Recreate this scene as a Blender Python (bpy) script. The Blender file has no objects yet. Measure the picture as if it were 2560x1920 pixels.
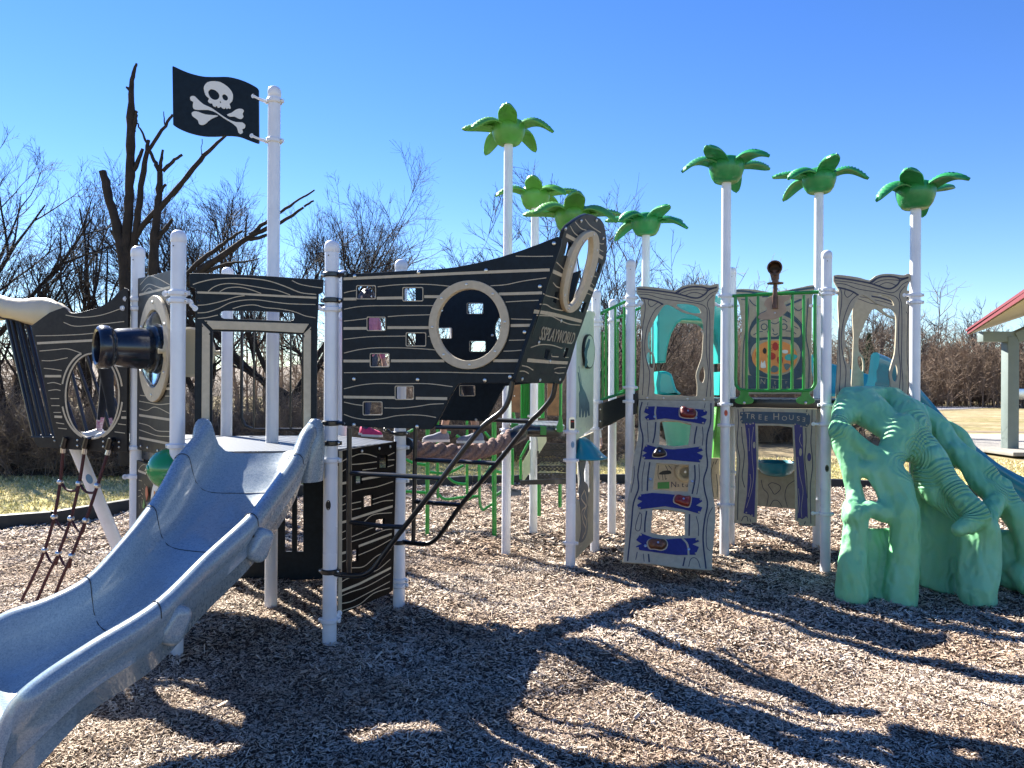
import bpy, bmesh, math, random
import numpy as np
from mathutils import Vector, Matrix, Quaternion
rnd = random.Random(7)
PI = math.pi
# ---------------- camera, sky, sun, exposure ----------------
scene = bpy.context.scene
COL = scene.collection
FPX = 1934.0                                  # focal length in pixels of a 2560 px wide frame
ROLL, PITCH = 0.006, 0.0026
O = Vector((0, 0, 1.64))
FW = Vector((0, 1, PITCH)).normalized()
RT = Vector((1, 0, ROLL)); RT = (RT - RT.dot(FW) * FW).normalized()
UPV = RT.cross(FW)
cam_d = bpy.data.cameras.new('camera'); cam = bpy.data.objects.new('camera', cam_d); COL.objects.link(cam)
cam.matrix_world = Matrix(((RT.x, UPV.x, -FW.x, O.x), (RT.y, UPV.y, -FW.y, O.y), (RT.z, UPV.z, -FW.z, O.z), (0, 0, 0, 1)))
cam_d.sensor_width = 36; cam_d.lens = 36 * FPX / 2560; cam_d.clip_end = 3000; cam_d.clip_start = 0.05
scene.camera = cam
SUN_EL, SUN_AZ = math.radians(36.6), math.radians(-42)      # azimuth from +y, clockwise positive
world = bpy.data.worlds.new('World'); scene.world = world; world.use_nodes = True
wt = world.node_tree; bg = wt.nodes['Background']
sky = wt.nodes.new('ShaderNodeTexSky'); sky.sky_type = 'NISHITA'; sky.sun_disc = False
sky.sun_elevation = SUN_EL; sky.sun_rotation = SUN_AZ
sky.air_density = 1.0; sky.dust_density = 0.0; sky.ozone_density = 4.0; sky.altitude = 100
hs = wt.nodes.new('ShaderNodeHueSaturation'); hs.inputs['Saturation'].default_value = 1.24; hs.inputs['Hue'].default_value = .515
wt.links.new(sky.outputs[0], hs.inputs['Color']); wt.links.new(hs.outputs[0], bg.inputs[0]); bg.inputs[1].default_value = 0.055
sun_d = bpy.data.lights.new('sun', 'SUN'); sun_d.energy = 5.0; sun_d.angle = math.radians(0.53); sun_d.color = (1, .955, .87)
sun = bpy.data.objects.new('sun', sun_d); COL.objects.link(sun)
sdir = Vector((math.sin(SUN_AZ) * math.cos(SUN_EL), math.cos(SUN_AZ) * math.cos(SUN_EL), math.sin(SUN_EL)))
sun.rotation_euler = sdir.to_track_quat('Z', 'Y').to_euler()
scene.view_settings.view_transform = 'Standard'; scene.view_settings.look = 'None'
scene.view_settings.exposure = 2.0; scene.view_settings.gamma = 1
scene.cycles.max_bounces = 6; scene.cycles.diffuse_bounces = 3; scene.cycles.transparent_max_bounces = 8

# ---------------- geometry helpers ----------------
def ray(px, py):
    return FW * FPX + RT * (px - 1280) - UPV * (py - 960)
def P(px, py, y):
    d = ray(px, py); return O + d * (y / d.y)
def G(px, py, z=0.0):
    d = ray(px, py); return O + d * ((z - O.z) / d.z)
def Z(ox, oy, s):                              # reader for points measured in an enlarged view
    return lambda *pts: [(ox + x / s, oy + y / s) for x, y in pts]
zA = Z(0, 600, 2.371); zB = Z(300, 540, 2.765); zC = Z(780, 500, 2.765); zD = Z(560, 1000, 2.513); zE = Z(0, 1000, 1.8037)
zF = Z(960, 900, 3.072); zG = Z(1360, 640, 3.318); zH = Z(1380, 960, 3.19); zI = Z(1780, 640, 3.95); zJ = Z(1780, 980, 3.317)
zK = Z(2040, 900, 2.5135); zL = Z(2180, 640, 2.963); zM = Z(1120, 240, 3.607); zO = Z(0, 120, 2.592); zQ = Z(1380, 540, 3.607)
zR = Z(80, 1080, 3.607); zS = Z(840, 1040, 6.38); zT = Z(1220, 930, 5.185); zU = Z(980, 1020, 4.365); zV = Z(1480, 680, 3.95)
zX = Z(340, 1060, 7.54); zY = Z(1380, 1100, 8.294)

def cr(pts, closed=False, n=6):
    """smooth curve through points of any dimension"""
    p = [Vector(q) for q in pts]; m = len(p); out = []
    rng = range(m) if closed else range(m - 1)
    for i in rng:
        a = p[i - 1] if (closed or i) else p[0] * 2 - p[1]
        b = p[i]; c = p[(i + 1) % m]
        d = p[(i + 2) % m] if (closed or i + 2 < m) else c * 2 - b
        for k in range(n):
            t = k / n
            out.append(0.5 * ((2 * b) + (c - a) * t + (2 * a - 5 * b + 4 * c - d) * t * t + (3 * b - a - 3 * c + d) * t ** 3))
    if not closed: out.append(p[-1])
    return out
def cr2(pts, closed=False, n=6): return [tuple(v) for v in cr(pts, closed, n)]
def ell(cx, cy, rx, ry, n=40, rot=0):
    c, s = math.cos(rot), math.sin(rot)
    return [(cx + rx * math.cos(2 * PI * k / n) * c - ry * math.sin(2 * PI * k / n) * s,
             cy + rx * math.cos(2 * PI * k / n) * s + ry * math.sin(2 * PI * k / n) * c) for k in range(n)]
def rrect(x0, y0, x1, y1, r=4, n=4):
    out = []
    for cx, cy, a in ((x1 - r, y1 - r, 0), (x0 + r, y1 - r, 90), (x0 + r, y0 + r, 180), (x1 - r, y0 + r, 270)):
        for k in range(n + 1):
            t = math.radians(a + 90 * k / n); out.append((cx + r * math.cos(t), cy + r * math.sin(t)))
    return out

class MB:
    def __init__(s): s.v = []; s.f = []; s.m = []
    def add(s, vs, fs, mi=0):
        b = len(s.v); s.v += [tuple(v) for v in vs]; s.f += [tuple(i + b for i in f) for f in fs]; s.m += [mi] * len(fs); return s
    def box(s, c, size, rot=None, mi=0):
        c = Vector(c); h = Vector(size) / 2
        vs = [Vector((x * h.x, y * h.y, z * h.z)) for x in (-1, 1) for y in (-1, 1) for z in (-1, 1)]
        if rot is not None: vs = [rot @ v for v in vs]
        return s.add([c + v for v in vs], [(0, 1, 3, 2), (4, 6, 7, 5), (0, 4, 5, 1), (2, 3, 7, 6), (0, 2, 6, 4), (1, 5, 7, 3)], mi)
    def bbox(s, c, size, b=.004, rot=None, mi=0):
        """box with chamfered edges"""
        c = Vector(c); hx, hy, hz = (q / 2 for q in size); b = min(b, hx * .9, hy * .9, hz * .9)
        bm = bmesh.new(); bmesh.ops.create_cube(bm, size=1)
        for v in bm.verts: v.co = Vector((v.co.x * hx * 2, v.co.y * hy * 2, v.co.z * hz * 2))
        bmesh.ops.bevel(bm, geom=bm.edges[:], offset=b, segments=2, affect='EDGES', profile=.6)
        bm.verts.index_update()
        vs = [v.co.copy() for v in bm.verts]
        if rot is not None: vs = [rot @ v for v in vs]
        s.add([c + v for v in vs], [[v.index for v in f.verts] for f in bm.faces], mi); bm.free(); return s
    def tube(s, pts, r, n=12, cap=True, mi=0, closed=False):
        pts = [Vector(p) for p in pts]; m = len(pts)
        rs = [r] * m if not hasattr(r, '__len__') else ([float(np.interp(i * (len(r) - 1) / max(m - 1, 1), range(len(r)), r)) for i in range(m)])
        tg = []
        for i in range(m):
            a = pts[i - 1] if (i or closed) else pts[0]; b = pts[(i + 1) % m] if (i < m - 1 or closed) else pts[-1]
            t = b - a; tg.append(t.normalized() if t.length > 1e-9 else Vector((0, 0, 1)))
        u = tg[0].orthogonal().normalized(); vs = []
        for i in range(m):
            if i: u = (u - tg[i] * u.dot(tg[i]));
            if u.length < 1e-6: u = tg[i].orthogonal()
            u.normalize(); w = tg[i].cross(u)
            for k in range(n):
                a = 2 * PI * k / n; vs.append(pts[i] + (u * math.cos(a) + w * math.sin(a)) * rs[i])
        fs = []
        for i in range(m if closed else m - 1):
            for k in range(n):
                j = (i + 1) % m
                fs.append((i * n + k, i * n + (k + 1) % n, j * n + (k + 1) % n, j * n + k))
        if cap and not closed:
            fs.append(tuple(range(n - 1, -1, -1))); fs.append(tuple((m - 1) * n + k for k in range(n)))
        return s.add(vs, fs, mi)
    def lathe(s, prof, c=(0, 0, 0), axis=(0, 0, 1), n=24, mi=0, a0=0, a1=2 * PI):
        q = Vector(axis).normalized().to_track_quat('Z', 'Y'); c = Vector(c); vs = []; full = abs(a1 - a0 - 2 * PI) < 1e-6
        nn = n if full else n + 1
        for r, z in prof:
            for k in range(nn):
                a = a0 + (a1 - a0) * k / n; vs.append(c + q @ Vector((r * math.cos(a), r * math.sin(a), z)))
        fs = []
        for i in range(len(prof) - 1):
            for k in range(n):
                k2 = (k + 1) % nn; fs.append((i * nn + k, i * nn + k2, (i + 1) * nn + k2, (i + 1) * nn + k))
        if full:
            if prof[0][0] > 1e-5: fs.append(tuple(range(nn - 1, -1, -1)))
            if prof[-1][0] > 1e-5: fs.append(tuple((len(prof) - 1) * nn + k for k in range(nn)))
        return s.add(vs, fs, mi)
    def ball(s, c, r, n=12, mi=0, sc=(1, 1, 1), rot=None):
        m = n // 2; prof = [(math.sin(PI * i / m) * 1.0, -math.cos(PI * i / m)) for i in range(m + 1)]
        b = len(s.v); s.lathe([(max(p[0], 1e-6), p[1]) for p in prof], (0, 0, 0), (0, 0, 1), n, mi)
        c = Vector(c)
        for i in range(b, len(s.v)):
            v = Vector(s.v[i]); v = Vector((v.x * r * sc[0], v.y * r * sc[1], v.z * r * sc[2]))
            if rot is not None: v = rot @ v
            s.v[i] = tuple(c + v)
        return s
    def loft(s, secs, closed_sec=True, cap=True, mi=0):
        """sections = lists of equally many points"""
        n = len(secs[0]); m = len(secs); vs = [p for q in secs for p in q]; fs = []
        for i in range(m - 1):
            for k in range(n if closed_sec else n - 1):
                k2 = (k + 1) % n; fs.append((i * n + k, i * n + k2, (i + 1) * n + k2, (i + 1) * n + k))
        if cap and closed_sec:
            fs.append(tuple(range(n - 1, -1, -1))); fs.append(tuple((m - 1) * n + k for k in range(n)))
        return s.add(vs, fs, mi)
    def mesh(s, me, M=None, mi=0):
        vs = [(M @ v.co if M is not None else v.co.copy()) for v in me.vertices]
        return s.add(vs, [tuple(p.vertices) for p in me.polygons], mi)
    def build(s, name, mats, parent=None, smooth=35, fix=True):
        if not isinstance(mats, (list, tuple)): mats = [mats]
        me = bpy.data.meshes.new(name); off = wloc(parent)
        me.from_pydata([(v[0] - off.x, v[1] - off.y, v[2] - off.z) for v in s.v], [], s.f)
        for m in mats: me.materials.append(m)
        me.polygons.foreach_set('material_index', s.m)
        if fix:
            bm = bmesh.new(); bm.from_mesh(me); bmesh.ops.recalc_face_normals(bm, faces=bm.faces[:]); bm.to_mesh(me); bm.free()
        if smooth is not None:
            me.polygons.foreach_set('use_smooth', [True] * len(me.polygons)); me.set_sharp_from_angle(angle=math.radians(smooth))
        ob = bpy.data.objects.new(name, me); COL.objects.link(ob)
        if parent: ob.parent = parent
        return ob
def wloc(o):
    v = Vector((0, 0, 0))
    while o is not None: v += o.location; o = o.parent
    return v
def mesh_np(name, V, Fc, mat, parent=None, smooth=False, mi=None):
    me = bpy.data.meshes.new(name); V = np.asarray(V, np.float32).copy(); Fc = np.asarray(Fc, np.int32); off = wloc(parent)
    V -= np.array(off, np.float32); k = Fc.shape[1]
    me.vertices.add(len(V)); me.vertices.foreach_set('co', V.ravel())
    me.loops.add(Fc.size); me.loops.foreach_set('vertex_index', Fc.ravel())
    me.polygons.add(len(Fc)); me.polygons.foreach_set('loop_start', np.arange(0, Fc.size, k, dtype=np.int32))
    me.polygons.foreach_set('loop_total', np.full(len(Fc), k, np.int32))
    if smooth: me.polygons.foreach_set('use_smooth', np.ones(len(Fc), bool))
    me.materials.append(mat); me.update(calc_edges=True)
    ob = bpy.data.objects.new(name, me); COL.objects.link(ob)
    if parent: ob.parent = parent
    return ob
def tag(o, label=None, cat=None, group=None, kind=None):
    if label: o['label'] = label
    if cat: o['category'] = cat
    if group: o['group'] = group
    if kind: o['kind'] = kind
    return o
def thing(name, loc, label, cat, group=None):
    o = bpy.data.objects.new(name, None); COL.objects.link(o); o.location = loc; o.empty_display_size = .1
    return tag(o, label, cat, group)
def curve_mesh(loops, th, bev=0.0):
    cu = bpy.data.curves.new('tmp', 'CURVE'); cu.dimensions = '2D'; cu.fill_mode = 'BOTH'
    cu.extrude = max(th / 2 - bev, .0002); cu.bevel_depth = bev; cu.bevel_resolution = 1; cu.offset = -bev
    for l in loops:
        q = [l[0]]
        for p in l[1:]:
            if abs(p[0] - q[-1][0]) + abs(p[1] - q[-1][1]) > 1e-5: q.append(p)
        sp = cu.splines.new('POLY'); sp.points.add(len(q) - 1); sp.use_cyclic_u = True
        for i, p in enumerate(q): sp.points[i].co = (p[0], p[1], 0, 1)
    ob = bpy.data.objects.new('tmp', cu); me = bpy.data.meshes.new_from_object(ob)
    bpy.data.objects.remove(ob); bpy.data.curves.remove(cu); return me
def text_mesh(body, size, th=.003):
    cu = bpy.data.curves.new('tmp', 'FONT'); cu.body = body; cu.size = size; cu.extrude = th / 2; cu.align_x = 'CENTER'; cu.align_y = 'CENTER'
    ob = bpy.data.objects.new('tmp', cu); me = bpy.data.meshes.new_from_object(ob)
    bpy.data.objects.remove(ob); bpy.data.curves.remove(cu); return me

class Plane:
    """flat board: a -> b runs along local x; third point (or world up) gives local y; z looks at the camera"""
    def __init__(s, a, b, c=None):
        a, b = Vector(a), Vector(b); a = Vector((a.x, a.y, a.z if len(a) > 2 else 0)); b = Vector((b.x, b.y, b.z if len(b) > 2 else 0))
        s.o = a; s.u = (b - a).normalized()
        up = Vector((0, 0, 1)) if c is None else (Vector(c) - a)
        s.v = (up - s.u * up.dot(s.u)).normalized(); s.n = s.u.cross(s.v)
        if s.n.dot(O - a) < 0: s.n = -s.n; s.flip = True
        else: s.flip = False
        s.len = (b - a).length
    def px(s, p, off=0.0):
        d = ray(*p); t = (s.o + s.n * off - O).dot(s.n) / d.dot(s.n); q = O + d * t - s.o
        return (q.dot(s.u), q.dot(s.v))
    def w(s, uv, off=0.0): return s.o + s.u * uv[0] + s.v * uv[1] + s.n * off
    def wp(s, p, off=0.0): return s.w(s.px(p, off), off)
    def M(s, off=0.0):
        o = s.o + s.n * off
        return Matrix(((s.u.x, s.v.x, s.n.x, o.x), (s.u.y, s.v.y, s.n.y, o.y), (s.u.z, s.v.z, s.n.z, o.z), (0, 0, 0, 1)))
    def pxl(s, pts, off=0.0): return [s.px(p, off) for p in pts]
    def board(s, mb, loops, th=.02, off=0.0, bev=.003, mi=0, px=True):
        L = [s.pxl(l, off) for l in loops] if px else loops
        me = curve_mesh(L, th, bev); mb.mesh(me, s.M(off), mi); bpy.data.meshes.remove(me); return mb
    def line(s, mb, pts, w, off, mi=1, px=True, smooth=True, taper=False):
        """engraved line laid as a strip just proud of the board"""
        L = s.pxl(pts, off) if px else pts
        if smooth and len(L) > 2: L = cr2(L, n=5)
        L = [Vector(p) for p in L]; vs = []; n = len(L)
        for i, p in enumerate(L):
            t = (L[min(i + 1, n - 1)] - L[max(i - 1, 0)])
            if t.length < 1e-9: t = Vector((1, 0))
            t.normalize(); q = Vector((-t.y, t.x)); k = w / 2
            if taper and (i == 0 or i == n - 1): k *= .4
            if i == 0: p = p - t * k * .5
            if i == n - 1: p = p + t * k * .5
            vs += [s.w(p + q * k, off), s.w(p - q * k, off)]
        return mb.add(vs, [(2 * i, 2 * i + 1, 2 * i + 3, 2 * i + 2) for i in range(n - 1)], mi)
    def bolt(s, mb, p, r=.011, off=.012, mi=2, px=True):
        c = s.wp(p, off) if px else s.w(p, off)
        return mb.lathe([(r, 0), (r, r * .25), (r * .8, r * .55), (r * .35, r * .7), (1e-5, r * .72)], c, s.n, 10, mi)
    def ring(s, mb, c, rx_in, ry_in, rx, ry, th, off, mi=0, n=48, bev=.003):
        return s.board(mb, [ell(c[0], c[1], rx, ry, n), ell(c[0], c[1], rx_in, ry_in, n)], th, off, bev, mi, px=False)

# ---------------- materials ----------------
def mat(name, col, rough=.5, noise=0.0, nscale=20, bump=0.0, bscale=60, metal=0.0, spec=.5, coat=0.0, sss=0.0, trans=0.0, col2=None, det=4, dist=.002):
    m = bpy.data.materials.new(name); m.use_nodes = True; t = m.node_tree; b = t.nodes['Principled BSDF']
    b.inputs['Base Color'].default_value = (*col, 1); b.inputs['Roughness'].default_value = rough; b.inputs['Metallic'].default_value = metal
    b.inputs['Specular IOR Level'].default_value = spec; b.inputs['Coat Weight'].default_value = coat
    if trans: b.inputs['Transmission Weight'].default_value = trans
    tc = t.nodes.new('ShaderNodeTexCoord')
    if noise or col2:
        n = t.nodes.new('ShaderNodeTexNoise'); n.inputs['Scale'].default_value = nscale; n.inputs['Detail'].default_value = det
        t.links.new(tc.outputs['Object'], n.inputs['Vector'])
        r = t.nodes.new('ShaderNodeValToRGB'); e = r.color_ramp.elements; e[0].position = .33; e[1].position = .67
        a = [max(0, c * (1 - noise)) for c in col]; c2 = col2 or [min(1, c * (1 + noise)) for c in col]
        e[0].color = (*(a if not col2 else col), 1); e[1].color = (*c2, 1)
        t.links.new(n.outputs['Fac'], r.inputs[0]); t.links.new(r.outputs[0], b.inputs['Base Color'])
        mr = t.nodes.new('ShaderNodeMapRange'); mr.inputs[3].default_value = max(0.02, rough - .08); mr.inputs[4].default_value = min(1, rough + .1)
        n2 = t.nodes.new('ShaderNodeTexNoise'); n2.inputs['Scale'].default_value = nscale * .37; n2.inputs['Detail'].default_value = 5
        t.links.new(tc.outputs['Object'], n2.inputs['Vector']); t.links.new(n2.outputs['Fac'], mr.inputs[0]); t.links.new(mr.outputs[0], b.inputs['Roughness'])
    if bump:
        n = t.nodes.new('ShaderNodeTexNoise'); n.inputs['Scale'].default_value = bscale; n.inputs['Detail'].default_value = 3
        t.links.new(tc.outputs['Object'], n.inputs['Vector'])
        bp = t.nodes.new('ShaderNodeBump'); bp.inputs['Strength'].default_value = bump; bp.inputs['Distance'].default_value = dist
        t.links.new(n.outputs['Fac'], bp.inputs['Height']); t.links.new(bp.outputs[0], b.inputs['Normal'])
    return m
M = {}
M['white'] = mat('white_paint', (.74, .76, .80), .28, .05, 6, .1, 90, coat=.3)
t_ = M['white'].node_tree; b_ = t_.nodes['Principled BSDF']; lk = b_.inputs['Base Color'].links[0].from_socket; tc_ = t_.nodes['Texture Coordinate']
sp_ = t_.nodes.new('ShaderNodeSeparateXYZ'); t_.links.new(tc_.outputs['Object'], sp_.inputs[0]); n_ = t_.nodes.new('ShaderNodeTexNoise'); n_.inputs['Scale'].default_value = 13; n_.inputs['Detail'].default_value = 6; t_.links.new(tc_.outputs['Object'], n_.inputs[0])
mr_ = t_.nodes.new('ShaderNodeMapRange'); mr_.inputs[1].default_value = .45; mr_.inputs[2].default_value = 0; mr_.inputs[3].default_value = 0; mr_.inputs[4].default_value = .55; t_.links.new(sp_.outputs[2], mr_.inputs[0])
mm_ = t_.nodes.new('ShaderNodeMath'); mm_.operation = 'MULTIPLY'; t_.links.new(mr_.outputs[0], mm_.inputs[0]); t_.links.new(n_.outputs['Fac'], mm_.inputs[1])
mx_ = t_.nodes.new('ShaderNodeMix'); mx_.data_type = 'RGBA'; t_.links.new(mm_.outputs[0], mx_.inputs[0]); t_.links.new(lk, mx_.inputs[6]); mx_.inputs[7].default_value = (.30, .24, .18, 1); t_.links.new(mx_.outputs[2], b_.inputs['Base Color'])
M['cream_post'] = mat('cream_paint', (.72, .70, .60), .35, .05, 6, .1, 90)
M['steel'] = mat('bolt_steel', (.62, .62, .60), .3, metal=1.0)
M['hdpe'] = mat('charcoal_board', (.006, .012, .018), .42, .25, 30, .25, 220, spec=.22, dist=.0008)
M['hdpe2'] = mat('dark_brown_board', (.018, .016, .015), .5, .25, 30, .25, 220, spec=.22, dist=.0008)
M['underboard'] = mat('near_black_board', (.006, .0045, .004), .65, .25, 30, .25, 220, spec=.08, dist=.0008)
M['tan'] = mat('tan_board', (.52, .44, .31), .5, .07, 30, .2, 220, spec=.35, dist=.0008)
M['beige'] = mat('beige_board', (.39, .345, .25), .5, .08, 25, .2, 220, spec=.35, dist=.0008)
M['navy'] = mat('navy_groove', (.018, .022, .055), .45, .1, 30)
M['royal'] = mat('royal_blue_plank', (.02, .02, .14), .4, .12, 40, .2, 200)
M['slate'] = mat('slate_blue_board', (.03, .065, .10), .45, .12, 30)
M['black'] = mat('black_coated_metal', (.008, .009, .011), .3, .2, 40, .3, 300, coat=.2, dist=.0006)
M['slide'] = mat('speckled_slide_plastic', (.145, .20, .25), .27, 0, 170, .18, 30, coat=.4, col2=(.29, .36, .41), det=6, dist=.003)
M['green'] = mat('green_coated_metal', (.01, .24, .03), .32, .1, 30, .2, 200, coat=.2)
M['leafgreen'] = mat('leaf_green_plastic', (.085, .33, .055), .4, .12, 8, .35, 45, coat=.15, dist=.006)
M['leafdark'] = mat('deep_green_plastic', (.02, .25, .07), .4, .12, 8, .35, 45, coat=.15, dist=.006)
M['ballgreen'] = mat('glossy_green_plastic', (.015, .27, .08), .18, .1, 5, coat=.5)
M['teal'] = mat('teal_plastic', (.015, .36, .33), .32, .08, 6, .15, 30, coat=.2, dist=.004)
M['tealdark'] = mat('blue_teal_plastic', (.01, .20, .27), .32, .1, 6, .15, 30, coat=.2, dist=.004)
M['cannon'] = mat('black_cannon_plastic', (.008, .011, .02), .24, .2, 10, .25, 25, coat=.3, dist=.003)
M['glass'] = mat('clear_bubble_plastic', (.75, .82, .85), .06, trans=1.0)
M['glass'].node_tree.nodes['Principled BSDF'].inputs['IOR'].default_value = 1.08
M['creamplastic'] = mat('cream_plastic', (.50, .42, .27), .38, .06, 6, .3, 14, dist=.006)
M['deck'] = mat('grey_perforated_deck', (.36, .38, .41), .42)
t_ = M['deck'].node_tree; tc_ = t_.nodes['Texture Coordinate']; sp_ = t_.nodes.new('ShaderNodeSeparateXYZ'); t_.links.new(tc_.outputs['Object'], sp_.inputs[0]); ps_ = []
for k_ in (0, 1):
    a_ = t_.nodes.new('ShaderNodeMath'); a_.operation = 'MULTIPLY'; a_.inputs[1].default_value = 150; t_.links.new(sp_.outputs[k_], a_.inputs[0]); b_ = t_.nodes.new('ShaderNodeMath'); b_.operation = 'SINE'; t_.links.new(a_.outputs[0], b_.inputs[0]); ps_.append(b_)
a_ = t_.nodes.new('ShaderNodeMath'); a_.operation = 'ADD'; t_.links.new(ps_[0].outputs[0], a_.inputs[0]); t_.links.new(ps_[1].outputs[0], a_.inputs[1])
r_ = t_.nodes.new('ShaderNodeValToRGB'); r_.color_ramp.elements[0].position = .55; r_.color_ramp.elements[1].position = .75; r_.color_ramp.elements[0].color = (.10, .115, .14, 1); r_.color_ramp.elements[1].color = (.04, .045, .05, 1); t_.links.new(a_.outputs[0], r_.inputs[0]); t_.links.new(r_.outputs[0], t_.nodes['Principled BSDF'].inputs['Base Color'])
M['rope'] = mat('brown_rope', (.20, .13, .11), .85, .25, 60, .8, 260, spec=.2)
M['netrope'] = mat('black_red_rope', (.018, .013, .016), .7, 0, 180, .8, 260, col2=(.09, .012, .02))
M['alu'] = mat('aluminium_ferrule', (.6, .6, .6), .3, metal=1.0)
M['wood'] = mat('brown_plank_board', (.16, .075, .03), .55, .3, 18, .3, 40)
M['giraffe'] = mat('pale_green_board', (.58, .62, .44), .45, .05, 25, .15, 200)
M['giraffeline'] = mat('grey_green_inlay', (.10, .16, .17), .45, .1, 25)
M['red'] = mat('red_inlay', (.42, .02, .015), .4); M['orange'] = mat('orange_inlay', (.72, .27, .07), .45, .06, 20)
M['whiteb'] = mat('white_inlay', (.72, .72, .68), .4); M['blk'] = mat('black_inlay', (.01, .01, .01), .5)
M['brownhold'] = mat('brown_handhold', (.10, .035, .012), .35, .4, 12, .3, 20); M['redhold'] = mat('dark_red_handhold', (.17, .018, .012), .3, .3, 12, .3, 20)
M['darkhold'] = mat('dark_handhold', (.028, .014, .012), .35, .4, 12, .3, 20)
M['rust'] = mat('rusty_bronze_metal', (.12, .055, .03), .5, .45, 14, .3, 60)
M['tanmetal'] = mat('tan_plate', (.40, .29, .19), .5, .08, 20)
M['label'] = mat('red_label', (.5, .05, .02), .35, .5, 90); M['blacklabel'] = mat('black_label', (.02, .02, .02), .35); M['bluelabel'] = mat('blue_label', (.12, .25, .42), .3)
M['timber'] = mat('black_border_plastic', (.012, .012, .013), .6, .3, 8)
# ---------------- posts ----------------
PR = .0445
def hz(py, y, px=1280): return P(px, py, y).z
def clamp(root, x, y, z, m, arm=None, name='clamp', dz=0.0):
    mb = MB(); r = PR
    mb.lathe([(r, -.014), (r + .008, -.016), (r + .013, -.010), (r + .013, .010), (r + .008, .016), (r, .014)], (x, y, z), n=24)
    ax = Vector((1, -.18, 0)).normalized()
    for sgn in (-1, 1):
        c = Vector((x, y, z)) + ax * sgn * (r + .014); q = Matrix.Rotation(math.atan2(ax.y, ax.x), 3, 'Z')
        mb.bbox(c, (.026, .03, .026), .005, q)
        mb.lathe([(.009, 0), (.009, .003), (.004, .006), (1e-5, .006)], c + Vector((ax.y, -ax.x, 0)) * .015, (ax.y, -ax.x, 0), 8, 1)
    if arm is not None:
        d = Vector(arm); L = d.length; d2 = Vector((d.x, d.y, 0)).normalized()
        c = Vector((x, y, z)); e = c + d
        pts = cr([c + d2 * (r + .005), c + d2 * (r + .03) + Vector((0, 0, dz * .1)), c + d * .75 + Vector((0, 0, dz * .5)), e + Vector((0, 0, dz))], n=4)
        mb.tube(pts, [.015, .015] + [.0125] * (len(pts) - 4) + [.014, .014], 8)
        side = Vector((d2.y, -d2.x, 0)); side = side if side.y < 0 else -side
        mb.lathe([(.017, -.006), (.019, 0), (.017, .008)], e + Vector((0, 0, dz)), side, 12); mb.lathe([(.007, .008), (.006, .012), (1e-5, .012)], e + Vector((0, 0, dz)), side, 8, 1)
    return mb.build(name, [m, M['steel']], root)
def post(name, x, y, h, label, group, clamps=(), cap=True, m=None, cat='post', lab=None, bands=True, r=PR, base=-.15):
    m = m or M['white']; root = thing(name, (x, y, 0), label, cat, group)
    MB().tube([(x, y, base), (x, y, h - (.06 if cap else 0))], r, 28).build('shaft', m, root)
    if cap:
        zc = h - .075; R = r + .003
        prof = [(r, zc - .005), (R, zc), (R, zc + .035)] + [(R * math.cos(a), zc + .035 + (h - zc - .035) * math.sin(a)) for a in [PI / 2 * k / 6 for k in range(1, 6)]] + [(1e-5, h)]
        mb = MB().lathe(prof, (x, y, 0), n=28); mb.lathe([(.004, 0), (.004, .003), (1e-5, .003)], (x - .012, y - R + .002, zc - .03), (0, -1, 0), 8, 1)
        mb.build('cap', [m, M['blk']], root)
    for c in clamps:
        clamp(root, x, y, c[0], c[2] if len(c) > 2 else M['white'], c[1] if len(c) > 1 else None, dz=c[3] if len(c) > 3 else 0)
    if lab:
        zl, kind, dx = lab; mb = MB(); th = math.atan2(dx, 1)
        L = [(.016 * math.cos(a), .032 * math.sin(a)) for a in [2 * PI * k / 20 for k in range(20)]]
        n = Vector((math.sin(th), -math.cos(th), 0))
        pl = Plane((x, y, 0), (x + math.cos(th), y + math.sin(th), 0))
        pl.o = Vector((x, y, 0)) + n * (r + .001); pl.n = n
        pl.board(mb, [[(p[0], p[1] + zl) for p in L]], .003, 0, .0005, px=False)
        for k in (-.024, .024): mb.lathe([(.0035, 0), (.0035, .002), (1e-5, .0025)], pl.w((0, zl + k), .0015), n, 8, 1)
        mb.build('oval_label', [kind, M['steel']], root)
    return root
sA = (-2.055, 4.755); sB = (-1.149, 4.915); sC = (-.834, 5.78); sD = (-1.74, 5.62); sE = (-2.646, 5.46); sF = (-2.331, 6.325); sG = (-1.425, 6.485)
W_, K_ = M['white'], M['black']
gp = 'white support posts of the ship platform'
nB = Vector((.95, -.27, 0))
post('support_post', *sA, hz(575, sA[1], 444), 'tall white post between the cannon porthole and the ship doorway', gp,
     [(hz(738, sA[1]), (-.09, .02, 0)), (hz(757, sA[1]), (.10, .015, 0), W_, -.045), (hz(1120, sA[1]),), (.16,)])
post('support_post', *sB, hz(600, sB[1], 829), 'white post with black clamps right of the ship doorway', gp,
     [(hz(690, sB[1]), (.10, -.05, 0), K_), (hz(754, sB[1]), None, K_), (hz(776, sB[1]), (-.11, -.01, 0), W_, .03), (hz(1060, sB[1]), (.10, -.04, 0), K_), (hz(1110, sB[1]), None, K_),
      (hz(1153, sB[1]),), (hz(1430, sB[1]), None, K_), (hz(1553, sB[1]), (.05, .05, 0), W_, .03)], lab=(hz(1263, sB[1]), M['blacklabel'], -.05))
post('support_post', *sC, hz(648, sC[1], 1005), 'white post behind the black hull where the thick rope starts', gp,
     [(hz(1085, sC[1]), (-.1, -.06, 0), K_, .03), (hz(1120, sC[1]),), (hz(1203, sC[1]),), (hz(1356, sC[1]), None, K_), (hz(1452, sC[1]),), (hz(1464, sC[1]), (-.06, -.03, 0))])
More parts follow.
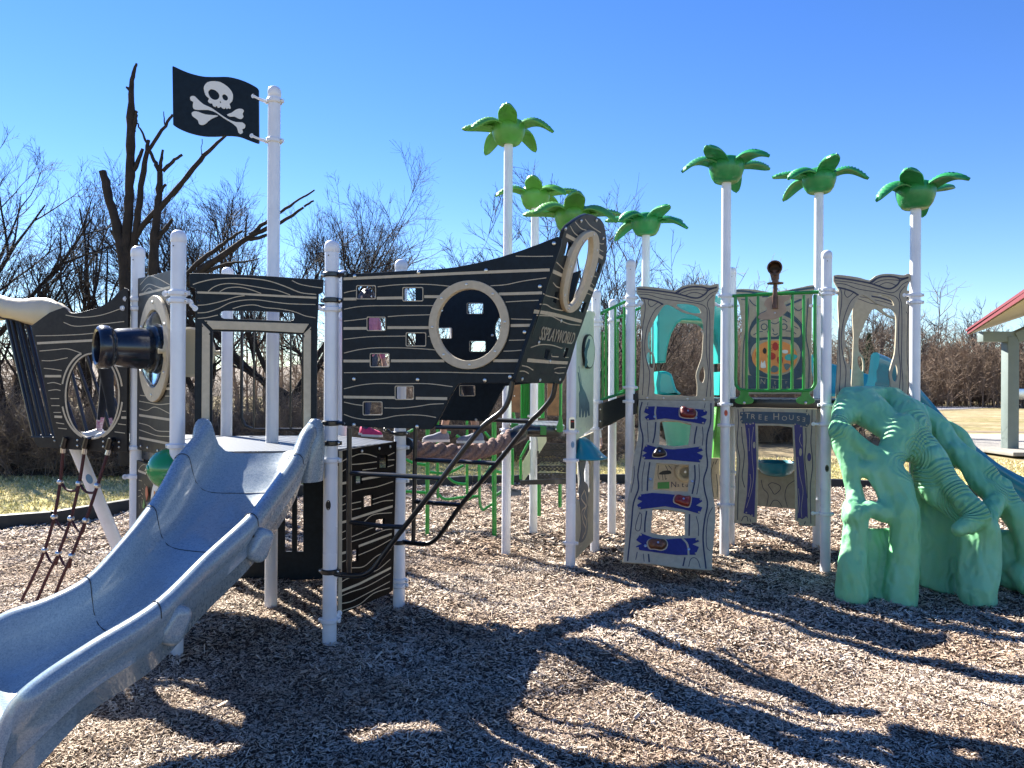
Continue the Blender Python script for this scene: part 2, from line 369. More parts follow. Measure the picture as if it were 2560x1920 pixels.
post('support_post', *sE, hz(615, sE[1], 343), 'white post between the cannon porthole and the left balcony', gp,
     [(hz(755, sE[1]), (-.06, -.05, 0)), (hz(778, sE[1]), (-.08, -.05, 0)), (hz(1125, sE[1]),), (hz(1196, sE[1]), (-.06, -.04, 0))])
post('support_post', *sF, hz(668, sF[1], 568), 'slim white post behind the doorway, left of the flag pole', gp, [(hz(1290, sF[1]),)])
post('support_post', *sG, hz(675, sG[1], 860), 'white post just behind the black-clamped post', gp, [(hz(800, sG[1]),)])

# ---------------- pirate flag and its pole ----------------
post('flagpole', *sD, hz(215, sD[1], 682), 'tallest white pole rising through the ship deck, carrying the pirate flag', None,
     [(hz(257, sD[1]), (-.15, -.0, 0), W_, .035), (hz(356, sD[1]), (-.16, 0, 0), W_, .035)], cat='flagpole')
plF = Plane((sD[0] - 1, sD[1] + .02), (sD[0], sD[1]))
top = zO((1120, 128), (1128, 121), (1180, 145), (1240, 168), (1320, 187), (1400, 190), (1480, 190), (1550, 205), (1610, 228), (1665, 258), (1677, 275))
bot = zO((1680, 615), (1668, 619), (1610, 598), (1550, 576), (1480, 570), (1400, 574), (1320, 572), (1240, 555), (1180, 533), (1140, 512), (1125, 500))
rt = thing('pirate_flag', plF.w((.3, 3.2)), 'black board flag with white skull and crossbones at the top of its pole', 'flag')
mb = MB(); plF.board(mb, [cr2(top, n=3) + cr2(bot, n=3)], .022, 0, .003); mb.build('flag_board', [M['hdpe']], rt)
mb = MB(); plF.board(mb, [cr2(top, n=3) + cr2(bot, n=3)], .006, -.016, .002); mb.build('white_backing', [M['whiteb']], rt)
mb = MB()
sk = zO((1322, 250), (1345, 222), (1385, 215), (1430, 222), (1475, 250), (1503, 285), (1510, 315), (1505, 345), (1488, 362), (1495, 385), (1490, 395), (1478, 390), (1470, 397), (1462, 385), (1455, 395), (1440, 390), (1430, 380), (1420, 388), (1410, 385), (1403, 375), (1395, 383), (1380, 375), (1376, 360), (1362, 360), (1347, 345), (1355, 328), (1335, 310), (1324, 280))
ey1 = cr2(zO((1350, 285), (1365, 268), (1390, 272), (1415, 292), (1422, 315), (1410, 333), (1385, 335), (1360, 315)), True, 3)
ey2 = cr2(zO((1440, 312), (1452, 300), (1468, 308), (1478, 325), (1470, 340), (1450, 335)), True, 3)
ns = zO((1424, 348), (1431, 345), (1433, 355), (1426, 357))
plF.board(mb, [cr2(sk, True, 2), ey1, ey2, ns], .004, .0125, .0008)
for b in ([(1232, 320), (1245, 311), (1262, 313), (1285, 335), (1320, 365), (1370, 388), (1430, 430), (1480, 462), (1530, 480), (1570, 482), (1590, 500), (1585, 520), (1570, 528), (1575, 545), (1562, 558), (1545, 548), (1535, 515), (1500, 485), (1450, 455), (1400, 420), (1350, 402), (1290, 402), (1255, 395), (1250, 370), (1253, 350), (1236, 340)],
          [(1243, 420), (1262, 410), (1290, 415), (1330, 430), (1380, 435), (1415, 440), (1380, 455), (1350, 475), (1335, 490), (1310, 500), (1290, 492), (1283, 470), (1265, 455), (1246, 440)],
          [(1470, 432), (1500, 420), (1525, 402), (1550, 393), (1575, 398), (1580, 412), (1572, 425), (1578, 445), (1565, 460), (1545, 458), (1520, 445), (1490, 445)]):
    plF.board(mb, [cr2(zO(*b), True, 2)], .004, .0125, .0008)
mb.build('skull_and_crossbones', M['whiteb'], rt)

# ---------------- ship deck ----------------
DZ = 1.22
hexp = [sA, sB, sC, sG, sF, sE]
def deck_poly(poly, z, th, name, label, root=None, inset=.0, holes=True, cat='deck', m=None, edgem=None):
    rt = root or thing(name, (sum(p[0] for p in poly) / len(poly), sum(p[1] for p in poly) / len(poly), z - th), label, cat)
    mb = MB(); me = curve_mesh([poly], .008, .001); mb.mesh(me, Matrix.Translation((0, 0, z - .004))); mb.build('deck_plate', m or M['deck'], rt)
    mb = MB()
    for i in range(len(poly)):
        a, b = Vector((*poly[i], 0)), Vector((*poly[(i + 1) % len(poly)], 0)); d = b - a
        mb.bbox((a + b) / 2 + Vector((0, 0, z - .008 - th / 2)), (d.length, .03, th), .003, Matrix.Rotation(math.atan2(d.y, d.x), 3, 'Z'))
    mb.build('edge_beam', edgem or M['black'], rt); return rt
shr = .05; cx, cy = sD
hexd = [(cx + (x - cx) * (1 - shr), cy + (y - cy) * (1 - shr)) for x, y in hexp]
deck_poly(hexd, DZ, .10, 'ship_deck', 'grey perforated metal platform of the ship, level with the slide entrance')

# ---------------- doorway panel ----------------
plD = Plane((*sA, 0), (*sB, 0)); plD.o -= plD.n * .0
out = zB((482, 400), (500, 397), (700, 400), (1000, 415), (1250, 432), (1408, 440), (1405, 525), (1375, 540), (1365, 760), (1360, 1500), (1355, 1640), (1268, 1640), (1266, 1200), (1266, 820), (950, 803), (642, 797), (638, 1200), (640, 1640), (516, 1640), (518, 1100), (522, 740), (525, 505), (484, 487))
hole = zB((690, 680), (700, 662), (720, 655), (950, 658), (1180, 668), (1200, 675), (1208, 695), (1200, 718), (1180, 727), (950, 718), (720, 710), (700, 700))
rt = thing('doorway_panel', plD.w((.45, 1.3)), 'charcoal doorway board with tan trim above the top of the grey slide', 'panel')
mb = MB(); plD.board(mb, [out, hole, [zB((546, 587))[0] if False else p for p in ell(*zB((546, 587))[0], 3.4, 3.6, 10)]], .02)
for pts, w in (([(505, 473), (560, 455), (640, 438), (740, 430), (860, 430), (980, 440), (1060, 458), (1150, 490), (1250, 530), (1355, 542)], .006),
               ([(610, 520), (650, 490), (710, 470), (790, 468), (900, 483), (1000, 500), (1090, 515), (1175, 545)], .005),
               ([(690, 522), (740, 498), (820, 492), (900, 508), (975, 535)], .005),
               ([(1190, 447), (1240, 470), (1310, 485), (1395, 497)], .005),
               ([(538, 617), (600, 612), (700, 590), (800, 560), (860, 550)], .005),
               ([(538, 670), (600, 665), (680, 640), (760, 600), (850, 582), (950, 580), (1080, 597), (1180, 607), (1350, 612)], .005),
               ([(780, 640), (850, 620), (930, 615), (1000, 632), (1100, 642), (1200, 660), (1280, 690), (1350, 703)], .005),
               ([(538, 708), (600, 702), (675, 685)], .005)):
    plD.line(mb, zB(*pts), w, .0115)
plD.line(mb, zB((538, 528), (800, 536), (1100, 553), (1355, 565)), .013, .012, smooth=False)
hbD = mb.build('board', [M['hdpe'], M['tan'], M['steel']], rt)
for q in ([(568, 742), (622, 797), (622, 1380), (566, 1640), (560, 1640)], [(583, 722), (1306, 745), (1266, 808), (950, 790), (642, 783)], [(1320, 765), (1318, 1640), (1270, 1640), (1270, 815)]):
    if q[0][0] == 568: q = [(568, 742), (622, 797), (618, 1640), (562, 1640)]
    mb = MB(); plD.board(mb, [zB(*q)], .008, .0158, .002)
    c = Vector(zB(*q)[0])
    for k in range(4):
        a = Vector(zB(*q)[k]); g = sum((Vector(p) for p in zB(*q)), Vector((0, 0))) / 4; p = a + (g - a).normalized() * 7
        plD.bolt(mb, tuple(p), .005, .0185, 1)
    mb.build('trim_board', [M['tan'], M['blk']], hbD)

# ---------------- black guard rail behind the deck ----------------
def tube_thing(name, label, cat, paths, r, m, parts='rail', group=None, n=10):
    a = paths[0][0]; rt = thing(name, Vector(a), label, cat, group)
    for nm, pts, rr in paths_iter(paths, parts, r): MB().tube(pts, rr, n).build(nm, m, rt)
    return rt
def paths_iter(paths, parts, r):
    for p in paths:
        if isinstance(p[0], str): yield p[0], p[1], (p[2] if len(p) > 2 else r)
        else: yield parts, p, r
def rail_frame(name, label, a, b, z0, z1, nb, m, cat='railing', group=None, r=.013, rb=.008, corner=.1):
    a = Vector((*a, 0)); b = Vector((*b, 0)); rt = thing(name, (a + b) / 2 + Vector((0, 0, z0)), label, cat, group); L = (b - a)
    pt = lambda t, z: a + L * t + Vector((0, 0, z)); k = corner / L.length
    fr = [pt(0, z1), pt(0, z0 + corner), pt(k * .3, z0 + corner * .3), pt(k, z0), pt(1 - k, z0), pt(1 - k * .3, z0 + corner * .3), pt(1, z0 + corner), pt(1, z1)]
    MB().tube(fr, r, 10).build('frame', m, rt)
    MB().tube([pt(-.06, z1), pt(1.06, z1)], r * 1.1, 10).build('top_rail', m, rt)
    for i in range(nb):
        t = (i + 1) / (nb + 1); MB().tube([pt(t, z0), pt(t, z1)], rb, 8).build('bar', m, rt)
    return rt
rr = rail_frame('guard_rail', 'black barred guard rail behind the ship doorway', (sF[0] + .12, sF[1] - .0), (sG[0] - .12, sG[1] - .04), 1.27, 2.30, 6, M['black'])
# ---------------- slotted board under the back of the deck ----------------
plU = Plane((*sF, 0), (*sG, 0))
rt = thing('slotted_board', plU.w((.4, .05)), 'black board with upright slots under the back of the ship deck', 'panel')
mb = MB(); sl = [zD((x0, 522), (x1, 522), (x1, 950), (x0, 950)) for x0, x1 in ((385, 427), (460, 498))] + [zD((230, 560), (262, 560), (262, 900), (230, 900))]
plU.board(mb, [zD((100, 250), (700, 250), (700, 1120), (98, 1146))] + sl, .02); mb.build('board', M['hdpe'], rt)

# ---------------- wall board B-C under the deck ----------------
plS = Plane((*sB, 0), (*sC, 0))
rt = thing('window_wall', plS.w((.4, .2)), 'black wood-grain board with little window cuts below the deck, right of the clamped post', 'panel')
mb = MB()
wn = [zD(*q) for q in ([(970, 345), (1022, 345), (1022, 425), (970, 425)], [(822, 480), (862, 475), (862, 525), (822, 530)], [(872, 605), (930, 595), (930, 665), (872, 672)], [(946, 755), (1002, 742), (1002, 812), (946, 822)], [(800, 945), (836, 935), (836, 1010), (800, 1020)])]
plS.board(mb, [zD((728, 318), (1078, 260), (1055, 1195), (1030, 1215), (950, 1250), (722, 1345))] + wn, .02)
for pts in ([(740, 387), (770, 370)], [(802, 357), (850, 340), (900, 340), (960, 358)], [(802, 405), (870, 400), (960, 388)], [(1030, 350), (1070, 330)], [(1030, 377), (1070, 375)], [(870, 440), (960, 428)], [(1028, 420), (1066, 408)],
            [(800, 577), (860, 562), (960, 545), (1062, 512)], [(740, 450), (765, 435)], [(740, 610), (764, 600)], [(738, 662), (764, 652)], [(738, 700), (764, 690)], [(800, 650), (860, 638)], [(800, 690), (860, 678)], [(935, 625), (1062, 585)], [(935, 655), (1000, 635), (1062, 630)],
            [(880, 765), (940, 720), (1055, 708)], [(800, 860), (850, 840), (900, 815), (940, 800)], [(735, 835), (764, 822)], [(735, 880), (764, 868)], [(800, 890), (900, 860), (1000, 820), (1055, 810)], [(845, 975), (950, 930), (1050, 875)], [(735, 1020), (764, 1008)], [(800, 1055), (880, 1045), (960, 980), (1050, 940)],
            [(728, 1150), (780, 1120), (860, 1100), (960, 1070), (1045, 1000)], [(726, 1235), (800, 1205), (900, 1170), (1044, 1090)], [(726, 1280), (800, 1265), (900, 1215), (1042, 1140)], [(745, 1325), (850, 1285), (940, 1215), (1040, 1180)]):
    plS.line(mb, zD(*pts), .0055, .0115)
for pts in ([(740, 525), (766, 520)], [(868, 498), (960, 482), (1062, 465)], [(738, 770), (766, 763)], [(800, 750), (900, 718), (1058, 668)], [(735, 965), (764, 957)], [(848, 918), (950, 880), (1052, 842)], [(726, 1205), (850, 1155), (1048, 1055)]):
    plS.line(mb, zD(*pts), .016, .0118, smooth=False)
for q in ((866, 322), (975, 305), (1043, 293)): plS.bolt(mb, zD(q)[0], .011, .012)
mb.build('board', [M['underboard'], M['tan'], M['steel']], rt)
mb = MB(); plS.board(mb, [zD((722, 320), (742, 318), (738, 1335), (716, 1345))], .006, .016, .001); mb.build('edge_trim', M['beige'], rt)

# ---------------- near hull board ----------------
plN = Plane((-1.06, 4.88, 0), (.047, 4.57, 0))
hull = zC((212, 512), (400, 505), (600, 493), (735, 485), (850, 482), (1000, 465), (1150, 435), (1300, 398), (1450, 350), (1560, 310), (1640, 278), (1700, 255), (1728, 268), (1722, 320), (1640, 560), (1560, 830), (1480, 1060), (1420, 1240), (1400, 1262), (1380, 1266), (1060, 1266), (1030, 1268), (1005, 1285), (960, 1360), (900, 1480), (855, 1560), (835, 1582), (800, 1588), (735, 1580), (500, 1575), (290, 1562), (212, 1560))
def zwin(z, *q): return [rrect(*(z((a, b))[0] + z((c, d))[0]), r=3.4) for a, b, c, d in q]
wins = zwin(zC, (318, 597, 442, 682), (637, 610, 768, 696), (390, 814, 510, 900), (660, 922, 788, 1007), (412, 1065, 536, 1150), (584, 1290, 704, 1375), (363, 1398, 487, 1482))
pc = zC((1090, 865))[0]
port = ell(pc[0], pc[1], 232 / 2.765, 256 / 2.765, 44)
rt = thing('hull_side', plN.w((.5, 1.4)), 'big charcoal ship side board with round porthole, nearest the viewer', 'ship panel')
mb = MB(); plN.board(mb, [hull] + wins + [port], .022)
LN = lambda w, *ls: [plN.line(mb, zC(*p), w, .0125) for p in ls]
LN(.0048, [(222, 642), (260, 632), (302, 625)], [(455, 600), (560, 588), (700, 582), (830, 585), (965, 597)], [(1235, 593), (1340, 585), (1460, 560), (1618, 538)], [(1410, 388), (1540, 390), (1665, 388)],
   [(222, 755), (300, 740), (400, 732), (600, 730), (835, 730)], [(222, 837), (290, 830), (375, 820)], [(525, 806), (640, 798), (820, 793)], [(1340, 705), (1450, 698), (1565, 693)], [(222, 962), (400, 945), (648, 940)], [(802, 942), (818, 942)], [(1378, 822), (1450, 824), (1522, 826)],
   [(1362, 970), (1478, 967)], [(222, 1058), (320, 1035), (440, 1022), (620, 1022), (780, 1030), (850, 1036)], [(1325, 1045), (1400, 1042), (1452, 1037)], [(222, 1194), (600, 1190), (900, 1190), (1100, 1195), (1400, 1198)], [(222, 1305), (330, 1280), (450, 1268), (600, 1270), (800, 1270), (970, 1290)],
   [(222, 1397), (290, 1412), (350, 1420)], [(500, 1437), (620, 1438), (740, 1425), (820, 1412), (910, 1408)], [(222, 1482), (290, 1505), (380, 1518), (480, 1512), (580, 1492), (680, 1485), (780, 1490), (856, 1503)])
def bars(pl, z, mb, lst, w, off):
    for q in lst: pl.line(mb, z(*q), w, off, smooth=False)
bars(plN, zC, mb, [[(222, 545), (600, 527), (1000, 508), (1300, 495), (1638, 483)], [(222, 685), (303, 684)], [(452, 679), (622, 676)], [(780, 668), (880, 668)], [(1295, 650), (1585, 642)], [(222, 888), (376, 887)], [(525, 882), (808, 882)], [(1378, 868), (1512, 866)],
                    [(222, 1113), (398, 1113)], [(550, 1112), (910, 1112)], [(1258, 1111), (1430, 1110)], [(222, 1362), (570, 1366)], [(722, 1370), (930, 1373)]], .017, .0128)
for q in ((738, 500), (1204, 486), (1673, 300), (1576, 598), (1470, 914), (1370, 1223), (292, 1238), (732, 1242), (1196, 1246), (292, 1554), (728, 1566), (297, 527)):
    plN.bolt(mb, zC(q)[0], .0125, .012)
hb = mb.build('hull_board', [M['hdpe'], M['tan'], M['steel']], rt)
cN = plN.px(pc); rN = (abs(plN.px((pc[0] + 100, pc[1]))[0] - cN[0]) / 100, abs(plN.px((pc[0], pc[1] - 100))[1] - cN[1]) / 100)
mb = MB(); plN.ring(mb, cN, 224 / 2.765 * rN[0], 247 / 2.765 * rN[1], 281 / 2.765 * rN[0], 306 / 2.765 * rN[1], .018, .021, bev=.004)
plN.ring(mb, cN, 224 / 2.765 * rN[0], 247 / 2.765 * rN[1], 236 / 2.765 * rN[0], 259 / 2.765 * rN[1], .022, -.002)
for k in range(8):
    a = 2 * PI * k / 8 + .05; plN.bolt(mb, (cN[0] + 253 / 2.765 * rN[0] * math.cos(a), cN[1] + 277 / 2.765 * rN[1] * math.sin(a)), .009, .030, 1, px=False)
mb.build('porthole_ring', [M['tan'], M['steel']], rt)
for i, wl in enumerate(wins):                       # pale routed lip round every little window
    mb = MB(); q = plN.pxl(wl); g = (sum(p[0] for p in q) / len(q), sum(p[1] for p in q) / len(q))
    grow = [(g[0] + (p[0] - g[0]) * 1.10, g[1] + (p[1] - g[1]) * 1.15) for p in q]
    plN.board(mb, [grow, [(g[0] + (p[0] - g[0]) * 1.02, g[1] + (p[1] - g[1]) * 1.02) for p in q]], .003, .0125, .0005, px=False); mb.build('window_edge', M['tan'], hb)

# ---------------- far hull board ----------------
n0 = plN.wp((1290, 955)); n1 = plN.wp((1402, 592)); wv = Vector((.35, .94, 0)).normalized()
plW = Plane(n0, n0 + wv * .6, n1)
def clip_behind(pl, poly, q, gap=.03):
    out = []; f = lambda p: (pl.w(p) - q.o).dot(q.n) + gap
    for i, a in enumerate(poly):
        b = poly[(i + 1) % len(poly)]; fa, fb = f(a), f(b)
        if fa <= 0: out.append(a)
        if (fa <= 0) != (fb <= 0): t = fa / (fa - fb); out.append((a[0] + (b[0] - a[0]) * t, a[1] + (b[1] - a[1]) * t))
    return out
plR = Plane((-.80, 5.75, 0), (.46, 5.16, 0))
rt = thing('hull_side', plR.w((.5, 1.4)), 'far side board of the ship hull, dark, seen through the big porthole', 'ship panel')
mb = MB(); farout = [(1040, 720), (1150, 712), (1300, 700), (1423, 686), (1468, 671), (1500, 655), (1480, 720), (1440, 830), (1398, 958), (1330, 958), (1262, 965), (1238, 1010), (1215, 1053), (1100, 1050), (1062, 1048), (1040, 1000)]
hw = zwin(zC, (1080, 716, 1186, 786), (1097, 977, 1203, 1047), (868, 886, 970, 956), (1028, 1284, 1130, 1352), (860, 720, 910, 770), (640, 1320, 720, 1390))
hw = [h for h in hw if min(p[0] for p in h) > 1050]
plR.board(mb, [clip_behind(plR, plR.pxl(farout), plW)] + [plR.pxl(h) for h in [ell(*zC((1345, 900))[0], 29, 41, 30)] + hw], .022, px=False)
for q in ((1135, 1520), (1248, 936)): plR.bolt(mb, zC(q)[0], .011, .012)
hb = mb.build('hull_board', [M['hdpe'], M['tan'], M['steel']], rt)
for wl in hw:
    mb = MB(); q = plR.pxl(wl); g = (sum(p[0] for p in q) / len(q), sum(p[1] for p in q) / len(q))
    plR.board(mb, [[(g[0] + (p[0] - g[0]) * 1.08, g[1] + (p[1] - g[1]) * 1.12) for p in q], [(g[0] + (p[0] - g[0]) * 1.01, g[1] + (p[1] - g[1]) * 1.01) for p in q]], .003, .0125, .0005, px=False); mb.build('window_edge', M['tan'], hb)

# ---------------- prow front board ----------------
pro = zQ((75, 200), (92, 130), (125, 85), (200, 28), (255, -5), (300, -22), (355, -12), (420, 20), (452, 60), (468, 120), (480, 200), (483, 290), (465, 400), (425, 520), (370, 660), (325, 790), (270, 950), (205, 1130), (160, 1290), (130, 1380), (100, 1470), (70, 1512), (10, 1508), (-200, 1500), (-330, 1495), (-345, 1470), (-300, 1330), (-230, 1120), (-150, 890), (-80, 690), (0, 450))
oh = [zQ((105, 330), (125, 232), (155, 235), (160, 262), (135, 360), (95, 350)), zQ((385, 495), (405, 420), (432, 428), (410, 510)), zQ((-5, 770), (15, 678), (45, 682), (20, 785)), zQ((235, 850), (265, 768), (297, 778), (268, 870)),
      zQ((-85, 1275), (-70, 1195), (-30, 1210), (-55, 1290)), zQ((85, 1270), (110, 1185), (137, 1190), (112, 1278))]
rc = zQ((235, 500))[0]
def tilt_ell(c, a, b, rot, n=44): return ell(c[0], c[1], a, b, n, rot)
inn = cr2(zQ((345, 190), (355, 260), (345, 370), (315, 500), (270, 640), (220, 740), (170, 800), (140, 805), (122, 770), (125, 680), (145, 560), (180, 430), (225, 300), (280, 215), (320, 190)), True, 4)
outr = cr2(zQ((360, 132), (400, 175), (412, 260), (402, 370), (370, 500), (320, 640), (260, 770), (195, 850), (140, 868), (100, 830), (82, 740), (92, 610), (125, 460), (170, 320), (225, 215), (290, 150)), True, 4)
rt = thing('ship_prow', plW.w((.3, .1)), 'raised charcoal prow board with oval porthole and ship name', 'ship panel')
mb = MB(); plW.board(mb, [pro, inn] + oh, .022)
LW = lambda w, off, *ls: [plW.line(mb, zQ(*p), w, off) for p in ls]
LW(.006, .0125, [(165, 90), (200, 150), (250, 190)], [(210, 55), (260, 110), (310, 130)], [(300, 30), (350, 90), (440, 150)], [(418, 240), (445, 252), (468, 250)], [(412, 280), (440, 310), (462, 320)], [(40, 415), (75, 450), (112, 490)], [(10, 600), (40, 635), (75, 650)], [(365, 535), (400, 550)], [(345, 595), (380, 630)], [(300, 690), (350, 710)],
   [(-80, 700), (-40, 720), (20, 735), (65, 752)], [(-110, 795), (-50, 800), (0, 830), (80, 850), (195, 860)], [(-140, 895), (-60, 900), (0, 905), (80, 945), (160, 975), (255, 985)], [(-190, 1185), (-100, 1160), (0, 1165), (80, 1190), (95, 1190)], [(0, 1240), (0, 1265), (60, 1270)], [(120, 1275), (150, 1275)], [(20, 1380), (60, 1368), (125, 1365)], [(25, 1410), (60, 1418), (110, 1415)],
   [(-270, 1350), (-220, 1360), (-170, 1390)], [(-290, 1400), (-250, 1400), (-210, 1420)])
LW(.022, .0128, [(130, 175), (225, 225)], [(412, 350), (458, 380)], [(12, 500), (100, 540)], [(330, 645), (368, 668)], [(-160, 860), (0, 885), (265, 950)], [(-220, 1300), (0, 1318), (140, 1325)])
for q in ((120, 115), (260, 45), (398, 38), (460, 200), (80, 945), (-270, 1470), (-110, 1480), (70, 1475), (-20, 1310), (-120, 1140)): plW.bolt(mb, zQ(q)[0], .012, .012)
hb = mb.build('prow_board', [M['hdpe'], M['tan'], M['steel']], rt)
mb = MB(); plW.board(mb, [outr, inn], .03, .022, .004); plW.board(mb, [cr2([((p[0] - rc[0]) * 1.03 + rc[0], (p[1] - rc[1]) * 1.03 + rc[1]) for p in inn], True, 1), inn], .05, -.03, .002)
for q in ((377, 168), (405, 310), (352, 550), (250, 770), (150, 838), (115, 715), (170, 460), (280, 228)): plW.bolt(mb, zQ(q)[0], .009, .037, 1)
mb.build('porthole_ring', [M['tan'], M['steel']], rt)
# writing, letter by letter along the sloping plank
mb = MB(); a = plW.px(zC((1568, 915))[0]); b = plW.px(zC((1800, 955))[0]); txt = 'SSPLAYWORLD'
hgt = abs(plW.px(zC((1600, 975))[0])[1] - plW.px(zC((1600, 880))[0])[1])
L = Vector((b[0] - a[0], b[1] - a[1])); ang = math.atan2(L.y, L.x)
me = text_mesh(txt, 1.0, .02); xs = [v.co.x for v in me.vertices]; ys = [v.co.y for v in me.vertices]; wd = max(xs) - min(xs); hh = max(ys) - min(ys); cyy = (max(ys) + min(ys)) / 2; cxx = (max(xs) + min(xs)) / 2
sx = L.length / wd; sy = hgt / hh
mir = Matrix.Diagonal((sx, sy, .15, 1))
mid = plW.w(((a[0] + b[0]) / 2, (a[1] + b[1]) / 2), .0135); uu = (plW.u * math.cos(ang) + plW.v * math.sin(ang)); vv = (plW.v * math.cos(ang) - plW.u * math.sin(ang))
Mt = Matrix(((uu.x, vv.x, plW.n.x, mid.x), (uu.y, vv.y, plW.n.y, mid.y), (uu.z, vv.z, plW.n.z, mid.z), (0, 0, 0, 1))) @ mir @ Matrix.Translation((-cxx, -cyy, 0))
mb.mesh(me, Mt); mb.build('ship_name', M['beige'], hb)

# ---------------- black tube ladder under the prow ----------------
rt = thing('tube_ladder', plN.w((.4, .3)), 'black steel tube ladder slanting down under the prow', 'ladder')
def fpath(pl, z, pts, off=0): return [pl.wp(q, off) for q in z(*pts)]
mb = MB()
mb.tube(cr(fpath(plN, zF, [(985, 165), (960, 300), (900, 400), (760, 510), (600, 705), (450, 905), (300, 1100), (150, 1290), (0, 1490), (-60, 1575), (-110, 1625), (-190, 1655), (-330, 1650), (-420, 1628)]), n=4), .0165, 12)
for q in ([(400, 515), (745, 518)], [(-270, 870), (60, 885), (450, 908)], [(-270, 1245), (0, 1278), (150, 1282)]): mb.tube(fpath(plN, zF, q), .0145, 10)
mb.tube([plN.wp(p) for p in zD((787, 175), (787, 500), (785, 1085))], .016, 10); mb.build('near_frame', M['black'], rt)
mb = MB()
mb.tube(cr(fpath(plR, zF, [(1318, 175), (1290, 290), (1200, 400), (1110, 490), (870, 790), (600, 1105), (470, 1290), (400, 1375), (330, 1412), (230, 1408), (110, 1395)]), n=4), .0175, 12)
for q in ([(780, 458), (1125, 472)], [(240, 765), (870, 795)], [(240, 1088), (605, 1115)]): mb.tube(fpath(plR, zF, q), .0155, 10)
mb.tube(fpath(plR, zF, [(242, 520), (235, 900), (225, 1400)]), .0165, 10); mb.build('far_frame', M['black'], rt)

# ---------------- cannon porthole board, cannon, lower board ----------------
plC = Plane((*sE, 0), (*sA, 0))
rt = thing('cannon_port_panel', plC.w((.45, 1.3)), 'charcoal wood-grain board with a clear round window for the cannon', 'panel')
cc = plC.px(zA((905, 645))[0], .03); hw_ = abs(plC.px(zA((905, 330))[0], .03)[1] - cc[1])
brd = zA((810, 232), (930, 205), (1038, 173), (1040, 700), (1040, 1294), (818, 1240), (814, 700))
mb = MB(); plC.board(mb, [plC.pxl(brd), ell(cc[0], cc[1], hw_ * .76, hw_ * .76, 40)], .02, px=False)
for p in ([(830, 265), (880, 215), (930, 225), (1005, 265)], [(840, 300), (880, 262), (940, 280), (1005, 290)], [(855, 310), (885, 285), (915, 308)], [(825, 955), (880, 965), (940, 975), (1005, 970)], [(825, 1000), (870, 1010), (920, 990), (1005, 1028)], [(825, 1085), (880, 1100), (930, 1130), (1005, 1135)], [(825, 1125), (870, 1140), (930, 1160), (1005, 1165)], [(980, 925), (1005, 925)], [(830, 920), (870, 925)],
          [(990, 375), (1005, 385)], [(985, 435), (1005, 445)], [(985, 860), (1005, 850)]):
    plC.line(mb, zA(*p), .005, .0115)
bars(plC, zA, mb, [[(825, 325), (930, 300), (1005, 280)], [(825, 1038), (1005, 1065)], [(825, 1172), (1005, 1208)], [(975, 880), (1005, 882)]], .016, .0118)
for q in ((835, 1222), (875, 1232), (935, 1248)): plC.bolt(mb, zA(q)[0], .009, .0115)
mb.build('board', [M['hdpe2'], M['tan'], M['steel']], rt)
mb = MB(); plC.ring(mb, cc, hw_ * .73, hw_ * .73, hw_, hw_, .022, .022, bev=.004)
for k in range(6):
    a = 2 * PI * k / 6 + .5; plC.bolt(mb, (cc[0] + hw_ * .87 * math.cos(a), cc[1] + hw_ * .87 * math.sin(a)), .011, .033, 1, px=False)
mb.build('porthole_ring', [M['tan'], M['steel']], rt)
c3 = plC.w(cc, .012); R = hw_ * .74; mb = MB()
mb.lathe([(R, 0), (R * .9, .03), (R * .72, .055), (R * .5, .068)], c3, plC.n, 32); mb.build('bubble_window', M['glass'], rt)
# cannon
wheel_root = rt
rt = thing('cannon', c3, 'black plastic cannon sticking out of the round window', 'cannon')
q0 = c3 + plC.n * .02; aim = (P(*zA((592, 632))[0], (q0 + plC.n * .36).y) - q0); aim = Vector((plC.n.x, plC.n.y, aim.z / aim.length * .6)).normalized()
mb = MB().lathe([(.135, -.02), (.138, .02), (.132, .045), (.134, .09), (.128, .15), (.120, .215), (.114, .23), (.116, .24), (.130, .25), (.137, .268), (.138, .30), (.131, .322), (.115, .332), (.100, .325), (.094, .28), (.09, .08), (1e-5, .07)], q0, aim, 36)
mb.build('barrel', M['cannon'], rt, smooth=50)
mb = MB().lathe([(.150, -.012), (.156, 0), (.150, .014), (.138, .016)], q0, aim, 36); mb.build('base_flange', M['cannon'], rt)
# ship wheel on the deck side
rt = wheel_root
wc = P(474, 880, 4.93); mb = MB(); ax = Vector((-.55, .8, 0)).normalized()
mb.lathe([(.05, -.02), (.145, -.022), (.16, 0), (.145, .022), (.05, .02), (.03, .035), (1e-5, .035)], wc, ax, 32); q = ax.to_track_quat('Z', 'Y').to_matrix()
hb = mb.build('steering_wheel', M['creamplastic'], rt)
for k in range(6):
    a = PI * k / 3; d = q @ Vector((math.cos(a), math.sin(a), 0)); MB().tube([wc + d * .13, wc + d * .17, wc + d * .185], [.016, .014, .018], 8).build('wheel_grip', M['creamplastic'], hb)
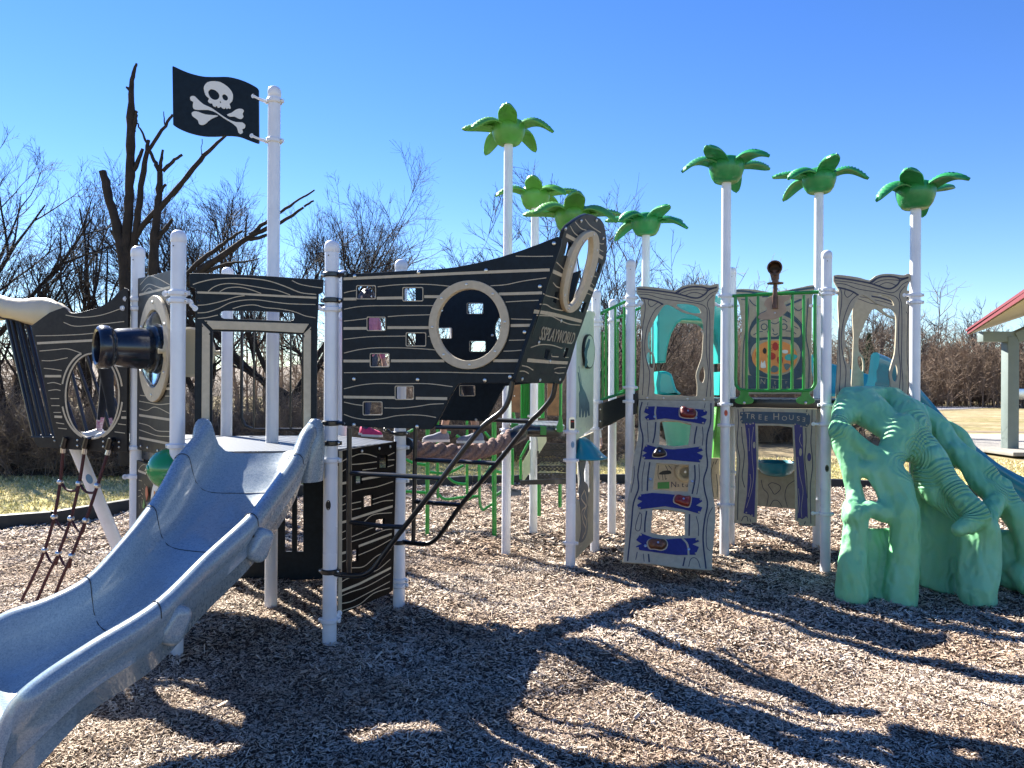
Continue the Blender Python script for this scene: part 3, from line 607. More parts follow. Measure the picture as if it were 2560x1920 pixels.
# lower activity board with green bubble
plC2 = plC
rt = thing('activity_panel', plC.w((.45, .25)), 'dark lower board with cream oval picture plate and green bubble', 'panel')
mb = MB(); plC.board(mb, [zX((0, 668), (650, 870), (740, 898), (740, 2560), (0, 2500))], .02)
for p in ([(45, 870), (90, 800), (150, 765), (250, 795)], [(150, 890), (180, 862), (230, 860)], [(50, 1055), (110, 1075)], [(45, 1250), (90, 1250)], [(40, 1370), (85, 1350)], [(100, 1300), (130, 1330)], [(110, 1390), (125, 1410)], [(60, 1500), (70, 1590)], [(100, 1450), (110, 1560)], [(160, 1130), (175, 1160)], [(120, 1210), (135, 1235)]):
    plC.line(mb, zX(*p), .004, .0115)
plC.line(mb, zX((40, 880), (185, 935)), .016, .0118, smooth=False)
mb.build('board', [M['hdpe2'], M['tan']], rt)
oc = plC.px((402, 1275)); mb = MB(); plC.board(mb, [ell(oc[0], oc[1], .17, .20, 36)], .008, .0145, .002, px=False); hb = mb.build('oval_plate', M['whiteb'], rt)
mb = MB()
plC.board(mb, [plC.pxl(zX((262, 1160), (282, 1210), (290, 1320), (262, 1440), (238, 1320), (240, 1210)))], .003, .0202, .0005, px=False, mi=0)
plC.board(mb, [plC.pxl(zX((205, 1415), (225, 1500), (215, 1580), (185, 1580), (190, 1500)))], .003, .0202, .0005, px=False, mi=1)
plC.board(mb, [plC.pxl(zX((250, 1465), (320, 1465), (320, 1520), (250, 1520)))], .003, .0202, .0005, px=False, mi=2)
plC.board(mb, [plC.pxl(zX((400, 1250), (430, 1280), (430, 1380), (400, 1350)))], .003, .0202, .0005, px=False, mi=3)
mb.build('picture_inlays', [M['red'], M['green'], M['navy'], M['orange']], hb)
gc = plC.px((412, 1172), .05)
mb = MB().lathe([(.128, 0), (.13, .012)] + [(.125 * math.cos(a), .012 + .125 * math.sin(a)) for a in [PI / 2 * k / 10 for k in range(10)]] + [(.03, .134), (.026, .140), (1e-5, .141)], plC.w(gc, .015), plC.n, 36)
mb.lathe([(.007, .0), (.007, .004), (1e-5, .005)], plC.w(gc, .015) + plC.n * .141, plC.n, 10, 1)
mb.build('green_bubble', [M['ballgreen'], M['steel']], rt, smooth=60)

# ---------------- left balcony ----------------
plB = Plane((-3.49, 5.70, 0), (-2.72, 5.42, 0))
rt = thing('stern_board', plB.w((.3, 1.2)), 'curved charcoal ship stern board with round opening on the left balcony', 'ship panel')
bo = cr2(zA((385, 398), (430, 432), (500, 425), (600, 395), (680, 345), (730, 295), (748, 286), (765, 300)), n=4) + zA((768, 400), (762, 700), (760, 1255), (560, 1250), (230, 1228), (205, 1180), (210, 1168), (330, 1168), (290, 960), (240, 730), (205, 560), (190, 510), (300, 430))
bh = ell(*zA((553, 925))[0], 156 / 2.371, 248 / 2.371, 44)
mb = MB(); plB.board(mb, [bo, bh], .02)
for p in ([(390, 445), (480, 458), (600, 445), (735, 400)], [(378, 488), (440, 510), (540, 505), (735, 483)], [(212, 568), (330, 566), (470, 560), (560, 552)], [(235, 658), (330, 650), (400, 645), (475, 668)], [(248, 715), (310, 715), (400, 698)], [(260, 760), (310, 765), (365, 773)], [(280, 850), (320, 845), (362, 857)], [(287, 893), (330, 887), (358, 892)], [(300, 940), (350, 940)], [(305, 982), (352, 982)], [(318, 1022), (360, 1022)], [(333, 1083), (380, 1090)], [(345, 1115), (395, 1120)], [(680, 1137), (740, 1145)], [(700, 1090), (745, 1095)], [(725, 1015), (745, 1015)]):
    plB.line(mb, zA(*p), .0055, .0115)
bars(plB, zA, mb, [[(222, 612), (550, 595)], [(268, 807), (360, 807)], [(325, 1047), (366, 1049)], [(722, 1053), (746, 1053)]], .017, .0118)
for a0, a1 in ((195, 250), (110, 165), (288, 350), (10, 70)):
    c = zA((545, 918))[0]; plB.line(mb, [(c[0] + 181 / 2.371 * math.cos(math.radians(a)), c[1] + 262 / 2.371 * math.sin(math.radians(a))) for a in range(a0, a1 + 1, 6)], .016, .0118)
for q in ((325, 1190), (325, 1190), (460, 1187), (460, 1220), (613, 1195), (613, 1225), (706, 1198), (706, 1228)): plB.bolt(mb, zA(q)[0], .009, .0115)
mb.build('board', [M['hdpe2'], M['tan'], M['steel']], rt)
q = plB.px(zA((553, 925))[0]); s0 = abs(plB.px((zA((553, 925))[0][0] + 50, 990))[0] - q[0]) / 50; s1 = abs(plB.px((zA((553, 925))[0][0], 1090))[1] - q[1]) / abs(1090 - zA((553, 925))[0][1])
mb = MB(); plB.ring(mb, q, 156 / 2.371 * s0, 248 / 2.371 * s1, 165 / 2.371 * s0, 257 / 2.371 * s1, .003, .0115, bev=.0005); mb.build('opening_lip', M['tan'], rt)
mb = MB(); plB.board(mb, [zA((742, 400), (770, 400), (764, 1200), (748, 1200))], .012, -.02, .001); mb.build('edge_trim', M['tan'], rt)
# platform and its beam
bd = [(-3.50, 5.75), (-2.66, 5.50), (-2.36, 6.30), (-3.20, 6.62)]
deck_poly(bd, 1.22, .04, 'balcony_platform', 'small perforated platform of the left balcony', cat='deck')
# slanted black bars, two rows
for (lb, rows, y0, y1) in (('front row of slanted black bars left of the round opening', [((205, 1163), (45, 470)), ((262, 1160), (105, 485)), ((322, 1160), (165, 500)), ((225, 1163), (70, 470)), ((283, 1160), (122, 485))], 5.85, 6.05),
                           ('far row of slanted black bars seen through the round opening', [((515, 1145), (420, 760)), ((595, 1130), (450, 700)), ((650, 1110), (505, 660)), ((700, 1010), (575, 690)), ((460, 1150), (350, 820))], 6.5, 6.6)):
    a = P(*zA(rows[0][0])[0], y0); r2 = thing('bar_screen', a, lb, 'barrier', 'slanted bars of the left balcony')
    for b, t in rows: MB().tube([P(*zA(b)[0], y0), P(*zA(t)[0], y1)], .018 if y0 < 6 else .014, 10).build('bar', M['black'], r2)
    MB().tube([P(*zA((190, 1168))[0], y0) if y0 < 6 else P(*zA((440, 1150))[0], y0), P(*zA((360, 1162))[0], y0) if y0 < 6 else P(*zA((740, 1140))[0], y0)], .016, 10).build('bottom_rail', M['black'], r2)
    MB().tube([P(*zA((-60, 440))[0], y1) if y0 < 6 else P(*zA((330, 640))[0], y1), P(*zA((180, 500))[0], y1) if y0 < 6 else P(*zA((600, 620))[0], y1)], .016, 10).build('top_rail', M['black'], r2)
# cream moulded beam on top
secs = []
for (x, yt, yb, y) in ((-330, 335, 440, 6.4), (-200, 318, 455, 6.3), (-80, 318, 468, 6.2), (20, 325, 462, 6.1), (90, 345, 472, 6.02), (160, 352, 492, 5.95), (230, 342, 512, 5.88), (290, 340, 520, 5.82), (340, 352, 520, 5.78), (370, 375, 500, 5.74), (386, 395, 455, 5.72)):
    a, b = P(*zA((x, yt))[0], y), P(*zA((x, yb))[0], y); h = (a.z - b.z) / 2; c = (a + b) / 2; ring = []
    for k in range(16):
        t = 2 * PI * k / 16; cs, sn = math.cos(t), math.sin(t); f = lambda v: math.copysign(abs(v) ** .7, v)
        ring.append(c + Vector((0, 0, 1)) * h * f(sn) + Vector((.25, .97, 0)) * (.085 if x < 380 else .05) * f(cs) + Vector((0, 0, -.02)) * (cs > 0))
    secs.append(ring)
mb = MB().loft(secs); o = mb.build('moulded_beam', M['creamplastic'], None, smooth=70)
tag(o, 'cream moulded plastic beam over the left balcony', 'beam')
# inclined white prop
a = P(182, 1100, 6.0); b = G(338, 1470); d = (a - b).normalized()
rt = thing('inclined_post', b, 'white post leaning out to hold up the left balcony', 'post')
MB().tube([b - d * .2, a], .048, 24).build('shaft', M['white'], rt)
lc = P(*zR((487, 435))[0], 6.0); t = 0
tt = ((lc - b).dot(d)); cpos = b + d * tt; nn = (O - cpos); nn = (nn - d * nn.dot(d)).normalized(); sd = d.cross(nn)
mb = MB(); L = [(.022 * math.cos(x), .04 * math.sin(x)) for x in [2 * PI * k / 20 for k in range(20)]]; me = curve_mesh([L], .003, .0005); c = cpos + nn * .0485
mb.mesh(me, Matrix(((sd.x, d.x, nn.x, c.x), (sd.y, d.y, nn.y, c.y), (sd.z, d.z, nn.z, c.z), (0, 0, 0, 1)))); mb.build('oval_label', M['bluelabel'], rt)
# rope net
rt = thing('rope_net', plB.w((.2, 1.0)), 'black climbing net of knotted ropes hanging from the left balcony', 'climbing net')
ropes = [[(298, 110), (278, 185), (255, 450), (200, 765), (115, 1065), (0, 1330), (-75, 1480), (-110, 1560)], [(492, 110), (470, 195), (425, 462), (350, 780), (238, 1095), (140, 1300), (35, 1540), (20, 1600)], [(700, 120), (678, 205), (590, 482), (485, 795), (358, 1115), (280, 1290), (205, 1475), (160, 1590)]]
ry = lambda i: [5.52, 5.52, 5.55, 5.56, 5.57, 5.60, 5.62, 5.62][i] if True else 0
RP = []
for k, rp in enumerate(ropes):
    off = .12 * (1 - k / 1.0) * .9
    pts = [P(*q, ry(i) + off * (.8 if i < 2 else 1)) for i, q in enumerate(zR(*rp))]; RP.append(pts)
    c = cr(pts[1:], n=6); ro = MB().tube(c, .0115, 8).build('rope', M['netrope'], rt)
    MB().tube([pts[1], pts[1] + (pts[1] - pts[2]).normalized() * .07], .017, 12).build('end_ferrule', M['alu'], ro)
    for i in (2, 3, 4): MB().ball(pts[i], .024, 12, 0, (1, 1, .9)).build('knot_ferrule', M['alu'], ro)
    MB().tube([pts[1] + Vector((0, 0, .05)), pts[0] + Vector((0, -.02, -.02)), pts[0] + Vector((.02, -.03, .04)), pts[0] + Vector((.03, .02, .04))], .02, 10).build('hook', M['black'], rt)
for row in (2, 3, 4):
    for k in (0, 1):
        a, b = RP[k][row], RP[k + 1][row]; m_ = (a + b) / 2 - Vector((0, 0, .06 if row == 2 else .09)) + Vector((.03, 0, 0))
        MB().tube(cr([a, (a + m_) / 2 - Vector((0, 0, .025)), m_, (b + m_) / 2 - Vector((0, 0, .015)), b], n=4), .009, 8).build('cross_rope', M['netrope'], rt)
# ---------------- grey-blue slide ----------------
def slide_chute(rt, secs, prof, m, name='chute', n=8, smooth=60, seams=()):
    """secs: (left rail, right rail, floor z below the rails, extra outer depth); profile points (across -1..1, height 0..1 of floor depth)"""
    L = cr([s[0] for s in secs], n=n); R_ = cr([s[1] for s in secs], n=n); D = cr([Vector((s[2], s[3], 0)) for s in secs], n=n); rings = []
    for l, r, d in zip(L, R_, D):
        ax = r - l; w = ax.length / 2; c = (l + r) / 2; ax.normalize(); i = len(rings)
        rings.append([c + ax * w * u + Vector((0, 0, 1)) * (v * d.x if not lo else v * d.y) + Vector((0, 0, dz)) for u, v, lo, dz in prof])
    mb = MB().loft(rings); return mb.build(name, m, rt, smooth=smooth), L, R_, D, rings
# profile: inner surface left to right then outer shell back
prof = [(-1.08, 0, 0, -.10), (-1.12, 0, 0, -.05), (-1.10, 0, 0, -.012), (-1.02, 0, 0, .010), (-.92, 0, 0, .008), (-.85, 0, 0, -.015), (-.80, -.35, 0, -.01), (-.74, -.7, 0, 0), (-.62, -.92, 0, 0), (-.45, -1, 0, 0), (-.2, -1.02, 0, 0), (.2, -1.02, 0, 0), (.45, -1, 0, 0), (.62, -.92, 0, 0), (.74, -.7, 0, 0),
        (.80, -.35, 0, -.01), (.85, 0, 0, -.015), (.92, 0, 0, .008), (1.02, 0, 0, .010), (1.10, 0, 0, -.012), (1.12, 0, 0, -.05), (1.06, -.28, 1, -.02), (1.02, -.30, 1, -.035), (1.03, -.6, 1, 0), (.98, -.64, 1, 0), (.94, -.95, 1, 0), (.86, -1.0, 1, 0), (.4, -.95, 1, 0), (-.4, -.95, 1, 0), (-.86, -1, 1, 0), (-.94, -.95, 1, 0), (-1.0, -.5, 1, 0)]
def V3(px, py, z):
    d = ray(px, py); return O + d * ((z - O.z) / d.z)
S = [(P(512, 1062, 4.66), P(780, 1062, 4.74), .17, .25),
     (P(492, 1092, 4.58), P(768, 1080, 4.62), .20, .27),
     (P(452, 1140, 4.42), P(742, 1140, 4.45), .21, .29),
     (P(415, 1205, 4.23), P(692, 1212, 4.18), .21, .29),
     (V3(372, 1270, .99), V3(630, 1290, .985), .20, .28),
     (V3(300, 1360, .85), V3(520, 1390, .85), .20, .28),
     (V3(215, 1448, .725), V3(392, 1512, .73), .20, .28),
     (V3(112, 1502, .66), V3(232, 1612, .64), .20, .28),
     (V3(10, 1538, .61), V3(95, 1705, .535), .20, .35)]
rt = thing('slide', (-1.9, 3.9, 0), 'speckled grey-blue plastic slide coming down from the ship doorway in the foreground', 'slide')
l8, r8 = S[-1][0], S[-1][1]; dirv = ((l8 + r8) / 2 - (S[-2][0] + S[-2][1]) / 2).normalized()
E1 = (l8 + Vector((-.13, -.07, -.10)), V3(28, 1770, .44), .10, .35)
E2 = (l8 + Vector((-.24, -.15, -.25)), V3(-4, 1850, .33), .05, .28)
E3 = (l8 + Vector((-.30, -.20, -.36)), V3(-14, 1900, .26), .015, .13)
SS = S + [E1, E2, E3]
ob, L, R_, D, rings = slide_chute(rt, SS, prof, M['slide'], n=9)
# seams where the sections join (thin dark gap ridge over the profile)
for i in (2, 4, 6):
    k = i * 9; mb = MB(); ring = rings[k]; nxt = rings[k + 1]; t = sum(((b - a) for a, b in zip(ring, nxt)), Vector()) / len(ring); t.normalize()
    inner = ring[1:21]; c = sum(inner, Vector()) / len(inner)
    path = [p + (Vector((0, 0, .0015))) for p in cr(inner, n=3)]
    mb.tube(path, .0022, 6); mb.build('section_seam', M['blk'], rt)
# mounting lumps under the right-hand rail
def lump(px, py, z, sx, sy, sz, parent):
    c = V3(px, py, z); mb = MB(); q = Matrix.Rotation(math.radians(-40), 3, 'Z') @ Matrix.Rotation(math.radians(-25), 3, 'X'); secs = []
    f = lambda v, e: math.copysign(abs(v) ** e, v)
    for i in range(13):
        t = -1 + 2 * i / 12; k = max(.02, (1 - abs(t) ** 3.2)) ** .4
        secs.append([c + q @ Vector((sx * f(math.cos(a), .5) * k, sy * t, sz * f(math.sin(a), .55) * k)) for a in [2 * PI * j / 24 for j in range(24)]])
    mb.loft(secs)
    for s in (-1, 1): mb.lathe([(.009, 0), (.009, .006), (1e-5, .007)], c + q @ Vector((sx * .35 * s, -sy * .97, sz * .35 * s)), q @ Vector((0, -1, 0)), 8, 1)
    return mb.build('mounting_bracket', [M['slide'], M['blk']], parent, smooth=60)
lump(432, 1560, .62, .052, .06, .085, rt); lump(647, 1362, .84, .045, .06, .085, rt)
# raised entrance lips on both sides
for i, (p0, zt) in enumerate(((P(508, 1085, 4.68), 1.50), (P(782, 1085, 4.76), 1.50))):
    mb = MB(); secs = []
    sgn = -1 if i == 0 else 1
    for z, w, d, ox in ((-.26, .15, .22, -.02 * sgn), (-.16, .145, .21, -.01 * sgn), (-.06, .135, .19, 0), (.02, .122, .165, .005 * sgn), (.07, .105, .135, .008 * sgn), (.10, .085, .10, .008 * sgn), (.118, .055, .065, .008 * sgn), (.125, .012, .02, .008 * sgn)):
        c = p0 + Vector((ox, .02 - .0 * z, z - .03)); secs.append([c + Vector((w / 2 * math.cos(a), d / 2 * math.sin(a), 0)) for a in [2 * PI * k / 16 for k in range(16)]])
    mb.loft(secs); mb.build('entrance_lip', M['slide'], rt, smooth=70)
# ---------------- thick rope bridge ----------------
ctr = [P(*q, y) for q, y in zip(zU((150, 440), (260, 455), (400, 470), (560, 482), (720, 490), (860, 480), (980, 455), (1100, 420), (1200, 375), (1290, 320), (1330, 295)), [5.88, 5.95, 6.05, 6.17, 6.3, 6.42, 6.55, 6.68, 6.8, 6.9, 6.95])]
rt = thing('rope_bridge', ctr[4], 'thick twisted brown balance rope slung from the ship to the next posts', 'rope bridge')
mid = cr(ctr, n=24); mb = MB()
mb.tube(mid, .056, 14); dist = 0; nxt = 0; row = 0
for i in range(1, len(mid) - 1):
    dist += (mid[i] - mid[i - 1]).length
    if dist > nxt:
        nxt += .037; row += 1; t = (mid[i + 1] - mid[i - 1]).normalized(); uu = (Vector((0, 0, 1)) - t * t.z).normalized(); ww = t.cross(uu)
        for j in range(4):
            a = PI / 2 * j - row * .44; o_ = uu * math.cos(a) + ww * math.sin(a); tan = t.cross(o_)
            lay = (t * .90 - tan * .38).normalized(); q = Matrix((lay, o_.cross(lay), o_)).transposed()
            mb.ball(mid[i] + o_ * .052, .047 * rnd.uniform(.94, 1.06), 12, 0, (1.0, .60, .50), q)
mb.build('twisted_rope', M['rope'], rt, smooth=70)
mb = MB(); a, b = P(*zU((1290, 320))[0], 6.9), P(*zT((500, 760))[0], 7.05); mb.tube(cr([a - Vector((.06, 0, .03)), a + Vector((.02, 0, .0)), (a + b) / 2, b, b + Vector((.12, .02, .0))], n=3), [.075, .08] + [.075] * 6 + [.055] * 3 + [.045, .045][:2], 14)
mb.build('end_sleeve', M['black'], rt)
MB().tube([P(*zU((130, 420))[0], 5.82), P(*zU((200, 445))[0], 5.95)], .075, 14).build('end_sleeve', M['black'], rt)
# ---------------- tree-house cluster: posts and palms ----------------
def gxy(px, py): q = G(px, py); return (q.x, q.y)
k1 = gxy(1426, 1417); k2 = gxy(1487, 1378); k3 = (1.10, 8.46); k4 = gxy(1573, 1392); k5 = gxy(1811, 1400); k6 = gxy(2063, 1428)
k7 = (P(2287, 965, 6.9).x, 6.9); k8 = gxy(1826, 1363); k9 = gxy(2043, 1377); m1 = gxy(1265, 1384); m2 = gxy(1333, 1337); m3 = (P(1613, 965, 8.6).x, 8.6)
def leaf_mesh(mb, c, az, tip, bend, L=.41, w=.105):
    """cupped moulded palm leaf; tip = height of the tip, bend = how high it arches on the way"""
    d = Vector((math.cos(az), math.sin(az), 0)); s_ = Vector((-d.y, d.x, 0)); n = 26; secs = []
    for i in range(n + 1):
        t = i / n; r = .07 + L * (t - .05 * t * t); z = .17 + .62 * (bend * math.sin(PI * min(1, t * .95)) + tip * t * t)
        zn = .17 + .62 * (bend * math.sin(PI * min(1, (t + .01) * .95)) + tip * (t + .01) ** 2); sl = Vector((1, zn - z + 0)).normalized() if False else None
        tan = (d * (L * .01) + Vector((0, 0, zn - z))).normalized(); nor = s_.cross(tan); nor = nor if nor.z > 0 else -nor
        ww = w * (1.0 - .15 * t) * max(.04, math.sqrt(max(0, 1 - max(0, (t - .40) / .60) ** 1.7))) * (1 - .25 * (1 - t) ** 3)
        p = c + d * r + Vector((0, 0, z)); rg = .014 * (i % 2) * (1 if 3 < i < n - 1 else 0); th = .011
        ring = []
        for u in (-1, -.7, -.35, 0, .35, .7, 1): ring.append(p + s_ * ww * u + nor * (-.38 * ww * u * u + (rg if abs(u) in (.35, .7) else 0) + (.008 if u == 0 else 0)))
        for u in (1, .7, .35, 0, -.35, -.7, -1): ring.append(p + s_ * ww * u * .97 + nor * (-.38 * ww * u * u - th - (0 if abs(u) == 1 else .006)))
        secs.append(ring)
    mb.loft(secs)
def palm(name, xy, ztop, label, rot, m, lowpy=None, clamps=(), lab=None, sc=1.0, leaves=None):
    x, y = xy; root = post(name, x, y, ztop, label, 'moulded palm trees on tall white posts', clamps, cap=False, cat='palm tree', lab=lab)
    c = Vector((x, y, ztop - .02)); mb = MB()
    mb.lathe([(.046, -.0), (.095, .0), (.112, .010), (.140, .05), (.160, .11), (.168, .17), (.15, .215), (.10, .24), (1e-5, .245)], c, n=30)
    bowl = mb.build('crown_bowl', m, root, smooth=60)
    lv = leaves or [(-92, .10, .10), (-18, -.16, .13), (52, -.22, .10), (122, -.26, .07), (178, -.02, .06), (218, -.20, .10)]
    for a, tip, b in lv:
        mb = MB(); leaf_mesh(mb, c, math.radians(a + rot), tip, b); mb.build('leaf', m, bowl, smooth=50)
    return root
LG, LD = M['leafgreen'], M['leafdark']
palm('palm_post', m1, hz(357, m1[1], 1265), 'tallest moulded palm, behind the middle of the ship hull', 0, LG, clamps=[(hz(1075, m1[1]),)])
palm('palm_post', m2, hz(517, m2[1], 1333), 'pale green moulded palm just right of the tallest palm', -6, LG, leaves=[(-90, .10, .10), (-40, -.16, .1), (0, .03, .06), (55, -.25, .07), (-158, -.12, .12)], clamps=[(hz(1040, m2[1]),), (hz(700, m2[1]),)])
palm('palm_post', k1, hz(575, k1[1], 1426), 'moulded palm whose crown peeks over the tip of the ship prow', 0, LG, leaves=[(-90, .12, .12), (-142, -.13, .12), (170, .0, .07), (10, .02, .07), (60, -.24, .07), (-35, -.22, .10)],
     clamps=[(hz(1079, k1[1]),), (hz(1150, k1[1]),), (hz(1357, k1[1]),)], lab=(hz(1110, k1[1]), M['bluelabel'], .25))
palm('palm_post', m3, hz(584, m3[1], 1613), 'smaller deep green moulded palm left of the tan tree arch', 12, LD, leaves=[(-80, .10, .10), (-150, -.13, .12), (160, .0, .07), (5, .02, .07), (120, -.28, .07), (-30, -.20, .08)])
palm('palm_post', k5, hz(452, k5[1], 1814), 'deep green moulded palm at the left end of the green railing', 0, LD, leaves=[(-128, .10, .10), (-168, -.17, .12), (-50, -.04, .13), (12, -.02, .08), (62, -.26, .07)],
     clamps=[(hz(737, k5[1]), (.10, .0, 0)), (hz(762, k5[1]), (-.09, .03, 0), W_, .02), (hz(1008, k5[1]),), (hz(1060, k5[1]), (.13, -.03, 0)), (hz(1259, k5[1]), (.13, -.03, 0))], lab=(hz(1029, k5[1]), M['label'], -.1))
palm('palm_post', k9, hz(478, k9[1], 2055), 'deep green moulded palm behind the tan board with round picture', 0, LD, leaves=[(-92, .12, .12), (-20, -.12, .14), (120, -.26, .07), (172, -.0, .08), (-150, -.16, .10)],
     clamps=[(hz(760, k9[1]), (-.08, 0, 0)), (hz(1245, k9[1]),)])
palm('palm_post', k7, hz(517, k7[1], 2288), 'deep green moulded palm furthest right, by the green root climber', 0, LD, leaves=[(-125, .12, .12), (-160, -.24, .12), (-55, -.02, .14), (20, .10, .08), (55, -.26, .07)],
     clamps=[(hz(732, k7[1]), (-.10, 0, 0)), (hz(750, k7[1]),), (hz(1005, k7[1]),)])
gq = 'white support posts of the tree house'
post('support_post', *k2, hz(724, k2[1], 1487), 'white post on the right of the pale giraffe board', gq, [(hz(802, k2[1]), (-.05, 0, 0)), (hz(813, k2[1]),), (hz(1003, k2[1]),), (hz(1070, k2[1]),), (hz(1312, k2[1]), (.0, 0.0, 0.0))][:4])
post('support_post', *k4, hz(648, k4[1], 1576), 'white post left of the tan tree arch and blue-plank climber', gq, [(hz(743, k4[1]), (.05, -.02, 0)), (hz(762, k4[1]), (.10, -.03, 0), W_, .02), (hz(967, k4[1]),), (hz(1002, k4[1]),)])
post('support_post', *k6, hz(625, k6[1], 2066), 'white post between the green railing and the right tree arch', gq, [(hz(720, k6[1]), (.10, .02, 0), W_, -.02), (hz(730, k6[1]),), (hz(1008, k6[1]),), (hz(1056, k6[1]), (-.10, .03, 0)), (hz(1280, k6[1]), (-.10, .03, 0))], lab=(hz(1165, k6[1]), M['blacklabel'], -.15))
post('support_post', *k8, hz(668, k8[1], 1830), 'short white post close behind the palm left of the green railing', gq, [(hz(762, k8[1]),), (hz(1178, k8[1]),), (hz(1215, k8[1]),)])
post('support_post', k3[0], k3[1], hz(748, k3[1], 1532), 'slim white post behind the sloping green walkway railing', gq, [(hz(800, k3[1]),)], lab=None)
post('support_post', *gxy(1470, 1345), 2.55, 'white post mostly hidden behind the giraffe board', gq)

# ---------------- giraffe map board ----------------
plG = Plane((*k1, 0), (*k2, 0))
rt = thing('giraffe_board', plG.w((.4, .6)), 'pale green board with an inlaid giraffe and a round picture, edge-on beside the prow', 'panel')
mb = MB(); plG.board(mb, [zQ((130, 1665), (200, 1665), (205, 1100), (300, 840), (325, 850), (345, 858), (372, 862), (382, 890), (368, 930), (365, 1660)) if False else
    [(1436, 1100)] + zQ((205, 1150), (300, 870), (322, 852), (345, 858), (372, 862), (382, 890), (370, 920)) + [(1482, 900), (1481, 1068), (1437, 1101)]], .02)
plG.line(mb, [(1447, 916), (1450, 935), (1454, 960)], .012, .0115); plG.board(mb, [zT((1165, 0), (1175, 10), (1185, 60), (1200, 140), (1235, 220), (1262, 270), (1290, 350), (1310, 400), (1318, 560), (1300, 570), (1290, 470), (1280, 580), (1262, 590), (1255, 470), (1240, 580), (1222, 590), (1215, 430), (1200, 590), (1180, 585), (1185, 400), (1180, 280), (1195, 230), (1180, 120))], .004, .0115, .0005, mi=1)
plG.line(mb, zT((1150, 600), (1155, 540)), .01, .0115)
for q in ((1155, 745), (1205, 730), (1280, 712)): plG.bolt(mb, zT(q)[0], .007, .0115)
mb.build('board', [M['giraffe'], M['giraffeline'], M['steel']], rt)
c = plG.px(zQ((308, 1222))[0]); r_ = .165; mb = MB(); plG.board(mb, [ell(c[0], c[1], r_, r_, 40)], .03, .022, .002, px=False)
plG.board(mb, [ell(c[0], c[1], r_ * .88, r_ * .92, 40)], .003, .038, .0005, px=False, mi=1)
plG.board(mb, [zQ((330, 1105), (345, 1115), (335, 1170), (318, 1220), (312, 1280), (322, 1320), (310, 1360), (295, 1370), (300, 1300), (290, 1230), (310, 1160))], .003, .040, .0005, mi=2)
mb.build('round_picture', [M['blk'], M['giraffe'], M['slate']], rt)
mb = MB(); c = k1; nv = Vector((-.1, -.99, 0)).normalized(); c3 = P(1430, 1060, k1[1] - PR - .004)
plq = Plane(c3 - Vector((1, -.1, 0)), c3 + Vector((1, -.1, 0))); plq.o = Vector((c3.x, c3.y, 0))
rs = thing('plaque', c3, 'small steel plaque with a dark card on the palm post beside the giraffe board', 'plaque')
me = curve_mesh([rrect(-.03, -.065, .03, .065, .025, 5)], .004, .001); Mq = Matrix(((1, 0, 0, c3.x), (0, 0, -1, c3.y), (0, 1, 0, c3.z), (0, 0, 0, 1)))
mb.mesh(me, Mq); mb.build('steel_plate', M['alu'], rs)
mb = MB(); mb.box(c3 + Vector((.004, -.004, 0)), (.036, .003, .082)); mb.box(c3 + Vector((.004, -.006, .022)), (.028, .002, .012), mi=1); mb.build('dark_card', [M['blk'], M['red']], rs)
rt = thing('lower_board', plG.w((.4, .1)), 'tan board with carved owl figure and oval opening under the giraffe board', 'panel')
mb = MB(); plG.board(mb, [[(1437, 1100), (1482, 1080), (1481, 1352), (1437, 1398)],
    cr2(zY((480, 520), (545, 450), (765, 440), (785, 700), (780, 1010), (705, 1150), (640, 1180), (560, 1240), (490, 1190)), True, 3)], .02)
plG.board(mb, [zY((545, 400), (700, 400), (650, 700), (690, 1150), (660, 1240), (590, 1270), (570, 1100), (595, 800))], .012, .004, .001, mi=1)
plG.board(mb, [zF((1478, 620), (1580, 570), (1580, 700), (1478, 740))], .003, .0115, .0005, mi=1)
for p in ([(640, 1270), (690, 1310), (690, 1500), (650, 1450), (600, 1480), (640, 1600)], [(700, 1300), (750, 1400), (740, 1600)]): plG.line(mb, zY(*p), .01, .0115, mi=2)
plG.board(mb, [cr2(zF((1500, 960), (1540, 935), (1570, 990), (1560, 1180), (1565, 1300), (1540, 1380), (1500, 1400), (1515, 1300), (1510, 1150), (1495, 1030)), True, 3)], .003, .0115, .0005, mi=1)
for p in ([(1540, 1000), (1515, 1060), (1550, 1120), (1520, 1160), (1530, 1240), (1550, 1300), (1525, 1370)], [(1545, 1010), (1560, 1100), (1535, 1180), (1555, 1240), (1545, 1330)], [(1495, 1480), (1500, 1440), (1520, 1425)], [(1560, 1430), (1575, 1390)]): plG.line(mb, zF(*p), .014, .014, mi=3)
mb.build('board', [M['beige'], M['slate'], M['navy'], M['tan']], rt)
# teal scoop on both sides of the lower board
cs = plG.wp((1452, 1146)); mb = MB(); secs = []
for nn_, nm, sz in ((plG.n, 1, 1.0), (-plG.n, -1, .5)):
    secs = []
    for i in range(13):
        t = i / 12; out_ = float(np.interp(t, (0, .15, .35, .55, .72, .88, 1), (0, .03, .08, .13, .175, .215, .245))) * sz; hgt_ = float(np.interp(t, (0, .15, .35, .55, .72, .88, 1), (.185, .182, .152, .105, .055, .018, 0)))
        ring = [cs + nn_ * (out_ + .0) * 1.0 * max(0, math.cos(a)) ** .5 + plG.u * (.19 * math.sin(a)) * (.30 + .70 * t) + Vector((0, 0, hgt_)) for a in [(-90 + 180 * k / 16) * PI / 180 for k in range(17)]]
        secs.append(ring)
    mb.loft(secs, closed_sec=False)
mb2 = MB(); mb2.v, mb2.f, mb2.m = mb.v, mb.f, mb.m; o = mb2.build('rain_scoop', M['tealdark'], None, smooth=70, fix=False)
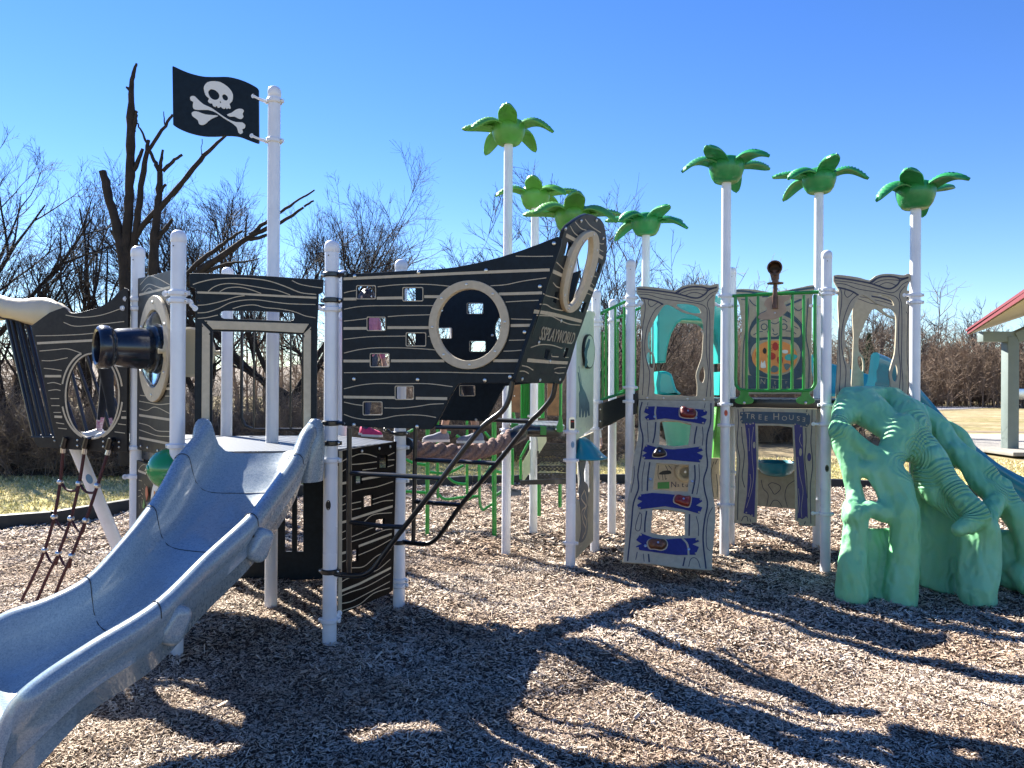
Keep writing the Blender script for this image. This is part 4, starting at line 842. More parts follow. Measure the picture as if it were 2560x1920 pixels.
mod = o.modifiers.new('solid', 'SOLIDIFY'); mod.thickness = .012; tag(o, 'blue-teal plastic scoop on the board below the giraffe', 'scoop')

# ---------------- sloping walkway and its green rails ----------------
plK = Plane((*k2, 0), (*k4, 0))
rt = thing('walkway', plK.w((.1, 1.2)), 'black sloping walkway rising to the tree house platform', 'walkway')
mb = MB(); plK.board(mb, [zV((52, 1312), (325, 1222), (450, 1198), (450, 1400), (330, 1430), (200, 1500), (52, 1562))], .03)
for q in ((84, 1357), (84, 1476)): plK.bolt(mb, zV(q)[0], .009, .016, 1)
mb.build('side_beam', [M['black'], M['steel']], rt)
mb = MB(); a, b = plK.wp(zV((60, 1330))[0]), plK.wp(zV((450, 1215))[0]); q = Vector((.1, .75, 0)); mb.loft([[a, b, b + q, a + q], [a - Vector((0, 0, .02)), b - Vector((0, 0, .02)), b + q - Vector((0, 0, .02)), a + q - Vector((0, 0, .02))]]); mb.build('walkway_plate', M['deck'], rt)
for (lb, yo, top, bot_, bars_) in (('near green sloping railing of the walkway', 0, [(70, 415), (330, 292)], [(60, 1268), (460, 1150)], [(70, 620, 1250), (105, 590, 1245), (140, 385, 1240), (230, 345, 1215), (318, 300, 1190)]),
                                   ('far green sloping railing of the walkway', .75, [(185, 480), (480, 355)], [(150, 1240), (440, 1120)], [(188, 480, 1215), (252, 440, 1200), (312, 420, 1180), (425, 370, 1130)])):
    Y = 7.7 + yo; a = P(*zV(bot_[0])[0], Y); rt = thing('walkway_railing', a, lb, 'railing', 'green railings of the walkway')
    MB().tube([P(*zV(q)[0], Y) for q in top], .015, 10).build('top_rail', M['green'], rt); MB().tube([P(*zV(q)[0], Y) for q in bot_], .014, 10).build('bottom_rail', M['green'], rt)
    for x, t, b_ in bars_: MB().tube([P(*zV((x, t))[0], Y), P(*zV((x, b_))[0], Y)], .0125, 10).build('bar', M['green'], rt)

# ---------------- tree house platform ----------------
DT = 1.535
poly = [(k4[0] + .05, k4[1] + .05), (k5[0], k5[1] + .05), (k6[0] + .0, k6[1] + .06), (k7[0], k7[1] + .05), (k7[0] + .1, k7[1] + .85), (k9[0] + .0, k9[1] + .06), (k8[0], k8[1] + .1), (k4[0] + .35, k4[1] + .85)]
deck_poly(poly, DT, .075, 'tree_house_deck', 'grey platform with black edge beams at tree house height')

# ---------------- tan tree-shaped arch boards ----------------
def arch_board(pl, z, outer, holes, lines, thick, m=M['beige'], lm=M['navy'], name='tree_arch', label='', bolts=()):
    rt = thing(name, pl.w((.4, 1.5)), label, 'panel'); mb = MB(); pl.board(mb, [cr2(z(*outer[0]), n=2) + z(*outer[1])] + [cr2(z(*h), True, 3) for h in holes], .022)
    for p in lines: pl.line(mb, z(*p), .0065, .0125)
    for p in thick: pl.line(mb, z(*p), .015, .0128)
    for q in bolts: pl.bolt(mb, z(q)[0], .010, .012)
    mb.build('board', [m, lm, M['steel']], rt); return rt
plT = Plane((*k4, 0), (*k5, 0))
outer = ([(437, 150), (480, 142), (600, 150), (720, 165), (815, 185), (880, 145), (960, 125), (1040, 122), (1120, 128), (1180, 132), (1215, 120), (1248, 122), (1250, 180), (1228, 215), (1215, 260), (1208, 400), (1198, 600), (1198, 900), (1205, 1272)], [(1205, 1275), (456, 1258), (458, 1200), (478, 900), (492, 600), (478, 400), (490, 280), (458, 235), (437, 200)])
archholes = [[(745, 322), (800, 345), (900, 400), (1000, 425), (1060, 450), (1090, 490), (1098, 560), (1090, 750), (1078, 850), (1050, 930), (1025, 1020), (1035, 1100), (1035, 1190), (1020, 1228), (900, 1222), (640, 1212), (620, 1150), (610, 1000), (622, 900), (610, 820), (575, 775), (555, 740), (552, 640), (580, 560), (640, 440), (700, 345)],
             [(835, 322), (870, 314), (960, 318), (1040, 345), (1070, 390), (1065, 408), (980, 405), (900, 375), (850, 345)], [(560, 793), (585, 810), (603, 870), (600, 945), (575, 935), (545, 880), (540, 820)], [(1092, 935), (1105, 960), (1112, 1020), (1100, 1080), (1080, 1093), (1058, 1060), (1060, 1000)]]
al = [[(455, 195), (600, 205), (720, 225), (860, 250), (1000, 285), (1070, 290), (1120, 265), (1170, 215), (1230, 185)], [(470, 220), (560, 225), (700, 265), (900, 290), (1060, 315), (1120, 345), (1138, 400), (1130, 600), (1130, 800), (1150, 1000), (1128, 1230)],
      [(1200, 228), (1150, 280), (1140, 330), (1160, 400), (1165, 600), (1160, 900), (1175, 1100), (1168, 1228)], [(510, 262), (525, 320), (520, 420), (500, 560), (500, 800), (510, 1000), (498, 1215)], [(690, 320), (620, 380), (560, 500), (530, 620), (520, 760), (545, 900), (570, 1010), (552, 1220)],
      [(560, 278), (555, 310), (580, 342), (610, 330), (650, 298)], [(850, 205), (920, 160), (1020, 140), (1090, 150), (1150, 178)], [(870, 212), (940, 185), (1020, 175), (1150, 180)], [(920, 232), (980, 205), (1040, 205), (1100, 225)]]
athick = [[(455, 168), (600, 180), (720, 195), (820, 210), (920, 235), (1000, 255), (1060, 252), (1120, 215), (1150, 180), (1230, 150)], [(825, 208), (890, 170), (970, 148), (1080, 148), (1150, 162), (1225, 155)], [(485, 255), (560, 268), (640, 290), (700, 320)]]
arch_board(plT, zV, outer, archholes, al, athick, label='tan tree-shaped arch board above the blue-plank climber', bolts=((546, 1245), (705, 1246), (943, 1255), (1106, 1260)))
# right arch: same drawing laid between the next posts
def remap(pts): # from the first arch's enlarged view to the right-hand arch's
    (ax0, ay0), (bx0, by0) = zI((1200, 178))[0], zI((1955, 195))[0]; (ax1, ay1) = zI((1215, 1420))[0]
    out = []
    for x, y in pts:
        u = (x - 437) / (1250 - 437); v = (y - 135) / (1270 - 135); out.append((ax0 + (bx0 - ax0) * u + (ax1 - ax0) * 0 * v, ay0 + (by0 - ay0) * u + (ay1 - ay0) * v))
    return out
zid = lambda *p: remap(p)
plT2 = Plane((*k6, 0), (*k7, 0))
arch_board(plT2, zid, outer, archholes, al, athick, label='tan tree-shaped arch board above the green root climber')
plT3 = Plane((*k9, 0), (k9[0] + .92, k9[1] - .05, 0))
def remap2(*pts): return [(x + 28 + (x - 2180) * -.10, y + 30 + (y - 780) * -.1) for x, y in remap(pts)]
arch_board(plT3, remap2, outer, archholes, al[:3], athick[:1], name='tree_arch', label='sunlit inner tan arch board seen through the right tree arch')
plT4 = Plane((*k6, 0), (*k9, 0)); rt = thing('side_board', plT4.w((.4, 1.5)), 'narrow tan side board seen edge-on right of the white post by the railing', 'panel')
mb = MB(); plT4.board(mb, [[(.10, 1.50), (.42, 1.50), (.40, 2.30), (.12, 2.32)]], .022, px=False); mb.build('board', M['beige'], rt)

# ---------------- blue-plank climber ----------------
plL = Plane(plT.wp(zV((456, 1270))[0], .03), plT.wp(zV((1205, 1280))[0], .03), G(1665, 1452))
rt = thing('plank_climber', plL.w((.4, -1.2)), 'grey-tan climbing board with four blue planks and rock holds, leaning to the ground', 'climber')
co = cr2(zH((690, 130), (688, 200), (690, 300), (680, 450), (655, 560), (640, 680), (625, 820), (600, 950), (600, 1100), (580, 1250), (563, 1425)), n=2) + zH((800, 1440), (1000, 1470), (1272, 1490)) + cr2(zH((1275, 1480), (1280, 1350), (1298, 1150), (1300, 1000), (1278, 850), (1265, 700), (1275, 560), (1285, 400), (1295, 140)), n=2)
ch = [zH((862, 305), (900, 298), (1000, 300), (1108, 325), (1100, 400), (1085, 490), (970, 500), (855, 488)), zH((832, 635), (900, 640), (1090, 648), (1092, 750), (1082, 862), (950, 855), (806, 845), (815, 740)), zH((802, 1002), (900, 1003), (1058, 1028), (1056, 1210), (980, 1215), (860, 1205), (788, 1188))]
mb = MB(); plL.board(mb, [co] + ch, .025)
pl4 = [[(750, 180), (830, 178), (900, 182), (1040, 190), (1215, 205), (1240, 222), (1232, 245), (1185, 262), (1235, 282), (1215, 322), (1060, 295), (900, 275), (760, 290), (738, 265), (775, 243), (733, 225)],
       [(752, 482), (850, 510), (960, 522), (1080, 512), (1180, 500), (1205, 530), (1155, 548), (1205, 572), (1180, 625), (950, 605), (735, 600), (720, 570), (758, 548), (722, 535)],
       [(700, 882), (800, 868), (950, 880), (1185, 912), (1200, 935), (1150, 968), (1200, 985), (1175, 1035), (1050, 1000), (900, 975), (700, 1000), (678, 965), (720, 935), (680, 918)],
       [(710, 1190), (800, 1225), (900, 1240), (1000, 1232), (1150, 1228), (1175, 1255), (1120, 1278), (1172, 1300), (1145, 1362), (1000, 1365), (880, 1350), (700, 1325), (668, 1295), (715, 1275), (670, 1245)]]
for p in pl4: plL.board(mb, [zH(*p)], .004, .0145, .001, mi=2)
for p in ([(828, 180), (822, 230), (830, 280)], [(1040, 1230), (1080, 1280), (1090, 1365)]): plL.line(mb, zH(*p), .016, .0172, mi=0)
for p in ([(718, 145), (702, 220), (705, 330), (725, 430), (712, 560), (685, 720), (690, 830), (650, 950), (635, 1100), (620, 1250), (603, 1410)], [(1268, 155), (1265, 300), (1240, 400), (1230, 520), (1240, 650), (1210, 760), (1220, 860), (1240, 960), (1215, 1100), (1205, 1250), (1228, 1470)],
          [(828, 305), (820, 400), (805, 470)], [(1155, 340), (1140, 420), (1135, 475)], [(780, 625), (765, 740), (760, 850)], [(1138, 648), (1140, 760), (1118, 875)], [(755, 1015), (742, 1100), (740, 1180)], [(1097, 1040), (1095, 1130), (1093, 1208)], [(770, 1358), (775, 1418)], [(1060, 1385), (1045, 1450)]): plL.line(mb, zH(*p), .0125, .0138)
for p in ([(765, 145), (762, 170)], [(1222, 155), (1215, 190)], [(760, 305), (765, 400), (768, 465)], [(1200, 340), (1205, 420), (1198, 490)], [(740, 620), (720, 740), (718, 855)], [(1172, 640), (1175, 760), (1155, 880)], [(655, 655), (655, 740), (630, 865)], [(1150, 1055), (1168, 1130), (1168, 1210)],
          [(700, 1025), (715, 1050), (705, 1150), (685, 1172), (665, 1150), (680, 1080), (700, 1025)], [(1280, 985), (1245, 1060), (1230, 1200), (1235, 1300), (1260, 1330)], [(680, 1340), (668, 1400)], [(728, 1355), (735, 1415)], [(1090, 1455), (1105, 1400), (1135, 1385), (1165, 1410), (1182, 1465)]): plL.line(mb, zH(*p), .006, .0138)
for q in ((760, 192), (765, 280), (1215, 215), (1205, 310), (752, 492), (735, 588), (1178, 510), (1180, 608), (703, 890), (700, 988), (1185, 920), (1172, 1022), (708, 1203), (685, 1308), (1152, 1240), (1148, 1350)): plL.bolt(mb, zH(q)[0], .009, .0165, 0)
for q in ((818, 262), (1148, 270), (784, 760), (1118, 777), (745, 1290), (1090, 1318)): plL.bolt(mb, zH(q)[0], .013, .0165, 3)
hbL = mb.build('board', [M['beige'], M['navy'], M['royal'], M['steel']], rt)
for pts, m_ in (([(1025, 200), (1060, 198), (1090, 212), (1130, 215), (1148, 235), (1135, 275), (1080, 278), (1035, 270), (1018, 250)], M['redhold']), ([(810, 585), (808, 560), (835, 522), (870, 520), (900, 545), (905, 575), (860, 588)], M['darkhold']),
                ([(985, 900), (1020, 896), (1060, 908), (1100, 905), (1105, 930), (1092, 980), (1060, 982), (1010, 965), (975, 945)], M['redhold']), ([(765, 1270), (790, 1245), (830, 1245), (860, 1250), (895, 1250), (913, 1275), (905, 1310), (870, 1328), (820, 1320), (780, 1315)], M['brownhold'])):
    mb = MB(); q = plL.pxl(cr2(zH(*pts), True, 3)); g = Vector((sum(p[0] for p in q) / len(q), sum(p[1] for p in q) / len(q))); secs = []
    for s_, h in ((1.15, .0165), (1.15, .019), (1.0, .0195)): secs.append([plL.w(g + (Vector(p) - g) * s_, h) for p in q])
    mb.loft(secs, mi=1); secs = []
    for s_, h in ((1.0, .018), (1.02, .03), (.96, .045), (.82, .057), (.5, .064), (.2, .060)): secs.append([plL.w(g + (Vector(p) - g) * s_, h + .003 * math.sin(i * .9)) for i, p in enumerate(q)])
    mb.loft(secs); mb.lathe([(.010, 0), (.009, .005), (1e-5, .006)], plL.w(g, .060), plL.n, 10, 2)
    mb.build('rock_hold', [m_, M['tan'], M['steel']], hbL, smooth=60)

# ---------------- green railing with spyglass ----------------
plH = Plane((*k5, 0), (*k6, 0))
rt = thing('green_railing', plH.w((.4, 1.5)), 'green barred railing with curved lower corners in front of the round picture board', 'railing')
e = Vector((0, -.05, 0)); fr = cr([plH.wp(q, .05) for q in zI((232, 400), (238, 900), (235, 1230), (250, 1290), (300, 1322), (500, 1330), (800, 1328), (960, 1325), (1010, 1280), (1022, 1200), (1015, 800), (1018, 385))], n=3)
MB().tube(fr, .0155, 12).build('frame', M['green'], rt)
MB().tube([plH.wp(q, .05) for q in zI((205, 395), (640, 372), (1055, 356))], .0155, 12).build('top_rail', M['green'], rt)
for x0, x1 in ((342, 340), (455, 452), (568, 565), (682, 675), (795, 790), (908, 905)): MB().tube([plH.wp(zI((x0, 385))[0], .05), plH.wp(zI((x1, 1325))[0], .05)], .0135, 10).build('bar', M['green'], rt)
for cxf in (320, 925):
    mb = MB(); f = [(cxf - 35, 1330), (cxf + 35, 1330), (cxf + 45, 1380), (cxf + 88, 1410), (cxf + 88, 1440), (cxf + 50, 1462), (cxf - 50, 1462), (cxf - 90, 1440), (cxf - 88, 1410), (cxf - 45, 1380)]
    plH.board(mb, [cr2(zI(*f), True, 3)], .012, .055); plH.bolt(mb, zI((cxf, 1450))[0], .014, .062, 1); mb.build('foot_bracket', [M['green'], M['steel']], rt)
rt = thing('spyglass', plH.wp(zI((622, 520))[0], .08), 'rusty brown spyglass on a rod with tan bracket plate, on the green railing', 'telescope')
mb = MB(); plH.board(mb, [cr2(zI((455, 612), (480, 570), (525, 550), (545, 520), (515, 480), (535, 430), (590, 395), (700, 392), (780, 388), (770, 420), (715, 460), (735, 500), (735, 550), (680, 600), (600, 625), (520, 628)), True, 3)], .012, .08); plH.bolt(mb, zI((622, 563))[0], .009, .087, 1); mb.build('bracket_plate', [M['tanmetal'], M['steel']], rt)
a = plH.wp(zI((622, 520))[0], .10); b = plH.wp(zI((625, 275))[0], .10); mb = MB().tube([a, b], [.026, .018, .016, .016, .018], 12)
mb.tube([b, b + Vector((0, 0, .01))], .072, 20); mb.tube([b + Vector((0, 0, .01)), b + Vector((0, 0, .055))], [.03, .034, .030], 14)
c = plH.wp(zI((620, 122))[0], .14); mb.tube([b + Vector((0, 0, .04)), c + Vector((.015, .05, -.02))], [.035, .045], 14); mb.build('stand', M['rust'], rt)
ax = (O - c); ax = Vector((ax.x - .1, ax.y, ax.z + 1.1)).normalized()
mb = MB().lathe([(.045, -.19), (.05, -.17), (.05, -.08), (.058, -.07), (.06, .03), (.066, .035), (.066, .055), (.056, .055), (.05, -.1), (1e-5, -.1)], c, ax, 24); mb.build('tube', [M['rust']], rt)

# ---------------- round picture board behind the railing ----------------
plP = Plane((*k8, 0), (*k9, 0))
rt = thing('picture_board', plP.w((.4, 1.55)), 'tan board with child holding binoculars above an orange disc of animals', 'panel')
mb = MB(); plP.board(mb, [cr2(zI((240, 330), (300, 325), (400, 330), (500, 345), (600, 362), (700, 345), (800, 325), (900, 305), (960, 292), (1018, 292), (1022, 350), (990, 400), (985, 700), (980, 1000), (990, 1360)), n=2) + zI((275, 1365), (275, 1000), (300, 700), (270, 480), (240, 400))], .022)
plP.board(mb, [cr2(zI((370, 1160), (362, 900), (375, 700), (440, 600), (550, 530), (650, 515), (740, 545), (830, 620), (900, 720), (905, 900), (893, 1190), (640, 1212), (480, 1190)), True, 3)], .003, .0125, .0005, mi=1)
plP.board(mb, [zI((355, 1175), (480, 1200), (640, 1222), (895, 1215), (900, 1310), (360, 1310))], .003, .0125, .0005, mi=1)
plP.board(mb, [cr2(zI((390, 790), (385, 740), (450, 650), (520, 600), (620, 575), (720, 590), (830, 660), (875, 730), (868, 790), (820, 805), (720, 795), (560, 800), (440, 808)), True, 3)], .003, .0155, .0005, mi=0)
plP.board(mb, [cr2(zI((425, 1050), (382, 960), (410, 880), (480, 835), (600, 822), (740, 825), (830, 860), (875, 950), (850, 1050), (780, 1140), (640, 1185), (510, 1150)), True, 3)], .003, .0155, .0005, mi=0)
plP.board(mb, [ell(*zI((620, 1000))[0], 57, 42, 40)], .003, .0185, .0005, mi=3)
for p in ([(250, 345), (350, 350), (450, 365), (580, 372)], [(720, 360), (850, 335), (1000, 312)], [(500, 400), (560, 395)], [(880, 430), (730, 490)]): plP.line(mb, zI(*p), .02, .0128, mi=1)
for p in ([(370, 430), (400, 470), (440, 495)], [(330, 1300), (335, 1100), (360, 850), (380, 700), (450, 590), (560, 530)], [(300, 1300), (310, 900), (350, 650), (360, 520), (340, 440), (290, 430)], [(955, 1300), (960, 1000), (930, 800), (940, 600), (950, 420)], [(730, 540), (840, 620), (920, 720)], [(800, 500), (850, 540), (890, 520)],
          [(470, 645), (540, 630), (600, 665), (640, 665), (700, 625), (740, 650)], [(545, 740), (570, 790), (620, 805), (670, 780), (690, 740)], [(600, 720), (610, 745)], [(600, 765), (625, 778), (648, 765)], [(410, 780), (460, 750), (500, 745)], [(850, 715), (800, 690)], [(730, 740), (790, 745), (830, 770)]): plP.line(mb, zI(*p), .009, .0172, mi=1)
for cx_ in (515, 712): plP.line(mb, ell(*zI((cx_, 700))[0], 7.5, 7.5, 16) + [ell(*zI((cx_, 700))[0], 7.5, 7.5, 16)[0]], .010, .0172, mi=1, smooth=False)
mb.build('board', [M['beige'], M['slate'], M['steel'], M['orange']], rt)
mb = MB()
def blob(pts, mi): plP.board(mb, [cr2(zI(*pts), True, 2)], .003, .0215, .0005, mi=mi)
blob([(600, 870), (625, 850), (650, 870), (655, 910), (625, 935), (597, 910)], 0); blob([(500, 930), (520, 905), (540, 930), (530, 965), (508, 960)], 1); blob([(545, 985), (580, 950), (625, 970), (625, 1010), (590, 1025), (555, 1010)], 0)
blob([(645, 1000), (700, 1000), (695, 1060), (650, 1060)], 0); blob([(718, 1000), (745, 970), (800, 970), (840, 980), (838, 1005), (800, 1030), (735, 1030)], 2); blob([(480, 1080), (490, 1030), (500, 1060), (520, 1030), (530, 1080), (530, 1105), (485, 1105)], 3)
blob([(580, 1110), (610, 1080), (655, 1100), (655, 1130), (620, 1150), (585, 1140)], 4); blob([(710, 1070), (740, 1060), (775, 1075), (760, 1110), (735, 1130), (715, 1100)], 4); blob([(430, 950), (450, 945), (455, 1000), (435, 1010)], 0); blob([(695, 930), (745, 930), (745, 960), (700, 958)], 3)
for s_ in (-1, 1):
    for yy in (880, 905, 925): plP.line(mb, zI((625 + s_ * 25, yy), (625 + s_ * 40, yy + (-10 if yy < 900 else 8))), .006, .0215, mi=0)
mb.build('animal_pictures', [M['red'], M['blk'], M['teal'], M['whiteb'], M['giraffeline']], rt)
def letters(pl, z, seq, parent, m, off=.0145, name='lettering', th=.0025):
    mb = MB()
    for ch, x, y, h, rot, mirx in seq:
        me = text_mesh(ch, 1.0, .002); c = pl.px(z((x, y))[0]); k = abs(pl.px(z((x, y - h / 2))[0])[1] - pl.px(z((x, y + h / 2))[0])[1]) / .70
        xs = [v.co.x for v in me.vertices]; ys = [v.co.y for v in me.vertices]; o_ = Matrix.Translation((-(max(xs) + min(xs)) / 2, -(max(ys) + min(ys)) / 2, 0))
        T = pl.M(off) @ Matrix.Translation((c[0], c[1], 0)) @ Matrix.Rotation(math.radians(rot), 4, 'Z') @ Matrix.Diagonal((k * mirx, k, 1, 1)) @ o_; mb.mesh(me, T)
    return mb.build(name, m, parent)
letters(plP, zI, [('N', 503, 1240, 48, -4, 1), ('a', 565, 1258, 34, 0, 1), ('t', 622, 1252, 42, 0, 1), ('u', 678, 1258, 32, 0, 1), ('r', 735, 1250, 34, 0, 1), ('e', 782, 1252, 32, 0, 1), ('H', 615, 1303, 34, 0, 1), ('u', 680, 1303, 26, 0, 1), ('n', 745, 1300, 28, 0, 1), ('t', 806, 1298, 32, 0, 1)], rt, M['beige'])

# ---------------- tree house door board ----------------
rt = thing('door_board', plH.w((.4, .3)), 'tan doorway board with carved sign and blue plank jambs under the green railing', 'panel')
dj = cr2(zJ((185, 128), (350, 128), (600, 135), (868, 138)), n=2) + zJ((866, 300), (862, 600), (858, 1112), (722, 1108), (718, 1080), (690, 1065), (690, 800), (668, 292), (560, 280), (380, 278), (384, 500), (372, 1080), (330, 1078), (330, 1092), (185, 1085), (190, 900), (205, 560), (190, 300))
mb = MB(); plH.board(mb, [dj], .022)
plH.board(mb, [zJ((235, 165), (300, 162), (500, 165), (700, 170), (800, 178), (815, 200), (812, 260), (790, 290), (700, 270), (500, 262), (250, 262), (232, 232), (252, 205), (230, 195))], .003, .0125, .0005, mi=2)
for p, mi in (([(272, 258), (290, 250), (318, 275), (345, 245), (358, 252), (362, 400), (370, 600), (360, 800), (352, 1040), (330, 1030), (310, 1015), (285, 1012), (262, 1005), (290, 850), (300, 600), (290, 400)], 3), ([(682, 260), (700, 258), (712, 272), (735, 272), (752, 285), (756, 500), (770, 700), (790, 900), (794, 1045), (775, 1040), (748, 1055), (730, 1045), (708, 1065), (712, 900), (700, 600), (688, 400)], 3)): plH.board(mb, [zJ(*p)], .005, .0135, .001, mi=mi)
for p in ([(215, 145), (220, 250), (208, 420), (230, 560), (222, 700), (215, 900), (212, 1060)], [(258, 140), (260, 160)], [(245, 290), (252, 400), (268, 500), (262, 600), (250, 700), (270, 790)], [(830, 150), (828, 280), (820, 420), (835, 600), (815, 800), (820, 1090)], [(788, 145), (784, 165)], [(778, 300), (780, 420), (770, 560), (785, 700), (790, 880)], [(245, 1068), (262, 1035), (290, 1035), (298, 1072)], [(315, 1052), (320, 1075)], [(765, 1098), (775, 1075)]): plH.line(mb, zJ(*p), .0075, .0128)
for p in ([(305, 300), (312, 400), (308, 490)], [(345, 290), (330, 420), (335, 560), (345, 700), (325, 830), (285, 960)], [(315, 680), (322, 750), (300, 870)], [(735, 350), (725, 400), (745, 450)], [(712, 540), (730, 700), (755, 820), (740, 960), (745, 1040)], [(715, 800), (725, 900), (715, 1000)]): plH.line(mb, zJ(*p), .004, .0168, mi=0)
for c_, rx, ry in (((350, 440), 3.2, 8.2), ((734, 498), 3.6, 10)): plH.board(mb, [ell(*zJ(c_)[0], rx, ry, 20)], .002, .017, .0004, mi=0)
plH.board(mb, [ell(*zJ((806, 540))[0], 5, 10.5, 20)], .002, .0125, .0004, mi=3)
for q in ((250, 178), (246, 240), (790, 185), (785, 275), (288, 266), (342, 260), (285, 1000), (332, 1022), (690, 268), (738, 284), (722, 1052), (780, 1040)): plH.bolt(mb, zJ(q)[0], .0075, .0165, 0)
mb.build('board', [M['beige'], M['navy'], M['slate'], M['royal']], rt)
letters(plH, zJ, [('T', 297, 195, 46, -3, 1), ('R', 345, 203, 42, -3, 1), ('E', 402, 207, 42, -2, 1), ('E', 452, 217, 38, -2, 1), ('H', 535, 203, 54, 0, 1), ('O', 603, 217, 38, 0, 1), ('U', 660, 210, 42, 0, 1), ('S', 718, 220, 40, 0, 1), ('E', 763, 228, 36, -4, -1)], rt, M['beige'])
# play counter behind the door
plQ = Plane((*k8, 0), (*k9, 0)); plQ.o = plQ.o + Vector((0, -.12, 0))
rt = thing('play_counter', plQ.w((.4, .3)), 'tan counter board with dark round basin behind the tree house doorway', 'play counter')
mb = MB(); plQ.board(mb, [zJ((370, 640), (700, 650), (700, 968), (372, 945))], .022)
for p in ([(408, 730), (425, 800), (465, 850), (455, 940)], [(465, 770), (500, 752), (560, 775), (565, 810), (520, 848), (495, 815), (465, 770)], [(682, 735), (625, 780), (605, 860), (625, 950)], [(480, 945), (510, 900), (550, 905), (580, 948)]): plQ.line(mb, zJ(*p), .006, .0125)
mb.build('board', [M['beige'], M['navy']], rt)
c = plQ.wp(zJ((532, 585))[0], .16); mb = MB().lathe([(1e-5, -.135), (.08, -.132), (.14, -.105), (.178, -.05), (.192, 0), (.200, .006), (.192, .012), (.182, .0), (.168, -.05), (.12, -.1), (1e-5, -.12)], c, n=36); mb.build('basin', M['tealdark'], rt)
# tan board left of it, between the posts, and a nature board with wheel behind the climber window
plY = Plane((k4[0] + .1, k4[1] + .55, 0), (k8[0] - .05, k8[1] + .05, 0))
rt = thing('nature_board', plY.w((.3, .4)), 'tan board with cream wheel and insect drawing behind the climber', 'panel')
mb = MB(); plY.board(mb, [zH((800, 590), (1335, 590), (1335, 915), (1290, 920), (800, 890))], .02)
plY.board(mb, [zH((842, 785), (935, 780), (935, 835), (842, 835))], .003, .0115, .0005, mi=2)
plY.board(mb, [cr2(zH((850, 720), (880, 695), (940, 690), (950, 715), (900, 722)), True, 2)], .003, .0115, .0005, mi=3)
for p in ([(850, 650), (845, 720), (855, 760)], [(880, 720), (885, 765)], [(930, 650), (955, 680)], [(900, 720), (905, 760), (915, 752)], [(1290, 620), (1270, 700), (1275, 800), (1290, 900)], [(1320, 600), (1300, 640)], [(1310, 720), (1320, 800), (1318, 900)], [(905, 650), (925, 690)]): plY.line(mb, zH(*p), .006, .0115, mi=1)
mb.build('board', [M['tan'], M['navy'], M['green'], M['blk']], rt)
letters(plY, zH, [('N', 968, 800, 45, 0, 1), ('a', 1005, 808, 30, 0, 1), ('t', 1040, 805, 40, 0, 1), ('u', 1072, 810, 30, 0, 1), ('r', 1105, 810, 30, 0, 1), ('e', 1138, 812, 30, 0, 1)], rt, M['navy'], .012)
c = plY.wp(zH((1058, 700))[0], .02); mb = MB().lathe([(.055, .0), (.055, .02), (.07, .035), (.09, .035), (.105, .02), (.105, 0)], c, plY.n, 36); mb.lathe([(.012, 0), (.012, .02), (1e-5, .02)], c, plY.n, 12, 1); mb.build('turning_wheel', [M['creamplastic'], M['steel']], rt)
